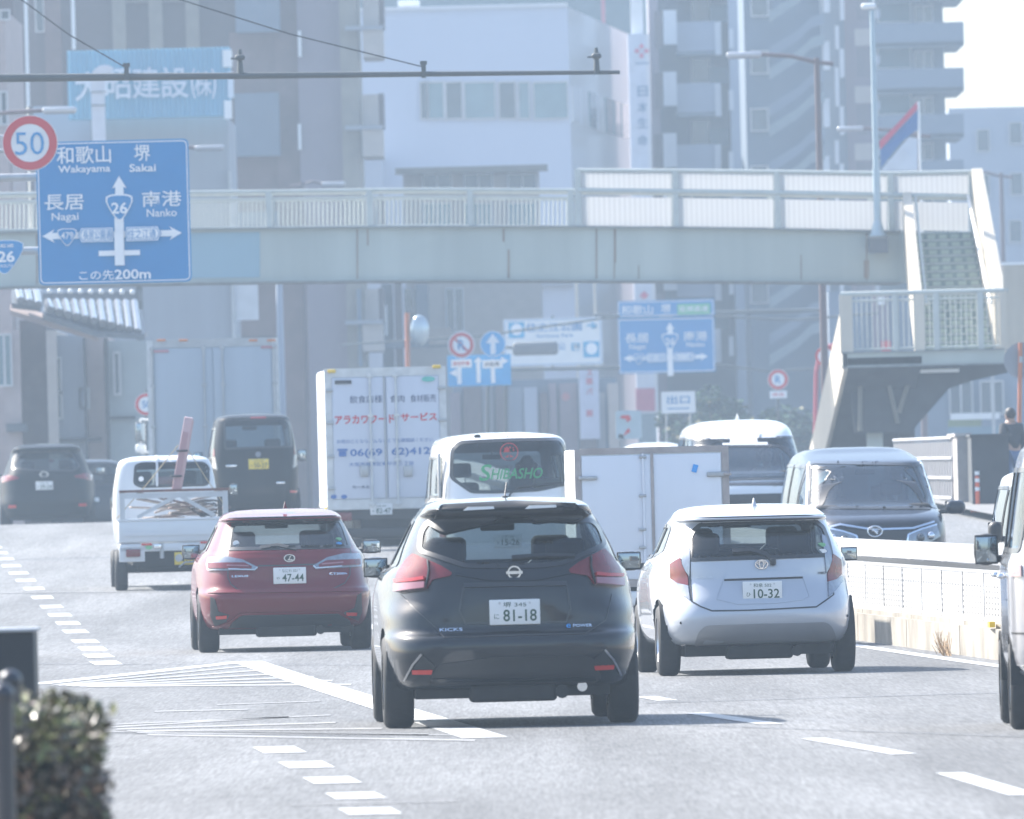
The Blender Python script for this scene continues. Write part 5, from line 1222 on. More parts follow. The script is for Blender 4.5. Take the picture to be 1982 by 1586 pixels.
# second guide sign beyond the footbridge
s = Sign('guide_sign', 'smaller blurred blue guide sign with a green panel, beyond the footbridge', 'road sign', 400, 1290, 653)
s.plate(1197, 613, 1384, 722, SIGNBLUE, r=.06); s.plate(1196, 581, 1383, 615, SIGNBLUE, r=.04, name='upper_panel', t=.05)
s.frame(1198, 617, 1382, 720, 1.6, SW); s.frame(1197, 583, 1381, 611, 1.4, SW, r=.03)
s.txt('和歌山', 1233, 600, 18, SW, 62); s.txt('堺', 1289, 598, 18, SW, 19); s.txt('Wakayama', 1234, 612, 4, SW, 52); s.txt('Sakai', 1289, 611, 4, SW, 24)
s.plate(1311, 588, 1375, 609, mat('sign_green', (.08, .42, .22), .5), name='green_panel', r=.02, t=.004, lift=.008); s.txt('阪神高速', 1343, 598, 12, SW, 56, lift=.02)
guide(s, .60, 1297, 692)
MB().cyl(s.p(1150, 612) + Vector((0, .2, 0)), s.p(1600, 600) + Vector((0, .2, 0)), .06, DPOLE).build('support_arm', s.root)
# white park sign
s = Sign('direction_sign', 'white direction sign with blue lettering and a dark signal box in front', 'road sign', 395, 1070, 660)
s.plate(975, 616, 1166, 708, WHITEPAINT, r=.05); s.frame(977, 618, 1164, 706, 1.2, SIGNBLUE, r=.04)
CY = mat('sign_cyan', (.03, .35, .6), .5)
s.txt('住之江公園', 1072, 633, 17, SIGNBLUE, 108); s.txt('Suminoe Park', 1074, 650, 6, SIGNBLUE, 72); s.txt('→', 1146, 630, 14, CY, 20, bold=.05)
s.plate(984, 624, 1015, 655, CY, name='pictogram', r=.03, t=.004, lift=.008); s.disc(1000, 638, 11, SW, .014, 'pictogram_mark', .003)
s.txt('園', 1114, 672, 15, CY, 16, bold=.03); s.txt('公', 1088, 671, 14, SIGNBLUE, 14); s.plate(1129, 661, 1160, 692, CY, name='pictogram', r=.03, t=.004, lift=.008); s.disc(1145, 675, 11, SW, .014, 'pictogram_mark', .003)
MB().cyl(s.p(985, 716) + Vector((0, .1, 0)), s.p(1200, 712) + Vector((0, .1, 0)), .05, DPOLE).cyl(s.p(1070, 612) + Vector((0, .14, 0)), s.p(1070, 716) + Vector((0, .14, 0)), .04, DPOLE).build('support_arm', s.root)
s = Sign('traffic_signal', 'dark horizontal traffic signal seen from behind in front of the white sign', 'traffic light', 380, 1036, 675)
MB().rbox(s.p(1036, 675), (1.25, .2, .37), .16, mat('signal_grey', (.13, .14, .15), .6)).build('housing', s.root); MB().cyl(s.p(1036, 676), s.p(962, 672), .04, DPOLE).build('arm', s.root)
# lane signs
s = Sign('lane_sign', 'blue lane direction sign with three white arrows beside the box truck', 'road sign', 345, 926, 717)
LB = mat('sign_light_blue', (.04, .36, .7), .5)
s.plate(866, 687, 989, 747, LB, r=.02)
s.pts([(-8, -22), (0, -22), (0, 14), (-8, 14)], 893, 722, SW, name='arrow'); s.pts([(0, 8), (-14, 0), (0, -8)], 884, 722, SW, name='arrow'); s.lbox(888, 722, 10, 6, SW, name='arrow')
s.pts([(-4, -24), (4, -24), (4, 16), (9, 16), (0, 26), (-9, 16), (-4, 16)], 926, 717, SW, name='arrow'); s.pts([(-4, -24), (4, -24), (4, 22), (-4, 22)], 954, 718, SW, name='arrow'); s.pts([(0, 8), (14, 0), (0, -8)], 970, 699, SW, name='arrow')
s.plate(873, 696, 913, 712, SW, name='red_word_plate', lift=.012, t=.004, r=.02); s.txt('終日軽車', 893, 704, 8, SIGNRED, 32, lift=.02, bold=.02); s.plate(934, 697, 973, 713, SW, name='word_plate', lift=.012, t=.004, r=.02); s.txt('自転車', 953, 705, 8, BLACKT, 28, lift=.02)
for u in (945, 980): MB().cyl(s.p(u, 712) + Vector((0, .1, 0)), s.p(u, 880) + Vector((0, .1, 0)), .05, DPOLE).build('post', s.root)
s = Sign('prohibition_sign', 'round red rimmed sign mounted above the blue lane sign', 'road sign', 344, 893, 668)
s.disc(893, 668, 26, SW); s.ring(893, 668, 24, 17, SIGNRED); s.txt('R', 893, 668, 20, SIGNBLUE, 14, bold=.02); s.pts([(-18, 15), (-15, 18), (18, -15), (15, -18)], 893, 668, SIGNRED, .012, name='slash')
s = Sign('mandatory_sign', 'round blue sign with a white arrow pointing up, beside the red rimmed one', 'road sign', 344, 954, 666)
s.disc(954, 666, 25, SW); s.disc(954, 666, 23.5, LB, .006, 'face', .003); s.pts([(-5, -20), (5, -20), (5, 2), (13, 2), (0, 20), (-13, 2), (-5, 2)], 954, 666, SW, .012, name='arrow')
s = Sign('prohibition_sign', 'round red rimmed sign with a small plate, left of the footbridge stairs', 'road sign', 350, 1506, 735)
s.disc(1506, 735, 20, SW); s.ring(1506, 735, 19, 13, SIGNRED); s.txt('R', 1506, 735, 15, SIGNBLUE, 11); s.plate(1490, 757, 1523, 771, SW, name='small_plate', r=.01); s.txt('終日', 1506, 764, 7, SIGNRED, 22)
MB().cyl(s.p(1506, 715) + Vector((0, .05, 0)), s.p(1506, 900) + Vector((0, .05, 0)), .03, DPOLE).build('post', s.root)
s = Sign('speed_sign', 'round red rimmed sign half hidden by the silver box truck', 'road sign', 300, 283, 783)
s.disc(283, 783, 22, SW); s.ring(283, 783, 21, 15, SIGNRED); s.txt('50', 283, 783, 14, SIGNBLUE, 16); MB().cyl(s.p(283, 755) + Vector((0, .05, 0)), s.p(283, 900) + Vector((0, .05, 0)), .03, DPOLE).build('post', s.root)
s = Sign('prohibition_sign', 'round sign seen at an angle behind the footbridge stair panel', 'road sign', 310, 1598, 690)
s.ring(1598, 690, 20, 15, SIGNRED, name='rim'); s.disc(1598, 690, 20, SW, -.01)
s = Sign('exit_sign', 'white rectangular sign with blue characters on two thin posts', 'sign', 360, 1312, 779)
s.plate(1280, 758, 1346, 800, WHITEPAINT, r=.03); s.txt('出口', 1313, 774, 16, SIGNBLUE, 44); s.lbox(1313, 791, 42, 2, SIGNBLUE)
for u in (1290, 1336): MB().cyl(s.p(u, 800) + Vector((0, .05, 0)), s.p(u, 880) + Vector((0, .05, 0)), .02, GALV).build('post', s.root)
# traffic mirror
ORG = mat('orange_paint', (.55, .17, .07), .5, var=.2)
s = Sign('traffic_mirror', 'round convex traffic mirror on an orange pole above the lettered box truck', 'traffic mirror', 330, 788, 650)
MB().cyl(s.p(788, 606), s.p(792, 900), .055, ORG).build('pole', s.root)
e = MB(); e.sphere((0, 0, 0), .37, mat('mirror_back', (.45, .52, .56), .25, .5), 20, (.62, .35, 1)); e.build('mirror', s.root).location = s.p(812, 640, .1)
MB().cyl(s.p(788, 640), s.p(812, 645, .0), .03, DPOLE).build('bracket', s.root)
# sign seen from behind, right edge, on an orange pole
s = Sign('round_sign', 'grey back of a round sign on an orange striped pole at the right edge', 'road sign', 232, 1978, 698)
s.disc(1978, 698, 35, SIGNBACK); MB().cyl(s.p(1975, 664, .05), s.p(1972, 900, .05), .036, ORG).cyl(s.p(1975.5, 690, .05), s.p(1975.3, 702, .05), .04, GALV).build('post', s.root)
# small board with red picture beyond the vans
s = Sign('advert_board', 'pale rounded board with a red mark standing beyond the white van', 'sign', 300, 1216, 822)
s.plate(1192, 795, 1242, 850, mat('board_pale', (.4, .5, .55), .6), r=.06, t=.2); s.pts([(-12, 3), (-8, 8), (6, 8), (10, 0), (2, -6), (0, 0)], 1212, 812, SIGNRED, .01, name='mark'); s.pts([(-8, -12), (6, -4), (3, 4), (-2, -2)], 1214, 832, SIGNRED, .01, name='mark'); s.pts([(-10, -6), (2, -8), (0, 0), (-8, 2)], 1206, 842, BLACKT, .01, name='mark')

# ------------------------------------------------------------------ street lamps
LPM = mat('lamp_pole_brown', (.13, .09, .09), .5, .2)
def lamp(d, upole, vtop, uhead, vhead, label, hw=.62, m=LPM):
    p = P(upole, vtop, d); g = ground(d); h = P(uhead, vhead, d)
    r = thing('street_lamp', label, 'street lamp', (p.x, d, g), 0, 'street lamps along the road'); o = Vector((p.x, d, g))
    MB().cyl((0, 0, 0), p - o, .10, m, .06).build('pole', r); sg = -1 if h.x < p.x else 1; e = h - o
    MB().tube([(-sg * .35, 0, p.z - g - .14), (0, 0, p.z - g - .10), (e.x * .35, 0, (p.z - g) * .75 + e.z * .25 + .02), (e.x - sg * hw * .4, 0, e.z)], .045, m).build('arm', r)
    MB().rbox((e.x, 0, e.z), (hw, .28, .11), .045, mat('lamp_head', (.5, .5, .52), .35, .3)).rbox((e.x, 0, e.z - .06), (hw * .9, .24, .05), .02, mat('lamp_under', (.25, .25, .27), .4)).build('lamp_head', r)
lamp(300, 1581, 112, 1440, 106, 'brown street lamp with its head pointing left, above the left end of the white panels', .75)
lamp(370, 1775, 255, 1646, 249, 'brown street lamp beyond the flag, head pointing left', .7)
lamp(425, 1938, 335, 1850, 336, 'farthest brown street lamp at the right edge behind the stairs')
lamp(290, -60, 225, 115, 213, 'street lamp whose head juts in over the round 50 sign', .72)
lamp(340, 262, 283, 405, 286, 'street lamp whose head sticks out right of the big blue sign', .72)
lamp(410, 585, 352, 645, 356, 'small far street lamp head just above the footbridge railing', .7)
# ------------------------------------------------------------------ footbridge
BD = 285.0
BPAINT = mat('bridge_paint', (.42, .46, .42), .55, .1, .1, var=.18, scale=1.1, streak=True)
BPAINT2 = mat('bridge_paint_blue', (.24, .38, .45), .55, .1, .1, var=.06, scale=.9)
RUST = mat('rust_streak', (.34, .27, .20), .85, var=.4, scale=6, streak=True)
BCREAM = mat('bridge_cream', (.58, .52, .42), .6, 0, .1, var=.15, scale=3, streak=True)
BRAIL = mat('bridge_rail', (.46, .49, .46), .55, .1, var=.12)
BEDGE = mat('bridge_flange', (.26, .27, .26), .7, .1, var=.35, scale=5)
br = thing('footbridge', 'pale grey green steel footbridge crossing the whole road with a stair at its right', 'footbridge', (0, BD, 0))
def Q(u, v, dd=0.): p = P(u, v, BD); return Vector((p.x, p.y + dd, p.z))
def interp(tab, u):
    for (a, va), (b, vb) in zip(tab, tab[1:]):
        if a <= u <= b: return va + (vb - va) * (u - a) / (b - a)
    return tab[-1][1]
TOP = [(-160, 456), (0, 452), (370, 445), (700, 441), (1040, 440), (1400, 443), (1745, 450), (1900, 452)]
BOT = [(-160, 560), (0, 555), (370, 547), (700, 543), (1040, 542), (1400, 544), (1745, 547), (1900, 549)]
us = [-160 + i * 30 for i in range(64)]; us = [u for u in us if u < 1745] + [1745]
def girder(dd):
    mb = MB(); vs = []
    for u in us: vs += [Q(u, interp(BOT, u), dd), Q(u, interp(TOP, u), dd)]
    fs = [(2 * i, 2 * i + 2, 2 * i + 3, 2 * i + 1) for i in range(len(us) - 1)]
    mb.add(vs, fs, BPAINT); mb.add([v + Vector((0, .03, 0)) for v in vs], [f[::-1] for f in fs], BPAINT)
    for tab, w, s_ in ((TOP, .28, .03), (BOT, .34, .03)):
        for a, b in zip(us, us[1:]):
            p, q = Q(a, interp(tab, a), dd), Q(b, interp(tab, b), dd); z0 = -s_ if tab is BOT else 0
            mb.add([p + Vector((0, -w / 2, z0)), q + Vector((0, -w / 2, z0)), q + Vector((0, w / 2, z0)), p + Vector((0, w / 2, z0)), p + Vector((0, -w / 2, z0 + s_)), q + Vector((0, -w / 2, z0 + s_)), q + Vector((0, w / 2, z0 + s_)), p + Vector((0, w / 2, z0 + s_))],
                   [(3, 2, 1, 0), (4, 5, 6, 7), (0, 1, 5, 4), (2, 3, 7, 6)], BEDGE)
    return mb.build('girder', br, world=True)
girder(0); girder(2.0)
# painted patches and rust on the web
def on_web(u0, u1, m, off=.012, v0=6, v1=8, name='web_patch'):
    a, b = Q(u0, interp(TOP, u0) + v0, -off), Q(u1, interp(TOP, u1) + v0, -off); c_, d_ = Q(u1, interp(BOT, u1) - v1, -off), Q(u0, interp(BOT, u0) - v1, -off)
    MB().add([a, b, c_, d_], [(3, 2, 1, 0)], m).add([q + Vector((0, off * .8, 0)) for q in (a, b, c_, d_)], [(0, 1, 2, 3)], m).build(name, br, world=True)
on_web(366, 503, BPAINT2)
for u in (1153, 1676, 70, 690): on_web(u, u + 3, RUST, .014, 3, 3, 'splice_joint')
on_web(1188, 1190, RUST, .014, 3, 3, 'splice_joint'); on_web(1672, 1682, RUST, .016, 55, 8, 'rust_patch')
random.seed(5)
for k in range(8):
    u = random.uniform(-120, 1650); h_ = random.uniform(20, 70); top = random.random() < .6
    on_web(u, u + random.uniform(1.5, 4), RUST, .016, 3 if top else 100 - h_, 100 - h_ if top else 3, 'rust_streak')
mb = MB()
for a, b in zip(us, us[1:]):
    p, q = Q(a, interp(TOP, a) - 2), Q(b, interp(TOP, b) - 2); mb.add([p, q, q + Vector((0, 2, 0)), p + Vector((0, 2, 0)), p - Vector((0, 0, .08)), q - Vector((0, 0, .08)), q + Vector((0, 2, -.08)), p + Vector((0, 2, -.08))], [(0, 1, 2, 3), (7, 6, 5, 4)], CONC)
mb.build('deck', br, world=True)
RT = [(-160, 378), (0, 376), (370, 373), (820, 367), (1115, 369), (1500, 374), (1760, 379), (1880, 381)]
def rail(dd, u0, u1, nm):
    n = max(1, int((u1 - u0) / 40)); L_ = [u0 + (u1 - u0) * i / n for i in range(n + 1)]
    for off, r_ in ((0, .045), (14, .025), (interp(TOP, u0) - interp(RT, u0) - 8, .03)):
        MB().tube([Q(u, interp(RT, u) + off, dd) for u in L_], r_, BRAIL, 6).build('handrail', br, world=True)
    mb = MB(); u = u0
    while u < u1:
        mb.cyl(Q(u, interp(RT, u) + 12, dd), Q(u, interp(TOP, u) - 6, dd), .011, BRAIL, n=4, caps=False); u += 8.6
    mb.build(nm, br, world=True)
    u = math.ceil((u0 + 18) / 195) * 195 - 66
    while u < u1:
        if u > u0: a, b = Q(u, interp(RT, u) - 2, dd), Q(u, interp(TOP, u), dd); MB().box(a.x - .055, a.y - .05, b.z, a.x + .055, a.y + .05, a.z, BRAIL).build('rail_post', br, world=True)
        u += 195
rail(0, -150, 1112, 'balusters'); rail(2.0, -150, 1880, 'balusters')
# white screen panels
GLOWW = mat('white_panel', (.86, .87, .87), .55, var=.03)
PT = [(1115, 328), (1310, 329), (1500, 331), (1724, 334), (1880, 331)]
posts = (1118, 1306, 1503, 1723, 1880)
TRN = bpy.data.materials.new('screen_sheet'); TRN.use_nodes = True; t = TRN.node_tree; b = t.nodes['Principled BSDF']; b.inputs['Base Color'].default_value = (.6, .61, .61, 1); b.inputs['Roughness'].default_value = .5
tl = t.nodes.new('ShaderNodeBsdfTranslucent'); tl.inputs['Color'].default_value = (.9, .91, .92, 1); mx = t.nodes.new('ShaderNodeMixShader'); mx.inputs[0].default_value = .6
tx = t.nodes.new('ShaderNodeTexCoord'); wv = t.nodes.new('ShaderNodeTexWave'); wv.inputs['Scale'].default_value = 3.0; t.links.new(tx.outputs['Object'], wv.inputs['Vector']); cr = t.nodes.new('ShaderNodeMapRange'); cr.inputs[3].default_value = .60; cr.inputs[4].default_value = .72
t.links.new(wv.outputs['Fac'], cr.inputs[0]); cc = t.nodes.new('ShaderNodeCombineColor'); [t.links.new(cr.outputs[0], cc.inputs[i]) for i in range(3)]; t.links.new(cc.outputs[0], tl.inputs['Color'])
t.links.new(b.outputs[0], mx.inputs[1]); t.links.new(tl.outputs[0], mx.inputs[2]); t.links.new(mx.outputs[0], t.nodes['Material Output'].inputs['Surface'])
for a, b in zip(posts, posts[1:]):
    for lo, hi in ((4, None), (None, -4)):
        if lo: z0 = lambda u: interp(PT, u) + 5; z1 = lambda u: interp(RT, u) - 4
        else: z0 = lambda u: interp(RT, u) + 12; z1 = lambda u: interp(TOP, u) - 4
        A, B, C_, D = Q(a + 6, z0(a), -.03), Q(b - 6, z0(b), -.03), Q(b - 6, z1(b), -.03), Q(a + 6, z1(a), -.03)
        MB().prism([D, C_, B, A], .004, TRN).build('screen_panel', br, world=True)
    n = 4
    for tab, off, r_ in ((PT, 2, .04), (RT, 0, .06)):
        MB().tube([Q(a + (b - a) * i / n, interp(tab, a + (b - a) * i / n) + off, -.02) for i in range(n + 1)], r_, BRAIL, 8).build('screen_rail', br, world=True)
for u in posts: a, b = Q(u, interp(PT, u)), Q(u, interp(TOP, u)); MB().box(a.x - .06, BD - .06, b.z, a.x + .06, BD + .06, a.z, BRAIL).build('screen_post', br, world=True)
# end of the girder, stairs and landing
def S(u, v, y): p = P(u, v, y); return Vector((p.x, y, p.z))
MB().prism([S(1740, 547, BD - .1), S(1760, 547, BD - .1), S(1890, 500, BD - .1), S(1890, 452, BD - .1), S(1740, 450, BD - .1)], .3, BPAINT).build('girder_end', br, world=True)
YL = 280.2      # front of the landing
zD = Q(1800, 452).z; zL = S(1790, 680, YL).z; yF = BD - .1; yN = YL + 1.2
nst = 15; xa, xb = S(1768, 560, 282.5).x, S(1900, 560, 282.5).x
xt0, xt1 = S(1768, 460, yF).x, S(1882, 460, yF).x; xn0, xn1 = S(1790, 680, yN).x, S(1925, 680, yN).x
STEP = mat('step_green', (.20, .27, .24), .7, var=.35, scale=10); STEP2 = mat('step_tile', (.42, .50, .40), .6, var=.2)
mb = MB(); mt = MB()
for i in range(nst):
    t0 = i / nst; z = zD - (zD - zL) * t0; y = yF - (yF - yN) * t0; x0 = xt0 + (xn0 - xt0) * t0; x1 = xt1 + (xn1 - xt1) * t0
    hgt = (zD - zL) / nst; dep = (yF - yN) / nst
    mb.box(x0, y - dep, z - hgt, x1, y, z - hgt + .03, BRAIL); mb.box(x0, y - .012, z - hgt + .03, x1, y, z, STEP)
    for k in range(5): mt.box(x0 + (x1 - x0) * (k + .18) / 5, y - .02, z - hgt * .72, x0 + (x1 - x0) * (k + .82) / 5, y - .012, z - hgt * .2, STEP2)
mb.add(mt.v, mt.f, STEP2); mb.build('stair_flight', br, world=True)
def slab_side(p_top0, p_top1, h0, h1, th, m, name):
    """sloping parapet between two points (x, y, z of its foot), heights h0 h1"""
    a, b = Vector(p_top0), Vector(p_top1); up0, up1 = Vector((0, 0, h0)), Vector((0, 0, h1)); d = Vector((th, 0, 0))
    MB().add([a, b, b + up1, a + up0, a + d, b + d, b + up1 + d, a + up0 + d], [(0, 1, 2, 3), (7, 6, 5, 4), (3, 2, 6, 7), (4, 5, 1, 0), (0, 3, 7, 4), (1, 5, 6, 2)], m).build(name, br, world=True)
slab_side((xt0 - .2, yF, zD - .45), (xn0 - .2, yN, zL - .1), 1.3, 1.2, .18, BCREAM, 'stair_side')
slab_side((xt1 + .02, yF, zD - .45), (xn1 + .02, yN, zL - .1), 1.75, 1.35, .22, BCREAM, 'stair_side')
MB().cyl((xt1 - .06, yF, zD + .75), (xn1 - .06, yN, zL + .95), .035, WHITEPAINT).build('stair_handrail', br, world=True)
MB().cyl((xt0 + .06, yF, zD + .75), (xn0 + .06, yN, zL + .95), .03, BRAIL).build('stair_handrail', br, world=True)
# landing
xl0, xl1 = S(1630, 690, YL).x, S(1945, 690, YL).x; zl0 = S(1790, 706, YL).z
MB().box(xl0, YL, zl0, xl1, YL + .12, zL, BPAINT).box(xl0, YL + .12, zL - .12, xl1, yN + 1.4, zL - .02, CONC).box(xl0 - .02, YL - .05, zL - .01, xl1, YL + .14, zL + .02, BEDGE).box(xl0 - .02, YL - .05, zl0 - .03, xl1, YL + .14, zl0, BEDGE).build('landing', br, world=True)
MB().rbox((S(1795, 718, YL).x, YL + .4, S(1795, 718, YL).z), (1.3, .15, .08), .02, WHITEPAINT).build('strip_light', br, world=True)
zr = S(1790, 566, YL).z
mb = MB().cyl((xl0, YL + .03, zr), (xl1 + .1, YL + .03, zr), .05, BRAIL).cyl((xl0, YL + .03, zr - .14), (xl1, YL + .03, zr - .14), .02, BRAIL).cyl((xl0, YL + .03, zL + .07), (xl1, YL + .03, zL + .07), .02, BRAIL); mb.build('landing_handrail', br, world=True)
mb = MB(); x = xl0 + .1
while x < xl1: mb.cyl((x, YL + .03, zL + .05), (x, YL + .03, zr - .02), .011, BRAIL, n=5, caps=False); x += .105
mb.build('balusters', br, world=True)
for u, hw, mm in ((1638, .13, BCREAM), (1733, .05, BRAIL), (1780, .10, BCREAM), (1812, .06, BRAIL), (1898, .06, BRAIL), (1943, .08, BCREAM)): x = S(u, 620, YL).x; MB().box(x - hw, YL - .01, zL, x + hw, YL + .08, zr, mm).build('landing_post', br, world=True)
MB().box(xl1, YL + .0, zL, xl1 + .55, YL + .05, zr + .5, BCREAM).box(xl1 - .02, YL - .02, zr + .5, xl1 + .6, YL + .08, zr + .56, WHITEPAINT).build('landing_panel', br, world=True)
mb = MB()
for i in range(7): x = xl1 + .03 + i * .08; mb.box(x, YL - .02, zL, x + .03, YL - .002, zr + .49, BCREAM)
mb.build('panel_ribs', br, world=True)
# lower flight going down and away on the left, seen as its side panel and dark underside
x0 = S(1640, 700, YL).x; g = ground(284)
A = Vector((x0, YL, zL - .35)); B = Vector((x0 - .62, YL + 5.2, g + .1))
MB().add([A, A + Vector((0, 0, 1.35)), B + Vector((0, 0, 1.25)), B, A + Vector((-.08, 0, 0)), A + Vector((-.08, 0, 1.35)), B + Vector((-.08, 0, 1.25)), B + Vector((-.08, 0, 0))], [(0, 1, 2, 3), (7, 6, 5, 4), (1, 5, 6, 2), (0, 4, 5, 1), (3, 2, 6, 7), (0, 3, 7, 4)], BCREAM).build('stair_side', br, world=True)
w_ = 1.5
A2, B2 = A + Vector((w_, 0, .1)), B + Vector((w_, 0, .1))
MB().add([A + Vector((0, 0, .1)), A2, B2, B + Vector((0, 0, .1)), A + Vector((0, 0, .25)), A2 + Vector((0, 0, .15)), B2 + Vector((0, 0, .15)), B + Vector((0, 0, .25))], [(0, 1, 2, 3), (7, 6, 5, 4), (0, 4, 5, 1), (1, 5, 6, 2), (3, 2, 6, 7)], mat('bridge_underside_shade', (.05, .055, .06), .8, var=.3)).build('stair_flight', br, world=True)
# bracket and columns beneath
DK = mat('bridge_underside_shade', (.05, .055, .06), .8, var=.3)  # near-black colour puts in the shade beneath the landing
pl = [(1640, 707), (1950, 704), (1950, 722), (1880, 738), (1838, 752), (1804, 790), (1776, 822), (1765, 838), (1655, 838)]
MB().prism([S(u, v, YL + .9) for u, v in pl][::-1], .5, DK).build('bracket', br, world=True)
for (u0, u1, v1) in ((1655, 1665, 835), (1702, 1738, 820), (1758, 1740, 800)):
    a = S(u0 + 10, 708, YL + .8); b = S(u1, v1, YL + .8); MB().cyl(a, b, .055, mat('brace_drab', (.17, .16, .13), .8), n=6).build('brace', br, world=True)  # braces in a dark drab tone
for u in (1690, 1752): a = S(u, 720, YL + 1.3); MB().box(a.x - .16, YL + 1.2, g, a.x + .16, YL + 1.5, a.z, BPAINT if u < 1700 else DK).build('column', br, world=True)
for u in (-120,): a = Q(u, 556); MB().box(a.x - .3, BD + .4, ground(BD), a.x + .3, BD + 1.4, a.z, BPAINT).build('column', br, world=True)
# rail of the lower stair end
# mast standing on the bridge
p = P(1700, 490, BD - .35); tp = P(1689, 12, BD - .35)
r = thing('slim_mast', 'slim pale mast bolted to the footbridge girder, its head at the top of the photo', 'mast', (p.x, BD - .35, p.z))
MAST = mat('mast_paint', (.36, .45, .50), .5, .2, var=.1)
zz = lambda v: P(1700, v, BD - .35).z - p.z
MB().cyl((0, 0, zz(455)), (0, 0, zz(325)), .075, MAST).cyl((0, 0, zz(325)), (0, 0, zz(20)), .062, MAST, .05).cyl((0, 0, zz(458)), (0, 0, zz(428)), .17, MAST, .075).build('shaft', r)
MB().box(-.20, -.15, zz(490), .20, .2, zz(458), mat('mast_base', (.12, .13, .14), .7)).box(-.22, -.17, zz(462), .22, .2, zz(457), BEDGE).build('base_box', r)
MB().rbox((-.07, 0, zz(12)), (.3, .2, .12), .05, WHITEPAINT).build('lamp_head', r)
# ------------------------------------------------------------------ median barrier
MB_W = mat('barrier_white', (.40, .40, .40), .5, 0, .2, var=.08, scale=3)
def med(y, s0=5.36): return rx(s0, y)
me_ = thing('median_barrier', 'white perforated panel fence on a concrete kerb down the middle of the road', 'barrier', (med(110), 110, 0))
ys = [84 + i * 3.0 for i in range(52)]
def run(y0, y1, x_off, w, z0, z1, m, mb):
    n = max(1, int((y1 - y0) / 3)); vs = []
    for i in range(n + 1):
        y = y0 + (y1 - y0) * i / n; x = med(y) + x_off; g = ground(y); vs += [(x, y, g + z0), (x + w, y, g + z0), (x + w, y, g + z1), (x, y, g + z1)]
    fs = []
    for i in range(n):
        for k in range(4): a = 4 * i + k; b = 4 * i + (k + 1) % 4; fs.append((a, b, b + 4, a + 4)) 
    fs += [(0, 1, 2, 3), (4 * n + 3, 4 * n + 2, 4 * n + 1, 4 * n)]
    return mb.add(vs, [f[::-1] for f in fs], m)
CW = mat('kerb_concrete', (.36, .33, .28), .9, var=.3, scale=1.6, bump=.4, col2=(.20, .18, .15))
mb = MB()
for i in range(26): y0 = 84 + i * 6.0; run(y0, y0 + 5.95, -.02, .5, -.02, .27, CW, mb); run(y0, y0 + 5.95, .03, .4, .27, .31, CW, mb)
mb.build('kerb', me_, world=True)
# perforated panels: real holes would be thousands, so each panel is a sheet with an alpha hole pattern
PERF = bpy.data.materials.new('perforated_sheet'); PERF.use_nodes = True; t = PERF.node_tree; b = t.nodes['Principled BSDF']
b.inputs['Base Color'].default_value = (.47, .47, .47, 1); b.inputs['Roughness'].default_value = .5
tc = t.nodes.new('ShaderNodeTexCoord'); sx = t.nodes.new('ShaderNodeSeparateXYZ'); t.links.new(tc.outputs['Object'], sx.inputs[0])
def frac(o, per):
    a = t.nodes.new('ShaderNodeMath'); a.operation = 'DIVIDE'; a.inputs[1].default_value = per; t.links.new(o, a.inputs[0])
    f = t.nodes.new('ShaderNodeMath'); f.operation = 'FRACT'; t.links.new(a.outputs[0], f.inputs[0])
    g = t.nodes.new('ShaderNodeMath'); g.operation = 'SUBTRACT'; g.inputs[1].default_value = .5; t.links.new(f.outputs[0], g.inputs[0])
    h = t.nodes.new('ShaderNodeMath'); h.operation = 'ABSOLUTE'; t.links.new(g.outputs[0], h.inputs[0])
    l = t.nodes.new('ShaderNodeMath'); l.operation = 'LESS_THAN'; l.inputs[1].default_value = .225; t.links.new(h.outputs[0], l.inputs[0]); return l.outputs[0]
m1 = t.nodes.new('ShaderNodeMath'); m1.operation = 'MULTIPLY'; t.links.new(frac(sx.outputs['Y'], .30), m1.inputs[0]); t.links.new(frac(sx.outputs['Z'], .05), m1.inputs[1])
m2 = t.nodes.new('ShaderNodeMath'); m2.operation = 'SUBTRACT'; m2.inputs[0].default_value = 1; t.links.new(m1.outputs[0], m2.inputs[1]); t.links.new(m2.outputs[0], b.inputs['Alpha'])
PB = mat('barrier_shade_board', (.42, .41, .41), .8)
PL = 2.3
for i in range(60):
    y0 = 84 + i * PL
    if y0 > 228: break
    r = MB(); run(y0 + .06, y0 + PL - .06, .16, .004, .34, .74, PERF, r); o = r.build('panel', me_, world=True)
    q = MB(); run(y0 - .06, y0 + .06, .152, .012, .32, .77, MB_W, q); run(y0 + .06, y0 + PL - .06, .154, .012, .74, .77, MB_W, q); run(y0 + .06, y0 + PL - .06, .15, .02, .31, .34, MB_W, q); q.build('panel_frame', o if False else me_, world=True)
mb = MB(); run(84, 230, .42, .05, .80, .975, MB_W, mb); mb.build('guard_beam', me_, world=True)
for i in range(36): y0 = 85 + i * 4.0; x = med(y0) + .52; g = ground(y0); MB().cyl((x, y0, g + .1), (x, y0, g + .95), .05, MB_W).rbox((x - .12, y0, g + .765), (.1, .4, .06), .025, WHITEPAINT).build('post', me_, world=True)
mb = MB(); run(84, 230, .3, .02, .31, .72, PB, mb); mb.build('backing_board', me_, world=True); mb = MB(); run(84, 230, .34, .02, .70, .80, BLACKPL, mb); mb.build('gap_shade_strip', me_, world=True)  # dark strip puts in the shade of the gap under the beam
MB().cbox((med(122.5) - .03, 122.5, ground(122.5) + .31), (.05, .5, .05), AMB).build('cat_eye', me_, world=True)
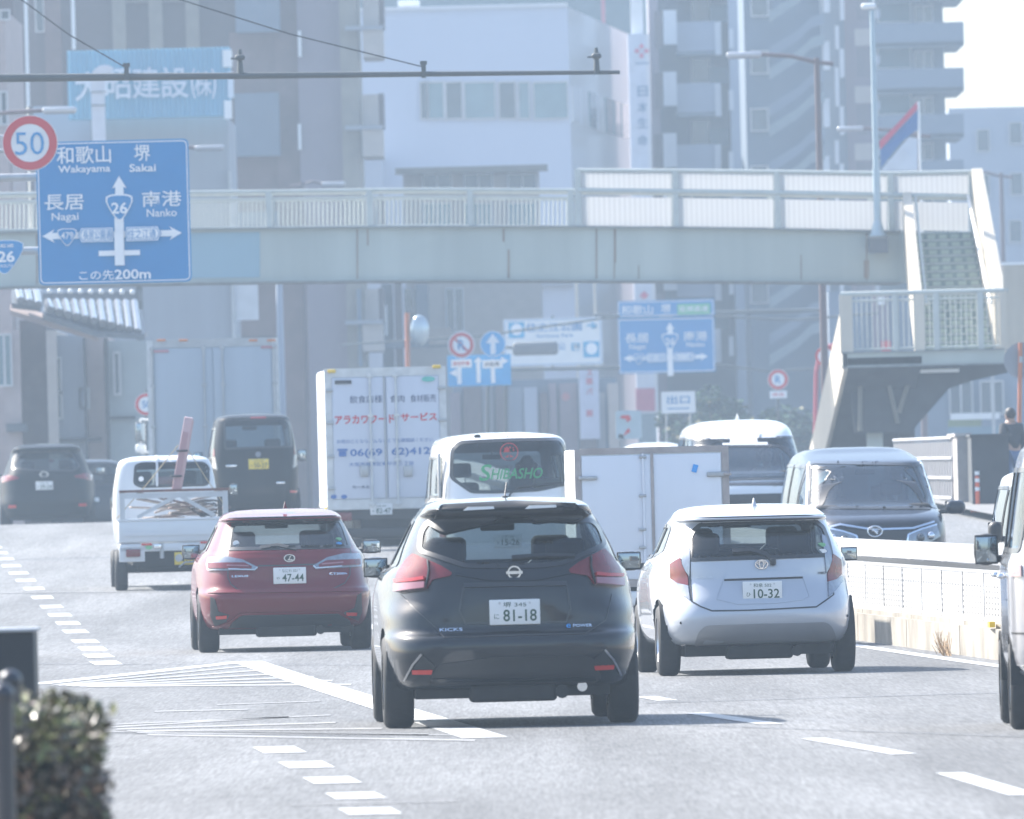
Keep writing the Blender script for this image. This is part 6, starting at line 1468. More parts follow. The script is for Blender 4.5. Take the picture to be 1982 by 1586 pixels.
# dry weed at the kerb
random.seed(3); mb = MB(); WEED = mat('dry_weed', (.35, .24, .14), .9); b0 = Vector((med(126.5) - .1, 126.5, 0))
for k in range(46):
    a = random.random() * 2 * PI; l = .08 + .14 * random.random(); p = Vector((random.uniform(-.06, .02), random.uniform(-1.2, 1.2), 0)); q = p + Vector((math.cos(a) * .05 - .02, math.sin(a) * .3, l)); mb.cyl(p, q, .004, WEED, .002, n=4)
o = mb.build('weed'); o.location = b0; tag(o, 'dry brown weed growing at the foot of the median kerb', 'weed')
# ------------------------------------------------------------------ right hand side: bars, pier, dark wall
STN = mat('stone_pier', (.42, .39, .37), .9, var=.2, scale=5, bump=.3)
DW = mat('dark_wall', (.06, .065, .07), .85, var=.3, scale=2)
def T3(u, v, d): return P(u, v, d)
d0, d1 = 242., 226.
a0, a1 = T3(1730, 853, d0), T3(1843, 848, d1); b0, b1 = T3(1730, 945, d0), T3(1843, 958, d1)
b0.z, b1.z = a0.z - .95, a1.z - .98
fr = thing('bar_fence', 'white fence of close vertical bars in three rows, right of the dark minivan', 'fence', (a0.x, a0.y, b0.z))
WB = mat('fence_bars', (.40, .40, .42), .6, var=.1)
L3 = lambda a, b, t: a + (b - a) * t
mb = MB(); n = 24
for zf in (0, .33, .66, 1.0): mb.cyl(L3(b0, a0, zf), L3(b1, a1, zf), .03, WB, n=6)
for i in range(n + 1): t_i = i / n; mb.cyl(L3(b0, b1, t_i), L3(a0, a1, t_i), .010, WB, n=5, caps=False)
mb.build('bar_panel', fr, world=True)
mb = MB().add([L3(b0, b0, 0) + Vector((0, .15, -.3)), b1 + Vector((0, .15, -.3)), a1 + Vector((0, .15, -.06)), a0 + Vector((0, .15, -.06)), b0 + Vector((0, .3, -.3)), b1 + Vector((0, .3, -.3)), a1 + Vector((0, .3, -.06)), a0 + Vector((0, .3, -.06))], [(0, 1, 2, 3), (7, 6, 5, 4), (3, 2, 6, 7)], mat('fence_backing', (.13, .13, .14), .8)); mb.build('backing_board', fr, world=True)
p, q = T3(1844, 846, 226), T3(1877, 846, 224); r = thing('stone_pier', 'pale stone pier between the bar fence and the dark wall', 'pier', (p.x, 225, ground(225)))
MB().box(p.x, 224, ground(225) - .1, q.x, 228, p.z, STN).build('shaft', r, world=True); MB().box(p.x - .03, 223.95, p.z, q.x + .03, 228.1, p.z + .05, STN).build('cap', r, world=True)
p, q = T3(1877, 846, 222), T3(1952, 846, 222); r = thing('dark_wall', 'dark grey wall block right of the stone pier', 'wall', (p.x, 223, ground(222)))
MB().box(p.x + .02, 222, ground(222) - .1, q.x, 227, p.z, DW).build('wall_body', r, world=True); MB().box(p.x, 221.95, p.z, q.x + .05, 227.1, p.z + .04, DW).build('coping', r, world=True)
# low kerb of the far pavement
sheet('pavement', lambda y: rx(13.2, y), lambda y: rx(40, y), [y for y in YS if 150 < y < 700], .13, mat('paving', (.17, .17, .17), .9, var=.2, scale=1.5), nx=4)
# delineator
p = PG(1893, 222); r = thing('delineator_post', 'orange delineator post with two white bands by the dark wall', 'post', p)
OR2 = mat('delineator_orange', (.75, .13, .05), .5)
zt = (P(1893, 922, 222) - p).z; zb_ = (P(1893, 985, 222) - p).z
MB().cyl((0, 0, 0), (0, 0, zt), .036, OR2).cyl((0, 0, 0), (0, 0, .04), .12, OR2).build('tube', r)
for f in (.42, .66, .86): MB().cyl((0, 0, zt * f + .1), (0, 0, zt * f + .16), .038, WHITETXT, caps=False).build('white_band', r)
# ------------------------------------------------------------------ pedestrian behind the wall
def person(loc, rz, label, coat, trouser, hair, h=1.68, lean=0.):
    s = h / 1.72; r = thing('person', label, 'person', loc, rz)
    J = {'pel': (0, 0, .95), 'spi': (0, .01, 1.15), 'che': (0, .02, 1.36), 'nec': (0, .03, 1.47), 'hd0': (0, .04, 1.56), 'shL': (-.17, .01, 1.40), 'elL': (-.24, -.02, 1.14), 'wrL': (-.23, .08, .92), 'haL': (-.225, .11, .86),
         'shR': (.17, .01, 1.40), 'elR': (.24, .0, 1.14), 'wrR': (.23, .12, .94), 'haR': (.225, .16, .88), 'hiL': (-.09, 0, .9), 'knL': (-.10, .06, .5), 'anL': (-.10, -.02, .09), 'toL': (-.11, .13, .04), 'hiR': (.09, 0, .9), 'knR': (.11, -.02, .5), 'anR': (.11, -.16, .1), 'toR': (.12, -.02, .04)}
    Rr = {'pel': .155, 'spi': .145, 'che': .17, 'nec': .06, 'hd0': .055, 'shL': .085, 'elL': .055, 'wrL': .036, 'haL': .03, 'shR': .085, 'elR': .055, 'wrR': .036, 'haR': .03, 'hiL': .10, 'knL': .065, 'anL': .045, 'toL': .035, 'hiR': .10, 'knR': .065, 'anR': .045, 'toR': .035}
    E_ = [('pel', 'spi'), ('spi', 'che'), ('che', 'nec'), ('nec', 'hd0'), ('che', 'shL'), ('shL', 'elL'), ('elL', 'wrL'), ('wrL', 'haL'), ('che', 'shR'), ('shR', 'elR'), ('elR', 'wrR'), ('wrR', 'haR'), ('pel', 'hiL'), ('hiL', 'knL'), ('knL', 'anL'), ('anL', 'toL'), ('pel', 'hiR'), ('hiR', 'knR'), ('knR', 'anR'), ('anR', 'toR')]
    def skin(names, edges, grow, m, nm, sc=1.):
        ks = [k for k in J if k in names]; me = bpy.data.meshes.new(nm); me.from_pydata([tuple(Vector(J[k]) * s) for k in ks], [(ks.index(a), ks.index(b)) for a, b in edges], []); o = bpy.data.objects.new(nm, me); COL.objects.link(o); o.parent = r
        sk = o.modifiers.new('skin', 'SKIN'); ss = o.modifiers.new('sub', 'SUBSURF'); ss.levels = ss.render_levels = 2; me.materials.append(m)
        for i, k in enumerate(ks): me.skin_vertices[0].data[i].radius = (Rr[k] * s * sc + grow, Rr[k] * s * sc * (.8 if k in ('pel', 'spi', 'che') else 1) + grow)
        me.skin_vertices[0].data[0].use_root = True; return o
    skin(set(J), E_, 0, SKIN, 'body')
    up = ('pel', 'spi', 'che', 'shL', 'elL', 'wrL', 'shR', 'elR', 'wrR'); skin(up, [e for e in E_ if e[0] in up and e[1] in up], .018, coat, 'jacket')
    lo = ('pel', 'hiL', 'knL', 'anL', 'hiR', 'knR', 'anR'); skin(lo, [e for e in E_ if e[0] in lo and e[1] in lo], .012, trouser, 'trousers')
    hd = MB().sphere((0, .05 * s, 1.61 * s), .1 * s, SKIN, 18, (.8, .95, 1.15)).sphere((0, .15 * s, 1.6 * s), .018, SKIN, 8).sphere((-.08 * s, .05 * s, 1.6 * s), .02, SKIN, 8).sphere((.08 * s, .05 * s, 1.6 * s), .02, SKIN, 8)
    for sx in (-1, 1): hd.sphere((sx * .033 * s, .137 * s, 1.62 * s), .011, HAIR, 8)
    hd.cbox((0, .142 * s, 1.565 * s), (.04, .01, .008), mat('lips', (.35, .12, .1), .6)); hd.build('head', r)
    MB().sphere((0, .03 * s, 1.64 * s), .112 * s, hair, 18, (.86, .95, 1.0)).build('hair', r)
    for sx in (-1, 1):
        hm_ = MB(); w = Vector(J['haL' if sx < 0 else 'haR']) * s
        for k in range(4): hm_.tube([w + Vector((sx * .005, (k - 1.5) * .018, 0)), w + Vector((sx * .0, (k - 1.5) * .018, -.05)), w + Vector((-sx * .015, (k - 1.5) * .016, -.085 + .006 * abs(k - 1)))], .008, SKIN, 6)
        hm_.tube([w + Vector((0, .03, 0)), w + Vector((-sx * .01, .05, -.03))], .009, SKIN, 6); hm_.build('fingers', r)
    for a in ('L', 'R'): p = Vector(J['an' + a]) * s; MB().rbox((p.x, p.y + .06, p.z - .045), (.1, .27, .09), .035, BLACKPL).build('shoe', r)
    return r
p = PG(1962, 229); p.z = ground(229) + .0
person(p, PI * .2, 'person in a black jacket and blue jeans behind the dark wall at the right edge', mat('jacket_black', (.02, .022, .028), .8), mat('jeans', (.08, .14, .26), .8), HAIR, h=P(1955, 792, 229).z - p.z)
# ------------------------------------------------------------------ near left: hedge, railing posts, dark box
HD0 = 46.5; pl_, pr_ = P(-120, 1420, HD0).x, P(196, 1460, HD0).x; zt = P(120, 1348, HD0 + 3.5).z
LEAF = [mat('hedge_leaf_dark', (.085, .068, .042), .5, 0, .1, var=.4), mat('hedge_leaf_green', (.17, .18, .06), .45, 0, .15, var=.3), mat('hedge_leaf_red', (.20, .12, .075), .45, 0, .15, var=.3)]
for mm in LEAF: mm.node_tree.nodes['Principled BSDF'].inputs['Roughness'].default_value = .36
BARKH = mat('hedge_twig', (.12, .08, .05), .9)
hg = thing('hedge', 'clipped hedge with red tinged leaves, out of focus at the bottom left', 'hedge', (pr_ - .4, HD0, -.02), HEAD)
random.seed(11); mb = MB(); x0, x1 = pl_ - pr_ + .4, .4; 
def leafcloud(mb, n, x0, x1, y0, y1, z0, z1, shell=.13):
    for k in range(n):
        while True:
            x, y, z = random.uniform(x0, x1), random.uniform(y0, y1), random.uniform(z0, z1)
            e = min(x1 - x, y - y0, z1 - z, (x - x0) + .3)
            if e < shell or random.random() < .12: break
        ln = .05 * math.sin(x * 19 + y * 3) + .04 * math.sin(z * 23 + y * 7) + .03 * math.sin(x * 41 - z * 31)
        x += ln * .5; z += ln * (.6 if z > z1 - .15 else .2)
        s_ = random.uniform(.016, .032); a, b_ = random.random() * 2 * PI, random.uniform(-1.1, 1.1)
        M = Matrix.Translation((x, y, z)) @ Matrix.Rotation(a, 4, 'Z') @ Matrix.Rotation(b_, 4, 'X') @ Matrix.Rotation(random.random() * 3, 4, 'Y')
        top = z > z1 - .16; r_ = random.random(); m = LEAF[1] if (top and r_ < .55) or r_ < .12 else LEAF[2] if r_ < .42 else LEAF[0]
        mb.add([M @ Vector(q) for q in ((-s_, 0, 0), (0, -s_ * .55, .004), (s_, 0, 0), (0, s_ * .55, .004))], [(0, 1, 2, 3)], m)
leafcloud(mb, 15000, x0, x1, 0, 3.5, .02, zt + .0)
for k in range(120):
    b_ = Vector((random.uniform(x0, x1 - .03), random.uniform(0, 3.4), zt - .05)) if random.random() < .6 else Vector((x1 - .05, random.uniform(0, 3.4), random.uniform(.2, zt - .05)))
    d_ = Vector((random.gauss(.0 if b_.z > zt - .06 else .06, .02), random.gauss(0, .03), random.uniform(.05, .11) if b_.z > zt - .06 else random.uniform(0, .04)))
    mb.cyl(b_, b_ + d_, .003, BARKH, .0015, n=4)
    for q_ in range(5):
        p_ = b_ + d_ * (.5 + .12 * q_); s_ = random.uniform(.014, .024); M = Matrix.Translation(p_) @ Matrix.Rotation(random.random() * 6, 4, 'Z') @ Matrix.Rotation(random.uniform(-1, 1), 4, 'X'); mb.add([M @ Vector(t_) for t_ in ((-s_, 0, 0), (0, -s_ * .5, .003), (s_, 0, 0), (0, s_ * .5, .003))], [(0, 1, 2, 3)], random.choice(LEAF))
mb.build('foliage', hg)
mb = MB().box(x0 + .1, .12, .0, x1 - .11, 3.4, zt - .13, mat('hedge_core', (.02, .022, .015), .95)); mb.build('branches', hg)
sheet('kerb_strip', lambda y: -3.2, lambda y: P(208, 1560, 50).x, [30, 40, 50, 58], .10, CONC, nx=2)
FP = mat('fence_post_black', (.035, .037, .045), .35, .4, .5)
for k, (u, d, v) in enumerate(((20, 47.0, 1318), (5, 45.6, 1345))):
    p = P(u, v, d); r = thing('railing_post', ('dark rounded railing post in front of the hedge, the taller one' if k == 0 else 'dark rounded railing post cut by the left edge, nearest the camera'), 'post', (p.x, d, 0), 0, 'railing posts by the hedge')
    MB().cyl((0, 0, 0), (0, 0, p.z - .0), .036 if k == 0 else .034, FP).build('tube', r); MB().sphere((0, 0, p.z), .040, FP, 16, (1, 1, .95)).build('cap', r)
p = P(64, 1222, 66); q = P(-120, 1222, 66)
r = thing('utility_cabinet', 'dark square cabinet behind the hedge at the left edge', 'cabinet', (p.x - .3, 66, 0))
MB().rbox((-.1, .3, p.z / 2), (.8, .6, p.z), .012, mat('cabinet_dark', (.012, .013, .015), .6)).build('housing', r); MB().rbox((-.1, .3, p.z + .005), (.83, .63, .018), .006, GALV).build('lid', r)
# ------------------------------------------------------------------ buildings
def bmat(name, col, rough=.85, **k): return mat(name, tuple(x * .78 for x in col), rough, **k)
WG = mat('window_glass_dark', (.06, .09, .11), .12, 0, .6, var=.3, scale=1.5); WG2 = mat('window_glass_teal', (.14, .24, .27), .15, 0, .6, var=.2, scale=1.5); WFR = mat('window_frame', (.5, .5, .5), .5, .2)
class Bld:
    def __init__(s, name, label, d, u, v=700, cat='building'):
        s.d = d; s.k = FPX / d; s.root = thing(name, label, cat, (P(u, v, d).x, d, 0)); s.g = -1.2
    def wall(s, u0, v0, u1, v1, m, dy=0., depth=12., name='wall', par=None):
        """block whose front face fills the pixel box; v1 None = down to the ground"""
        x0, z0, x1, z1 = R(u0, v0, u1, 800 if v1 is None else v1, s.d + dy)
        if v1 is None: uc = (u0 + u1) / 2; x0, x1 = P(u0, 450, s.d + dy).x, P(u1, 450, s.d + dy).x; z0, z1 = -.1, P(uc, v0, s.d + dy).z
        return MB().box(x0, s.d + dy, z0, x1, s.d + dy + depth, z1, m).build(name, par or s.root, world=True)
    def win(s, u0, v0, u1, v1, m=None, dy=-.03, nm='window', mull=1, frame=True):
        x0, z0, x1, z1 = R(u0, v0, u1, v1, s.d + dy); o = MB().box(x0, s.d + dy, z0, x1, s.d + dy + .05, z1, m or WG).build(nm, s.root, world=True)
        if frame:
            e = .05; y0, y1 = s.d + dy - .04, s.d + dy + .001; mb = MB().box(x0 - e, y0, z0 - e, x1 + e, y1, z0, WFR).box(x0 - e, y0, z1, x1 + e, y1, z1 + e, WFR).box(x0 - e, y0, z0, x0, y1, z1, WFR).box(x1, y0, z0, x1 + e, y1, z1, WFR)
            for k in range(mull): x = x0 + (x1 - x0) * (k + 1) / (mull + 1); mb.box(x - .03, y0 + .005, z0, x + .03, y1, z1, WFR)
            f = mb.build('frame', o, world=True)
        return o
    def slab(s, u0, v0, u1, v1, m, dy, depth, name='balcony'): return s.wall(u0, v0, u1, v1, m, dy, depth, name)
C_PINK = bmat('tile_pink', (.54, .43, .40), var=.15, scale=2); C_BRN = bmat('brick_brown', (.22, .145, .13), var=.25, scale=1.2, bump=.2); C_DRK = bmat('render_dark', (.145, .112, .11), var=.2, scale=.6)
C_TAN = bmat('tile_tan', (.30, .27, .22), var=.2, scale=1.5); C_PUR = bmat('render_mauve', (.28, .235, .265), var=.1, scale=.5); C_BEI = bmat('render_beige', (.52, .46, .41), var=.1); C_GRY = bmat('siding_grey', (.33, .35, .39), var=.08, streak=True)
C_WHT = bmat('panel_white', (.58, .64, .76), .5, var=.05, scale=.4, streak=True); C_LGT = bmat('panel_gloss_white', (.74, .76, .80), .3, coat=.5, var=.04); C_BLU = bmat('render_bluegrey', (.22, .27, .34), var=.1, scale=.6); C_BLU2 = bmat('render_slate', (.17, .22, .28), var=.15, scale=.6)
C_LB = bmat('render_lightblue', (.42, .47, .56), var=.08, scale=.5); C_TEAL = bmat('glass_teal', (.07, .14, .17), .5, var=.1)
# dark brown tower block
b = Bld('apartment_tower', 'dark brown apartment tower with pale vertical strips behind the blue company sign', 430, 350)
b.wall(60, -60, 585, None, C_DRK, 0); b.wall(585, -60, 667, None, C_PUR, -1.0, 14, 'wall_plane'); b.wall(540, -60, 586, None, C_BRN, -.6, 5, 'brick_strip'); b.wall(667, -60, 702, None, C_TAN, -1.6, 10, 'tile_column')
for u0, u1 in ((217, 243), (288, 314), (359, 385)): b.wall(u0, -60, u1, 130, C_TAN, -.5, 2, 'pale_strip')
b.wall(217, 0, 385, 4, C_TAN, -.3, 2, 'pale_band'); 
for v in (-60, 180, 410): b.wall(455, v, 541, v + 122, C_BLU2, -1.6, 3, 'balcony'); b.wall(445, v + 122, 541, v + 240, C_BRN, -.4, 3, 'brick_wall')
for v in (-140, 50, 243, 440, 620):
    b.wall(702, v + 5, 741, v + 60, C_BEI, -2.2, 5, 'balcony'); b.wall(702, v - 60, 733, v + 4, C_BEI, -1.4, 4, 'pale_wall'); b.wall(733, v - 62, 743, v + 4, C_DRK, -1.2, 3, 'opening'); b.wall(668, v, 741, v + 8, C_GRY, -2.3, 1, 'floor_band')
for v in (60, 240): b.wall(577, v, 583, v + 50, WHITEPAINT, -1.2, .2, 'downpipe')
for v in (560,): b.wall(692, v, 700, v + 150, C_BLU2, -1.9, .3, 'downpipe')
b.wall(96, -60, 128, None, C_BRN, -.35, 2, 'brick_strip'); b.win(100, 115, 112, 190, mull=0); b.win(70, -30, 82, 60, mull=0)
b.wall(48, -20, 55, 206, WHITEPAINT, -1.2, .2, 'downpipe'); b.wall(138, -20, 145, 96, WHITEPAINT, -1.2, .2, 'downpipe')
# pink tile building far left
b = Bld('tile_building', 'pink tiled building cut by the left edge behind the footbridge', 335, -40)
b.wall(-200, 20, 20, None, C_PINK); b.wall(-200, -80, 36, None, C_DRK, 10, 8, 'rear_wall'); b.win(-10, 180, 12, 240); b.win(3, 22, 16, 36, mull=0); b.wall(20, 250, 27, None, C_PINK, .5, 1, 'pilaster')
# house with tiled roof
b = Bld('tiled_house', 'old house with a grey tiled roof and pale walls, under the footbridge', 325, 150)
b.wall(0, 640, 33, None, C_PINK, -1, 8, 'wall'); b.win(-3, 650, 20, 745, WG2, -1.05, mull=1); b.wall(33, 620, 84, None, bmat('brick_dark', (.12, .09, .085), var=.3), -.6, 8, 'brick_wall'); b.wall(84, 640, 104, None, C_BEI, -1.0, 8, 'pier_wall')
b.wall(104, 650, 160, None, C_GRY, -.5, 8, 'side_wall'); b.wall(160, 650, 198, None, C_PINK, -.4, 8, 'side_wall'); b.wall(198, 660, 283, None, bmat('siding_green', (.38, .42, .42), var=.08), -.8, 9, 'siding_wall')
b.wall(195, 655, 203, None, BLACKPL, -1.1, .2, 'downpipe'); b.wall(155, 655, 160, None, BLACKPL, -.8, .15, 'downpipe'); b.win(104, 695, 116, 760, WG, -.56, mull=0); b.win(104, 762, 118, 808, WG, -.56, mull=0); b.win(223, 685, 230, 762, WG, -.86, mull=0); b.win(157, 755, 170, 788, WG, -.46, mull=0); b.wall(204, 806, 262, 812, BLACKPL, -.95, .1, 'belt_course'); b.wall(104, 848, 196, 856, BLACKPL, -.7, .2, 'belt_course')
TILE = mat('roof_tile', (.16, .17, .18), .22, .2, .6, var=.4, scale=5); RIDGE = mat('roof_ridge', (.10, .11, .12), .5)
def pantile(u0, v0t, v0b, u1, v1t, v1b, d, n, par, nm):
    mb = MB()
    for i in range(n):
        t = (i + .5) / n; u = u0 + (u1 - u0) * t; vt = v0t + (v1t - v0t) * t; vb = v0b + (v1b - v0b) * t; m_ = 9
        for j in range(m_):
            a = j / m_; c0 = P(u + 14 * a, vt + (vb - vt) * a, d); c1 = P(u + 14 * (a + 1 / m_), vt + (vb - vt) * (a + 1 / m_), d); c0.y -= 3.2 * a; c1.y -= 3.2 * (a + 1 / m_)
            mb.cyl(c0 + Vector((0, 0, .05)), c1 + Vector((0, 0, .0)), .085, TILE, .095, n=10)
    return mb.build(nm, par, world=True)
def roofplane(pts, d, par, nm, m=RIDGE):
    vs = [];
    for u, v, dy in pts: p = P(u, v, d); p.y += dy; vs.append(p)
    n = len(vs); MB().add(vs + [p - Vector((0, 0, .12)) for p in vs], [list(range(n)), list(range(2 * n - 1, n - 1, -1))] + [(i, n + i, n + (i + 1) % n, (i + 1) % n) for i in range(n)], m).build(nm, par, world=True)
roofplane([(86, 588, 0), (275, 600, 0), (288, 650, -3.3), (196, 646, -3.3), (92, 612, -3.3)], 321, b.root, 'roof'); pantile(84, 588, 602, 268, 590, 648, 321, 11, b.root, 'roof_tiles')
roofplane([(25, 560, -1), (82, 562, -1), (86, 596, -2.6), (30, 590, -2.6)], 320, b.root, 'upper_roof'); pantile(27, 562, 584, 78, 565, 596, 319, 3, b.root, 'roof_tiles')
b.wall(82, 566, 272, 584, RIDGE, -.9, .5, 'ridge'); mb = MB()
for i in range(10): p = P(76 + i * 20, 563 + i * .3, 323); mb.sphere(p, .06, WHITEPAINT, 8)
mb.build('ridge_caps', b.root, world=True)
roofplane([(30, 592, -3), (200, 640, -3), (198, 655, -3.6), (30, 604, -3.6)], 322, b.root, 'eave', C_PINK)
b.wall(203, 644, 285, 652, GALV, -4.2, .3, 'gutter'); b.wall(12, 820, 50, 836, mat('awning_dark', (.09, .1, .11), .7), -2, 1.2, 'awning')
# grey building with roof sign
b = Bld('grey_building', 'plain grey building carrying the light blue company sign on its roof', 400, 330)
b.wall(180, 228, 446, None, C_GRY); b.wall(70, 205, 200, None, C_LB, 1, 6, 'side_block'); b.wall(446, 330, 452, 700, GALV, -.2, .3, 'downpipe')
b.win(455, 550, 500, 620, mat('blind_white', (.55, .56, .58), .7), -.1, mull=0, frame=False)
PIPE = mat('vent_pipe', (.62, .62, .66), .5, .1)
pts = [P(191, 275, 397), P(188, 150, 397)]; c0 = P(188, 150, 397)
mb = MB().box(P(177, 200, 397).x, 396.8, P(190, 275, 397).z - 1, P(203, 200, 397).x, 397.2, P(190, 150, 397).z, PIPE)
r_ = (P(203, 200, 397).x - P(177, 200, 397).x); cx_ = P(203, 150, 397).x; cz_ = P(190, 150, 397).z
pl = [Vector((cx_ - r_ * math.cos(a), 396.8, cz_ + r_ * .9 * math.sin(a))) for a in [i * 2.3 / 12 for i in range(13)]] + [Vector((cx_ + .02, 396.8, cz_ + .02))]
mb.prism(pl[::-1], .4, PIPE); mb.build('vent_duct', b.root, world=True)
for v in (177, 203): b.wall(176, v, 205, v + 2, DPOLE, -3.3, .05, 'duct_band')
s = Sign('rooftop_sign', 'light blue corrugated rooftop sign with white Japanese company name', 'sign', 398, 290, 160)
CB = mat('sign_corrugated_blue', (.12, .36, .52), .5, var=.12, streak=True); mb = MB()
x0, z0, x1, z1 = R(131, 95, 446, 228, 398); o = s.c; n = 70; vs = []
for i in range(n * 2 + 1):
    x = x0 + (x1 - x0) * i / (n * 2); y = 398 - (.05 if (i // 2) % 2 else 0); vs += [(x, y, z0), (x, y, z1)]
mb.add(vs, [(2 * i, 2 * i + 2, 2 * i + 3, 2 * i + 1) for i in range(n * 2)], CB).box(x0, 398.1, z0, x1, 399.5, z1, CB); mb.build('sheet', s.root, world=True)
NEON = mat('sign_letter_pale', (.60, .68, .76), .5)
for ch, u, v, h, w in (('大', 170, 168, 56, 50), ('昭', 228, 163, 58, 50), ('建', 283, 161, 60, 54), ('設', 338, 160, 60, 54)): s.txt(ch, u, v, h, NEON, w, lift=.12, bold=.012)
s.txt('(', 374, 162, 58, NEON, 9, lift=.12, bold=.02); s.txt('株', 393, 162, 48, NEON, 34, lift=.12, bold=.012); s.txt(')', 414, 162, 58, NEON, 9, lift=.12, bold=.02)
s.plate(431, 97, 449, 130, WHITEPAINT, 'end_plate', 0, .3, .1); s.plate(434, 195, 449, 230, WHITEPAINT, 'end_plate', 0, .3, .1); s.plate(441, 140, 452, 190, NEON, 'side_letter', 0, .2, .1)
# white office building
b = Bld('office_building', 'white panelled office building with one band of windows above the footbridge', 470, 950)
x0, z0, x1, z1 = R(745, 18, 1103, 600, 470)
zt = P(925, 17, 470).z; zg = -.1; xr, yr_ = P(1222, 60, 496).x, 496
xL, xR = P(700, 300, 470).x, P(1106, 300, 470).x; xr = P(1222, 300, 496).x
def quadwall(m, z0, z1, par, nm, off=0, t0=0., t1=1.):
    a = Vector((xR + (xr - xR) * t0, 470 + 26 * t0, 0)); c = Vector((xR + (xr - xR) * t1, 470 + 26 * t1, 0)); nrm = Vector((26, -(xr - xR), 0)).normalized() * off
    zt0 = lambda z, t: z
    MB().add([a + nrm + Vector((0, 0, z0)), c + nrm + Vector((0, 0, z0)), c + nrm + Vector((0, 0, z1)), a + nrm + Vector((0, 0, z1))] + [p - nrm.normalized() * .1 if off else p for p in (a + Vector((0, 0, z0)), c + Vector((0, 0, z0)), c + Vector((0, 0, z1)), a + Vector((0, 0, z1)))], [(0, 1, 2, 3), (7, 6, 5, 4)], m).build(nm, par, world=True)
MB().box(xL, 470, zg, xR, 500, zt, C_WHT).box(xL - .05, 469.9, zt, xR, 500, zt + .12, C_LGT).build('wall', b.root, world=True)
# side wall: descends in the picture because it is farther away
ztf = P(1222, 66, 496).z
a, c_ = Vector((xR, 470, 0)), Vector((xr, 496, 0))
MB().add([a + Vector((0, 0, zg)), c_ + Vector((0, 0, zg)), c_ + Vector((0, 0, ztf)), a + Vector((0, 0, zt))], [(0, 1, 2, 3)], C_LGT).add([a + Vector((0, 0, zg)), a + Vector((0, 0, zt)), c_ + Vector((0, 0, ztf)), c_ + Vector((0, 0, zg)), Vector((xR, 496, zg)), Vector((xR, 496, ztf))], [(1, 2, 5), (4, 5, 2, 3)], C_WHT).build('side_wall', b.root, world=True)  # side wall coloured lighter than the front for its glancing reflection
# window band in front and on the side
def band(u0, v0, u1, v1, m, nm='window'): return b.win(u0, v0, u1, v1, m, -.05, nm, mull=0)
for u0, u1, m in ((815, 826, WG), (830, 858, WG2), (864, 893, WG), (900, 958, WG2), (967, 997, WG), (1005, 1024, WG2), (1034, 1098, WG2)): band(u0, 160, u1, 229, m)
nrm = Vector((26, -(xr - xR), 0)).normalized()
for i in range(7):
    t0, t1 = .02 + i * .135, .02 + i * .135 + .11; z0 = P(1108, 235, 470).z; z1 = P(1108, 166, 470).z; zf0, zf1 = P(1222, 272, 496).z, P(1222, 205, 496).z
    pa = [a.lerp(c_, t) + Vector((0, 0, z0 + (zf0 - z0) * t)) for t in (t0, t1)] + [a.lerp(c_, t) + Vector((0, 0, z1 + (zf1 - z1) * t)) for t in (t1, t0)]
    MB().add([p + nrm * .06 for p in pa] + pa, [(0, 1, 2, 3), (0, 4, 5, 1), (2, 6, 7, 3), (1, 5, 6, 2), (3, 7, 4, 0)], WG2 if i in (2, 4, 5, 6) else C_LGT).build('window', b.root, world=True)
b.wall(700, 300, 745, None, C_LB, -3, 6, 'annex'); 
for u in (868, 958, 1005): b.win(u, 560, u + 66 if u < 1000 else u + 40, 615, WG2 if u < 900 else WG, -.05)
b.wall(865, 548, 1110, 556, C_GRY, -.3, .4, 'canopy'); 
for u in (1110, 1145): b.wall(u, 545, u + 6, None, BCREAM, -1, .3, 'pillar')
# beige lower building in front
b = Bld('beige_building', 'low beige building with dark windows seen through the footbridge railing', 440, 900)
b.wall(783, 328, 1046, None, C_BEI); b.wall(765, 322, 1060, 334, C_TAN, -.8, 1, 'cornice')
for u in (820, 900, 985): b.win(u, 338, u + 52, 364, WG); b.win(u, 395, u + 52, 440, WG2)
for u in (785, 865): b.win(u, 560, u + 30, 640, WG)
b.wall(760, 545, 775, None, C_DRK, -1, .6, 'drain_column'); b.wall(735, 550, 757, None, C_BLU2, -.6, 2, 'pier'); b.wall(805, 550, 830, 640, C_BLU2, -.5, .4, 'shutter'); b.wall(700, 560, 737, 660, C_BEI, -.6, 2, 'pale_wall'); b.wall(745, 590, 750, 650, WHITEPAINT, -1.4, .2, 'downpipe')
for v, h in ((662, 12),): b.wall(660, v, 870, v + h, C_BLU2, -1.8, .5, 'awning')
b.wall(830, 635, 872, 668, bmat('shop_sign_cream', (.5, .42, .36)), -1.9, .2, 'shop_board')
# shops under the office
b = Bld('shop_row', 'row of dim shopfronts with mixed panels behind the white direction sign', 420, 1100)
b.wall(868, 735, 1185, None, C_BLU2, 0, 10)
random.seed(21); u = 872
while u < 1180:
    w_ = random.choice((14, 20, 26, 34)); m = random.choice((C_GRY, C_DRK, C_BEI, C_PUR, C_LB, C_BLU)); b.wall(u, random.choice((742, 750, 760)), u + w_, 880, m, -.4 - random.random() * .4, .5, 'shopfront'); u += w_ + random.choice((3, 6))
b.wall(1121, 716, 1160, 850, C_LB, -1.2, .3, 'vertical_banner')
s = Sign('banner_sign', 'pale vertical shop banner with red characters left of the blue guide sign', 'sign', 418, 1141, 790)
s.plate(1123, 716, 1160, 850, mat('banner_pale', (.5, .52, .62), .6), r=0, t=.1)
for ch, v in (('ス', 722), ('ー', 738), ('パ', 758), ('ー', 800)): s.txt(ch, 1141, v, 13, mat('sign_dull_red', (.5, .12, .16), .6), 12, bold=.03, lift=.02)
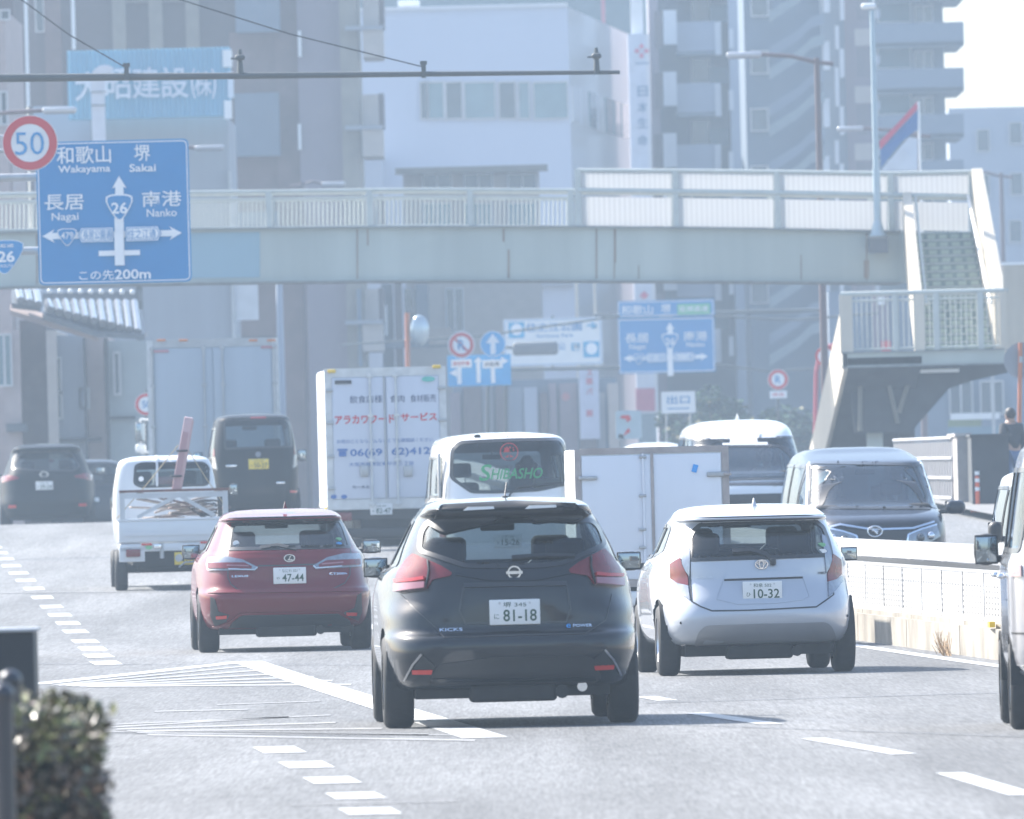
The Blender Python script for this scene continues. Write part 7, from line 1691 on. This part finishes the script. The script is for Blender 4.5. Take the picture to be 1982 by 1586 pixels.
s = Sign('shop_disc', 'small round reddish shop lamp among the dim shopfronts', 'lamp', 415, 1095, 768); s.disc(1095, 768, 8, mat('dull_red', (.4, .15, .15), .6))
# life insurance vertical sign
s = Sign('vertical_sign', 'tall white vertical sign with a red diamond and four blue characters', 'sign', 455, 1243, 300)
s.plate(1224, 66, 1258, 800, mat('sign_board_white', (.56, .60, .68), .6), r=0, t=1.0); s.plate(1258, 66, 1265, 800, C_LGT, 'edge', r=0, t=1.0, lift=-.0)
RD = mat('sign_pink_red', (.6, .12, .2), .5)
for a in range(4): s.pts([(0, 0), (6, 5), (12, 0), (6, -5)] if a in (0, 1) else [(0, 0), (5, 6), (0, 12), (-5, 6)], (1242 + (3 if a == 0 else -15) if a < 2 else 1242), (99 if a < 2 else (96 if a == 2 else 114)), RD, .03, name='diamond')
for ch, v in (('日', 177), ('本', 208), ('生', 238), ('命', 272)): s.txt(ch, 1244, v, 21, mat('sign_slate_blue', (.16, .25, .38), .5), 20, lift=.03, bold=.02)
s.lbox(1243, 123, 26, 3, mat('sign_slate_blue', (.16, .25, .38), .5), .03)
s.plate(1231, 752, 1268, 796, mat('sign_dull_red2', (.45, .10, .16), .6), 'red_panel', r=0, t=.2, lift=.03); s.pts([(-9, 0), (0, 8), (9, 0), (0, -8)], 1247, 572, RD, .03, name='diamond')
MB().box(-.2, .5, 0, .2, .9, 6, WHITEPAINT).build('mast', s.root).location = (P(1234, 66, 455).x - s.c.x, 0, P(1234, 66, 455).z - s.c.z)
# dark glass block at the back
b = Bld('background_block', 'dark teal building rising behind the white office roof', 560, 1000)
b.wall(690, -80, 1290, None, C_TEAL); b.wall(1164, -60, 1171, 70, mat('crane_red', (.45, .1, .14), .6), -3, .5, 'red_pole'); b.wall(770, 0, 812, 12, WHITEPAINT, -60, 3, 'roof_unit')
# apartments with balconies
b = Bld('apartment_block', 'grey blue apartment block with white balcony fins right of the vertical sign', 500, 1360)
b.wall(1268, -60, 1455, None, C_BLU, 0, 12); b.wall(1420, -60, 1442, None, C_LB, -3, 4, 'pier'); b.wall(1266, -60, 1284, None, C_PUR, -3.3, 4, 'brick_pier')
for k in range(-1, 6):
    v = 42 + k * 119
    b.wall(1310, v, 1384, v + 56, C_LB, -2.6, .25, 'balcony'); b.wall(1384, v, 1396, v + 64, C_LGT, -2.7, 1.6, 'balcony_fin'); b.wall(1411, v + 14, 1420, v + 52, C_LGT, -3.05, .2, 'bright_strip')
    b.wall(1310, v + 56, 1396, v + 64, C_BLU2, -2.6, 2.6, 'floor_slab'); b.wall(1284, v - 22, 1310, v + 44, C_LGT, -3.6, .3, 'side_panel'); b.wall(1268, v - 20, 1283, v + 50, C_DRK, -3.4, .2, 'recess')
    b.win(1340, v - 46, 1372, v - 2, WG, -.1, mull=0); b.wall(1374, v - 32, 1410, v + 2, C_TEAL, -1.8, 1.5, 'opening')
# stair tower with diagonal flights
b = Bld('stair_tower', 'slate blue tower block with diagonal outside stair flights', 480, 1530)
b.wall(1450, -80, 1600, None, C_BLU2, 0, 12); b.wall(1600, -80, 1645, None, C_BLU, -2, 10, 'wall_plane'); b.wall(1645, -80, 1692, None, C_PUR, -2.4, 9, 'brick_wall')
for k in range(-1, 6):
    v = 20 + k * 111; 
    for dv in (0, 40):
        pp = [P(u_, v_ + dv, 477) for u_, v_ in ((1490, v + 72), (1545, v + 38), (1572, v + 12), (1596, v + 6), (1596, v + 26), (1570, v + 34), (1545, v + 58), (1490, v + 94))]
        MB().prism(pp[::-1], .3, C_BLU if dv == 0 else C_LB if False else bmat('stair_pale', (.27, .33, .36), var=.1)).build('stair_flight', b.root, world=True)
    b.wall(1594, v + 60, 1606, v + 115, C_LGT, -2.9, .4, 'bright_strip'); b.wall(1617, v + (0 if k % 2 else 30), 1624, v + 75, C_LGT, -2.9, .3, 'bright_strip'); b.wall(1626, v + 75, 1634, v + 130, C_LGT, -2.9, .3, 'bright_strip')  # white strips stand for the sunlit left edges of the tower
    b.wall(1655, v + 36, 1688, v + 68, C_BEI, -3.4, .3, 'balcony'); b.win(1455, v - 30, 1485, v + 10, WG, -.1, mull=0)
    for q in range(5): b.wall(1660 + q * 6, v + 72, 1662 + q * 6, v + 130, DPOLE, -3.2, .08, 'louvre')
# right tower with balconies, sky behind its edge
b = Bld('balcony_tower', 'slate apartment tower with long balconies standing against the white sky', 520, 1780)
b.wall(1690, -80, 1836, None, C_BLU2, 0, 12)
for k in range(-1, 8):
    v = 44 + k * 89
    b.wall(1692, v, 1866, v + 44, C_BLU, -2.2, .3, 'balcony'); b.wall(1692, v + 38, 1866, v + 46, C_BLU2, -2.2, 9, 'floor_slab')
    b.win(1700, v - 38, 1762, v - 2, C_TEAL, -.1, mull=0); b.win(1772, v - 32, 1804, v - 2, WG, -.1, mull=1); b.wall(1696, v - 26, 1704, v - 10, C_LB, -1.5, .5, 'air_unit')
    for (u_, v_, r_) in ((1838, v - 36, 3), (1838, v - 6, 3)): pass
# white building at the right edge
b = Bld('pale_building', 'pale blue white building with small windows at the right edge', 540, 1940)
b.wall(1842, 207, 2090, None, C_LB, 0, 12)
for u0, v0 in ((1892, 252), (1955, 238), (1892, 340), (1957, 336), (1955, 428)): b.win(u0, v0, u0 + 22, v0 + 40, WG, -.05, mull=0)
# banner flag
fp = P(1778, 197, 330); r = thing('banner_flag', 'red and blue flag hanging diagonally from a white staff above the bridge panels', 'flag', (fp.x, 330, fp.z - 4))
MB().cyl((0, 0, -1), (0, 0, 4), .03, WHITEPAINT).build('staff', r)
def sheet_(pts, m, nm):
    vs = [];
    for u, v in pts: p = P(u, v, 330) - Vector((fp.x, 330, fp.z - 4)); vs.append(p + Vector((0, .1 * math.sin(p.x * 3), 0)))
    MB().prism(vs[::-1], .02, m).build(nm, r)
FR_, FB_, FW_ = mat('flag_red', (.55, .06, .12), .7), mat('flag_blue', (.04, .14, .34), .7), mat('flag_white', (.6, .64, .7), .7)
sheet_([(1776, 196), (1776, 212), (1738, 252), (1704, 290), (1702, 274), (1740, 236)], FR_, 'red_stripe'); sheet_([(1776, 213), (1776, 250), (1745, 275), (1705, 325), (1704, 291), (1738, 253)], FB_, 'blue_field'); sheet_([(1776, 268), (1776, 330), (1706, 330), (1745, 282), (1760, 266)], FW_, 'white_field')
# under the footbridge on the right: shop, cables, green board
b = Bld('street_shop', 'low shop with a blue signboard behind the footbridge stair', 400, 1830)
b.wall(1600, 560, 2060, None, C_BLU, 0, 8); b.wall(1690, 570, 1722, 690, C_PUR, -.5, .3, 'poster_board'); b.wall(1700, 575, 1712, 590, WHITEPAINT, -.7, .1, 'poster'); b.wall(1706, 660, 1724, 690, SIGNRED, -.7, .1, 'poster')
for u in (1650, 1840, 1900): b.win(u, 740, u + 40, 800, WG, -.1)
b.wall(1840, 800, 1935, 812, WHITEPAINT, -2, .4, 'canopy'); b.wall(1835, 812, 1900, 826, bmat('sign_moss', (.25, .32, .16)), -1.8, .2, 'green_board'); b.wall(1835, 826, 1950, 850, bmat('board_blue', (.18, .3, .38)), -1.8, .2, 'blue_board'); b.wall(1920, 700, 1926, 900, GALV, -3, .1, 'pole')
p = PG(1628, 300); r = thing('vending_machine', 'blue vending machine beneath the footbridge stair', 'vending machine', p); MB().rbox((0, 0, .95), (.5, .6, 1.9), .03, mat('vending_blue', (.06, .16, .32), .5)).build('cabinet', r); MB().box(-.05, -.33, .7, .08, -.302, 1.2, WHITEPAINT).build('notice', r)
# red bent pole
pts = [P(1577, 900, 320), P(1580, 720, 320), P(1586, 690, 320), P(1600, 672, 320), P(1618, 668, 320)]; o = pts[0].copy(); r = thing('red_pole', 'thin red bent pole left of the footbridge stair', 'pole', o); MB().tube([q - o for q in pts], .05, mat('pole_red', (.42, .06, .08), .5)).build('tube', r)
# far poles, cables
for i, (u, v0, lb) in enumerate(((553, 560, 'pale concrete utility pole left of the box trucks'), (282, 556, 'dark pole at the right end of the tiled roof'))):
    d = 330 + i * 9; p = PG(u, d); r = thing('utility_pole', lb, 'pole', p, 0, 'poles behind the footbridge'); z = P(u, 505, d).z; MB().cyl((0, 0, 0), (0, 0, z - p.z), .10, (C_LB, DPOLE)[i], .08).build('shaft', r)
for (u0, v0, u1, v1), lb in (((660, 668, 1200, 612), 'upper dark cable crossing behind the direction signs'), ((1380, 612, 1700, 606), 'dark cable running right from the blurred blue sign'), ((1384, 706, 1600, 712), 'faint lower cable right of the blurred blue sign')):
    a, b_ = P(u0, v0, 385), P(u1, v1, 385); o = MB().tube([(0, 0, 0), (b_ - a) / 2 - Vector((0, 0, .15)), b_ - a], .03, DPOLE).build('cable'); o.location = a; tag(o, lb, 'cable')
# ------------------------------------------------------------------ unseen blocks added behind the camera for the paint and glass to reflect
for x_, y_, w_, h_, m_, lb in ((-34, -70, 24, 24, C_BRN, 'brown block added unseen on the left behind the camera, for reflections'), (-30, -130, 18, 15, C_BLU2, 'slate block added unseen farther back on the left behind the camera'), (30, -60, 20, 18, C_DRK, 'dark block added unseen on the right behind the camera, for reflections'), (36, -140, 26, 30, C_TAN, 'tall tan block added unseen farther back on the right behind the camera')):
    r = thing('office_building', lb, 'building', (x_, y_, 0)); MB().box(-w_ / 2, -15, -.1, w_ / 2, 15, h_, m_).build('wall', r); MB().box(-w_ / 2 - .2, -15.2, h_, w_ / 2 + .2, 15.2, h_ + .5, C_GRY).build('parapet', r)
    for f in range(1, int(h_ / 3.4)): MB().box(-w_ / 2 + 1, 15.0, f * 3.4, w_ / 2 - 1, 15.06, f * 3.4 + 1.7, WG).build('window', r)
# ------------------------------------------------------------------ trees far down the street
TL = [mat('leaf_dark', (.035, .07, .05), .9, var=.3, spec=.1), mat('leaf_mid', (.06, .11, .07), .9, var=.3, spec=.1), mat('leaf_yellow', (.2, .17, .06), .7, var=.3)]
BARK = mat('bark', (.12, .09, .07), .9, bump=.4)
def tree(u, d, vtop, w, label, seed):
    random.seed(seed); g = PG(u, d); H = P(u, vtop, d).z - g.z; r = thing('street_tree', label, 'tree', g, 0, 'street trees beyond the footbridge')
    mb = MB().cyl((0, 0, 0), (0, 0, H * .4), .18, BARK, .12)
    cl = []
    for k in range(9):
        a = random.random() * 2 * PI; rr_ = random.random() ** .5 * w * .75; c_ = Vector((math.cos(a) * rr_, math.sin(a) * rr_, H * random.uniform(.45, .86))); cl.append(c_); mb.cyl((0, 0, H * .35), c_, .06, BARK, .02, n=6)
    mb.build('trunk', r); mb = MB()
    for c_ in cl:
        R_ = w * random.uniform(.28, .5)
        for q in range(330):
            v_ = Vector((random.gauss(0, 1), random.gauss(0, 1), random.gauss(0, .8))); v_ = v_.normalized() * R_ * random.random() ** .4; p = c_ + v_; s_ = random.uniform(.06, .12)
            M = Matrix.Translation(p) @ Matrix.Rotation(random.random() * 6, 4, 'Z') @ Matrix.Rotation(random.uniform(-1.2, 1.2), 4, 'X'); mm = TL[2] if random.random() < .06 else TL[1] if v_.z > 0 and random.random() < .6 else TL[0]
            mb.add([M @ Vector(t_) for t_ in ((-s_, 0, 0), (0, -s_ * .6, .01), (s_, 0, 0), (0, s_ * .6, .01))], [(0, 1, 2, 3)], mm)
    mb.build('crown', r)
tree(1385, 395, 728, 1.3, 'dark green street tree right below the blurred blue guide sign', 1); tree(1450, 402, 742, 1.2, 'dark green street tree in the middle of the far group', 2); tree(1525, 410, 770, 1.3, 'dark green street tree left of the footbridge stair', 3); tree(1330, 408, 760, 1.0, 'small tree behind the white exit sign posts', 4)
# ------------------------------------------------------------------ the hazy air
hm = bpy.data.materials.new('haze'); hm.use_nodes = True; t = hm.node_tree; t.nodes.clear()
o = t.nodes.new('ShaderNodeOutputMaterial'); pv = t.nodes.new('ShaderNodeVolumePrincipled')
pv.inputs['Color'].default_value = (.37, .47, .58, 1); pv.inputs['Density'].default_value = HAZE_D; pv.inputs['Anisotropy'].default_value = .3
t.links.new(pv.outputs[0], o.inputs['Volume'])
hz = MB().box(-280, -430, -1.2, 280, 1120, 95, hm).build('haze'); hz['kind'] = 'stuff'; hz.data.materials[0] = hm
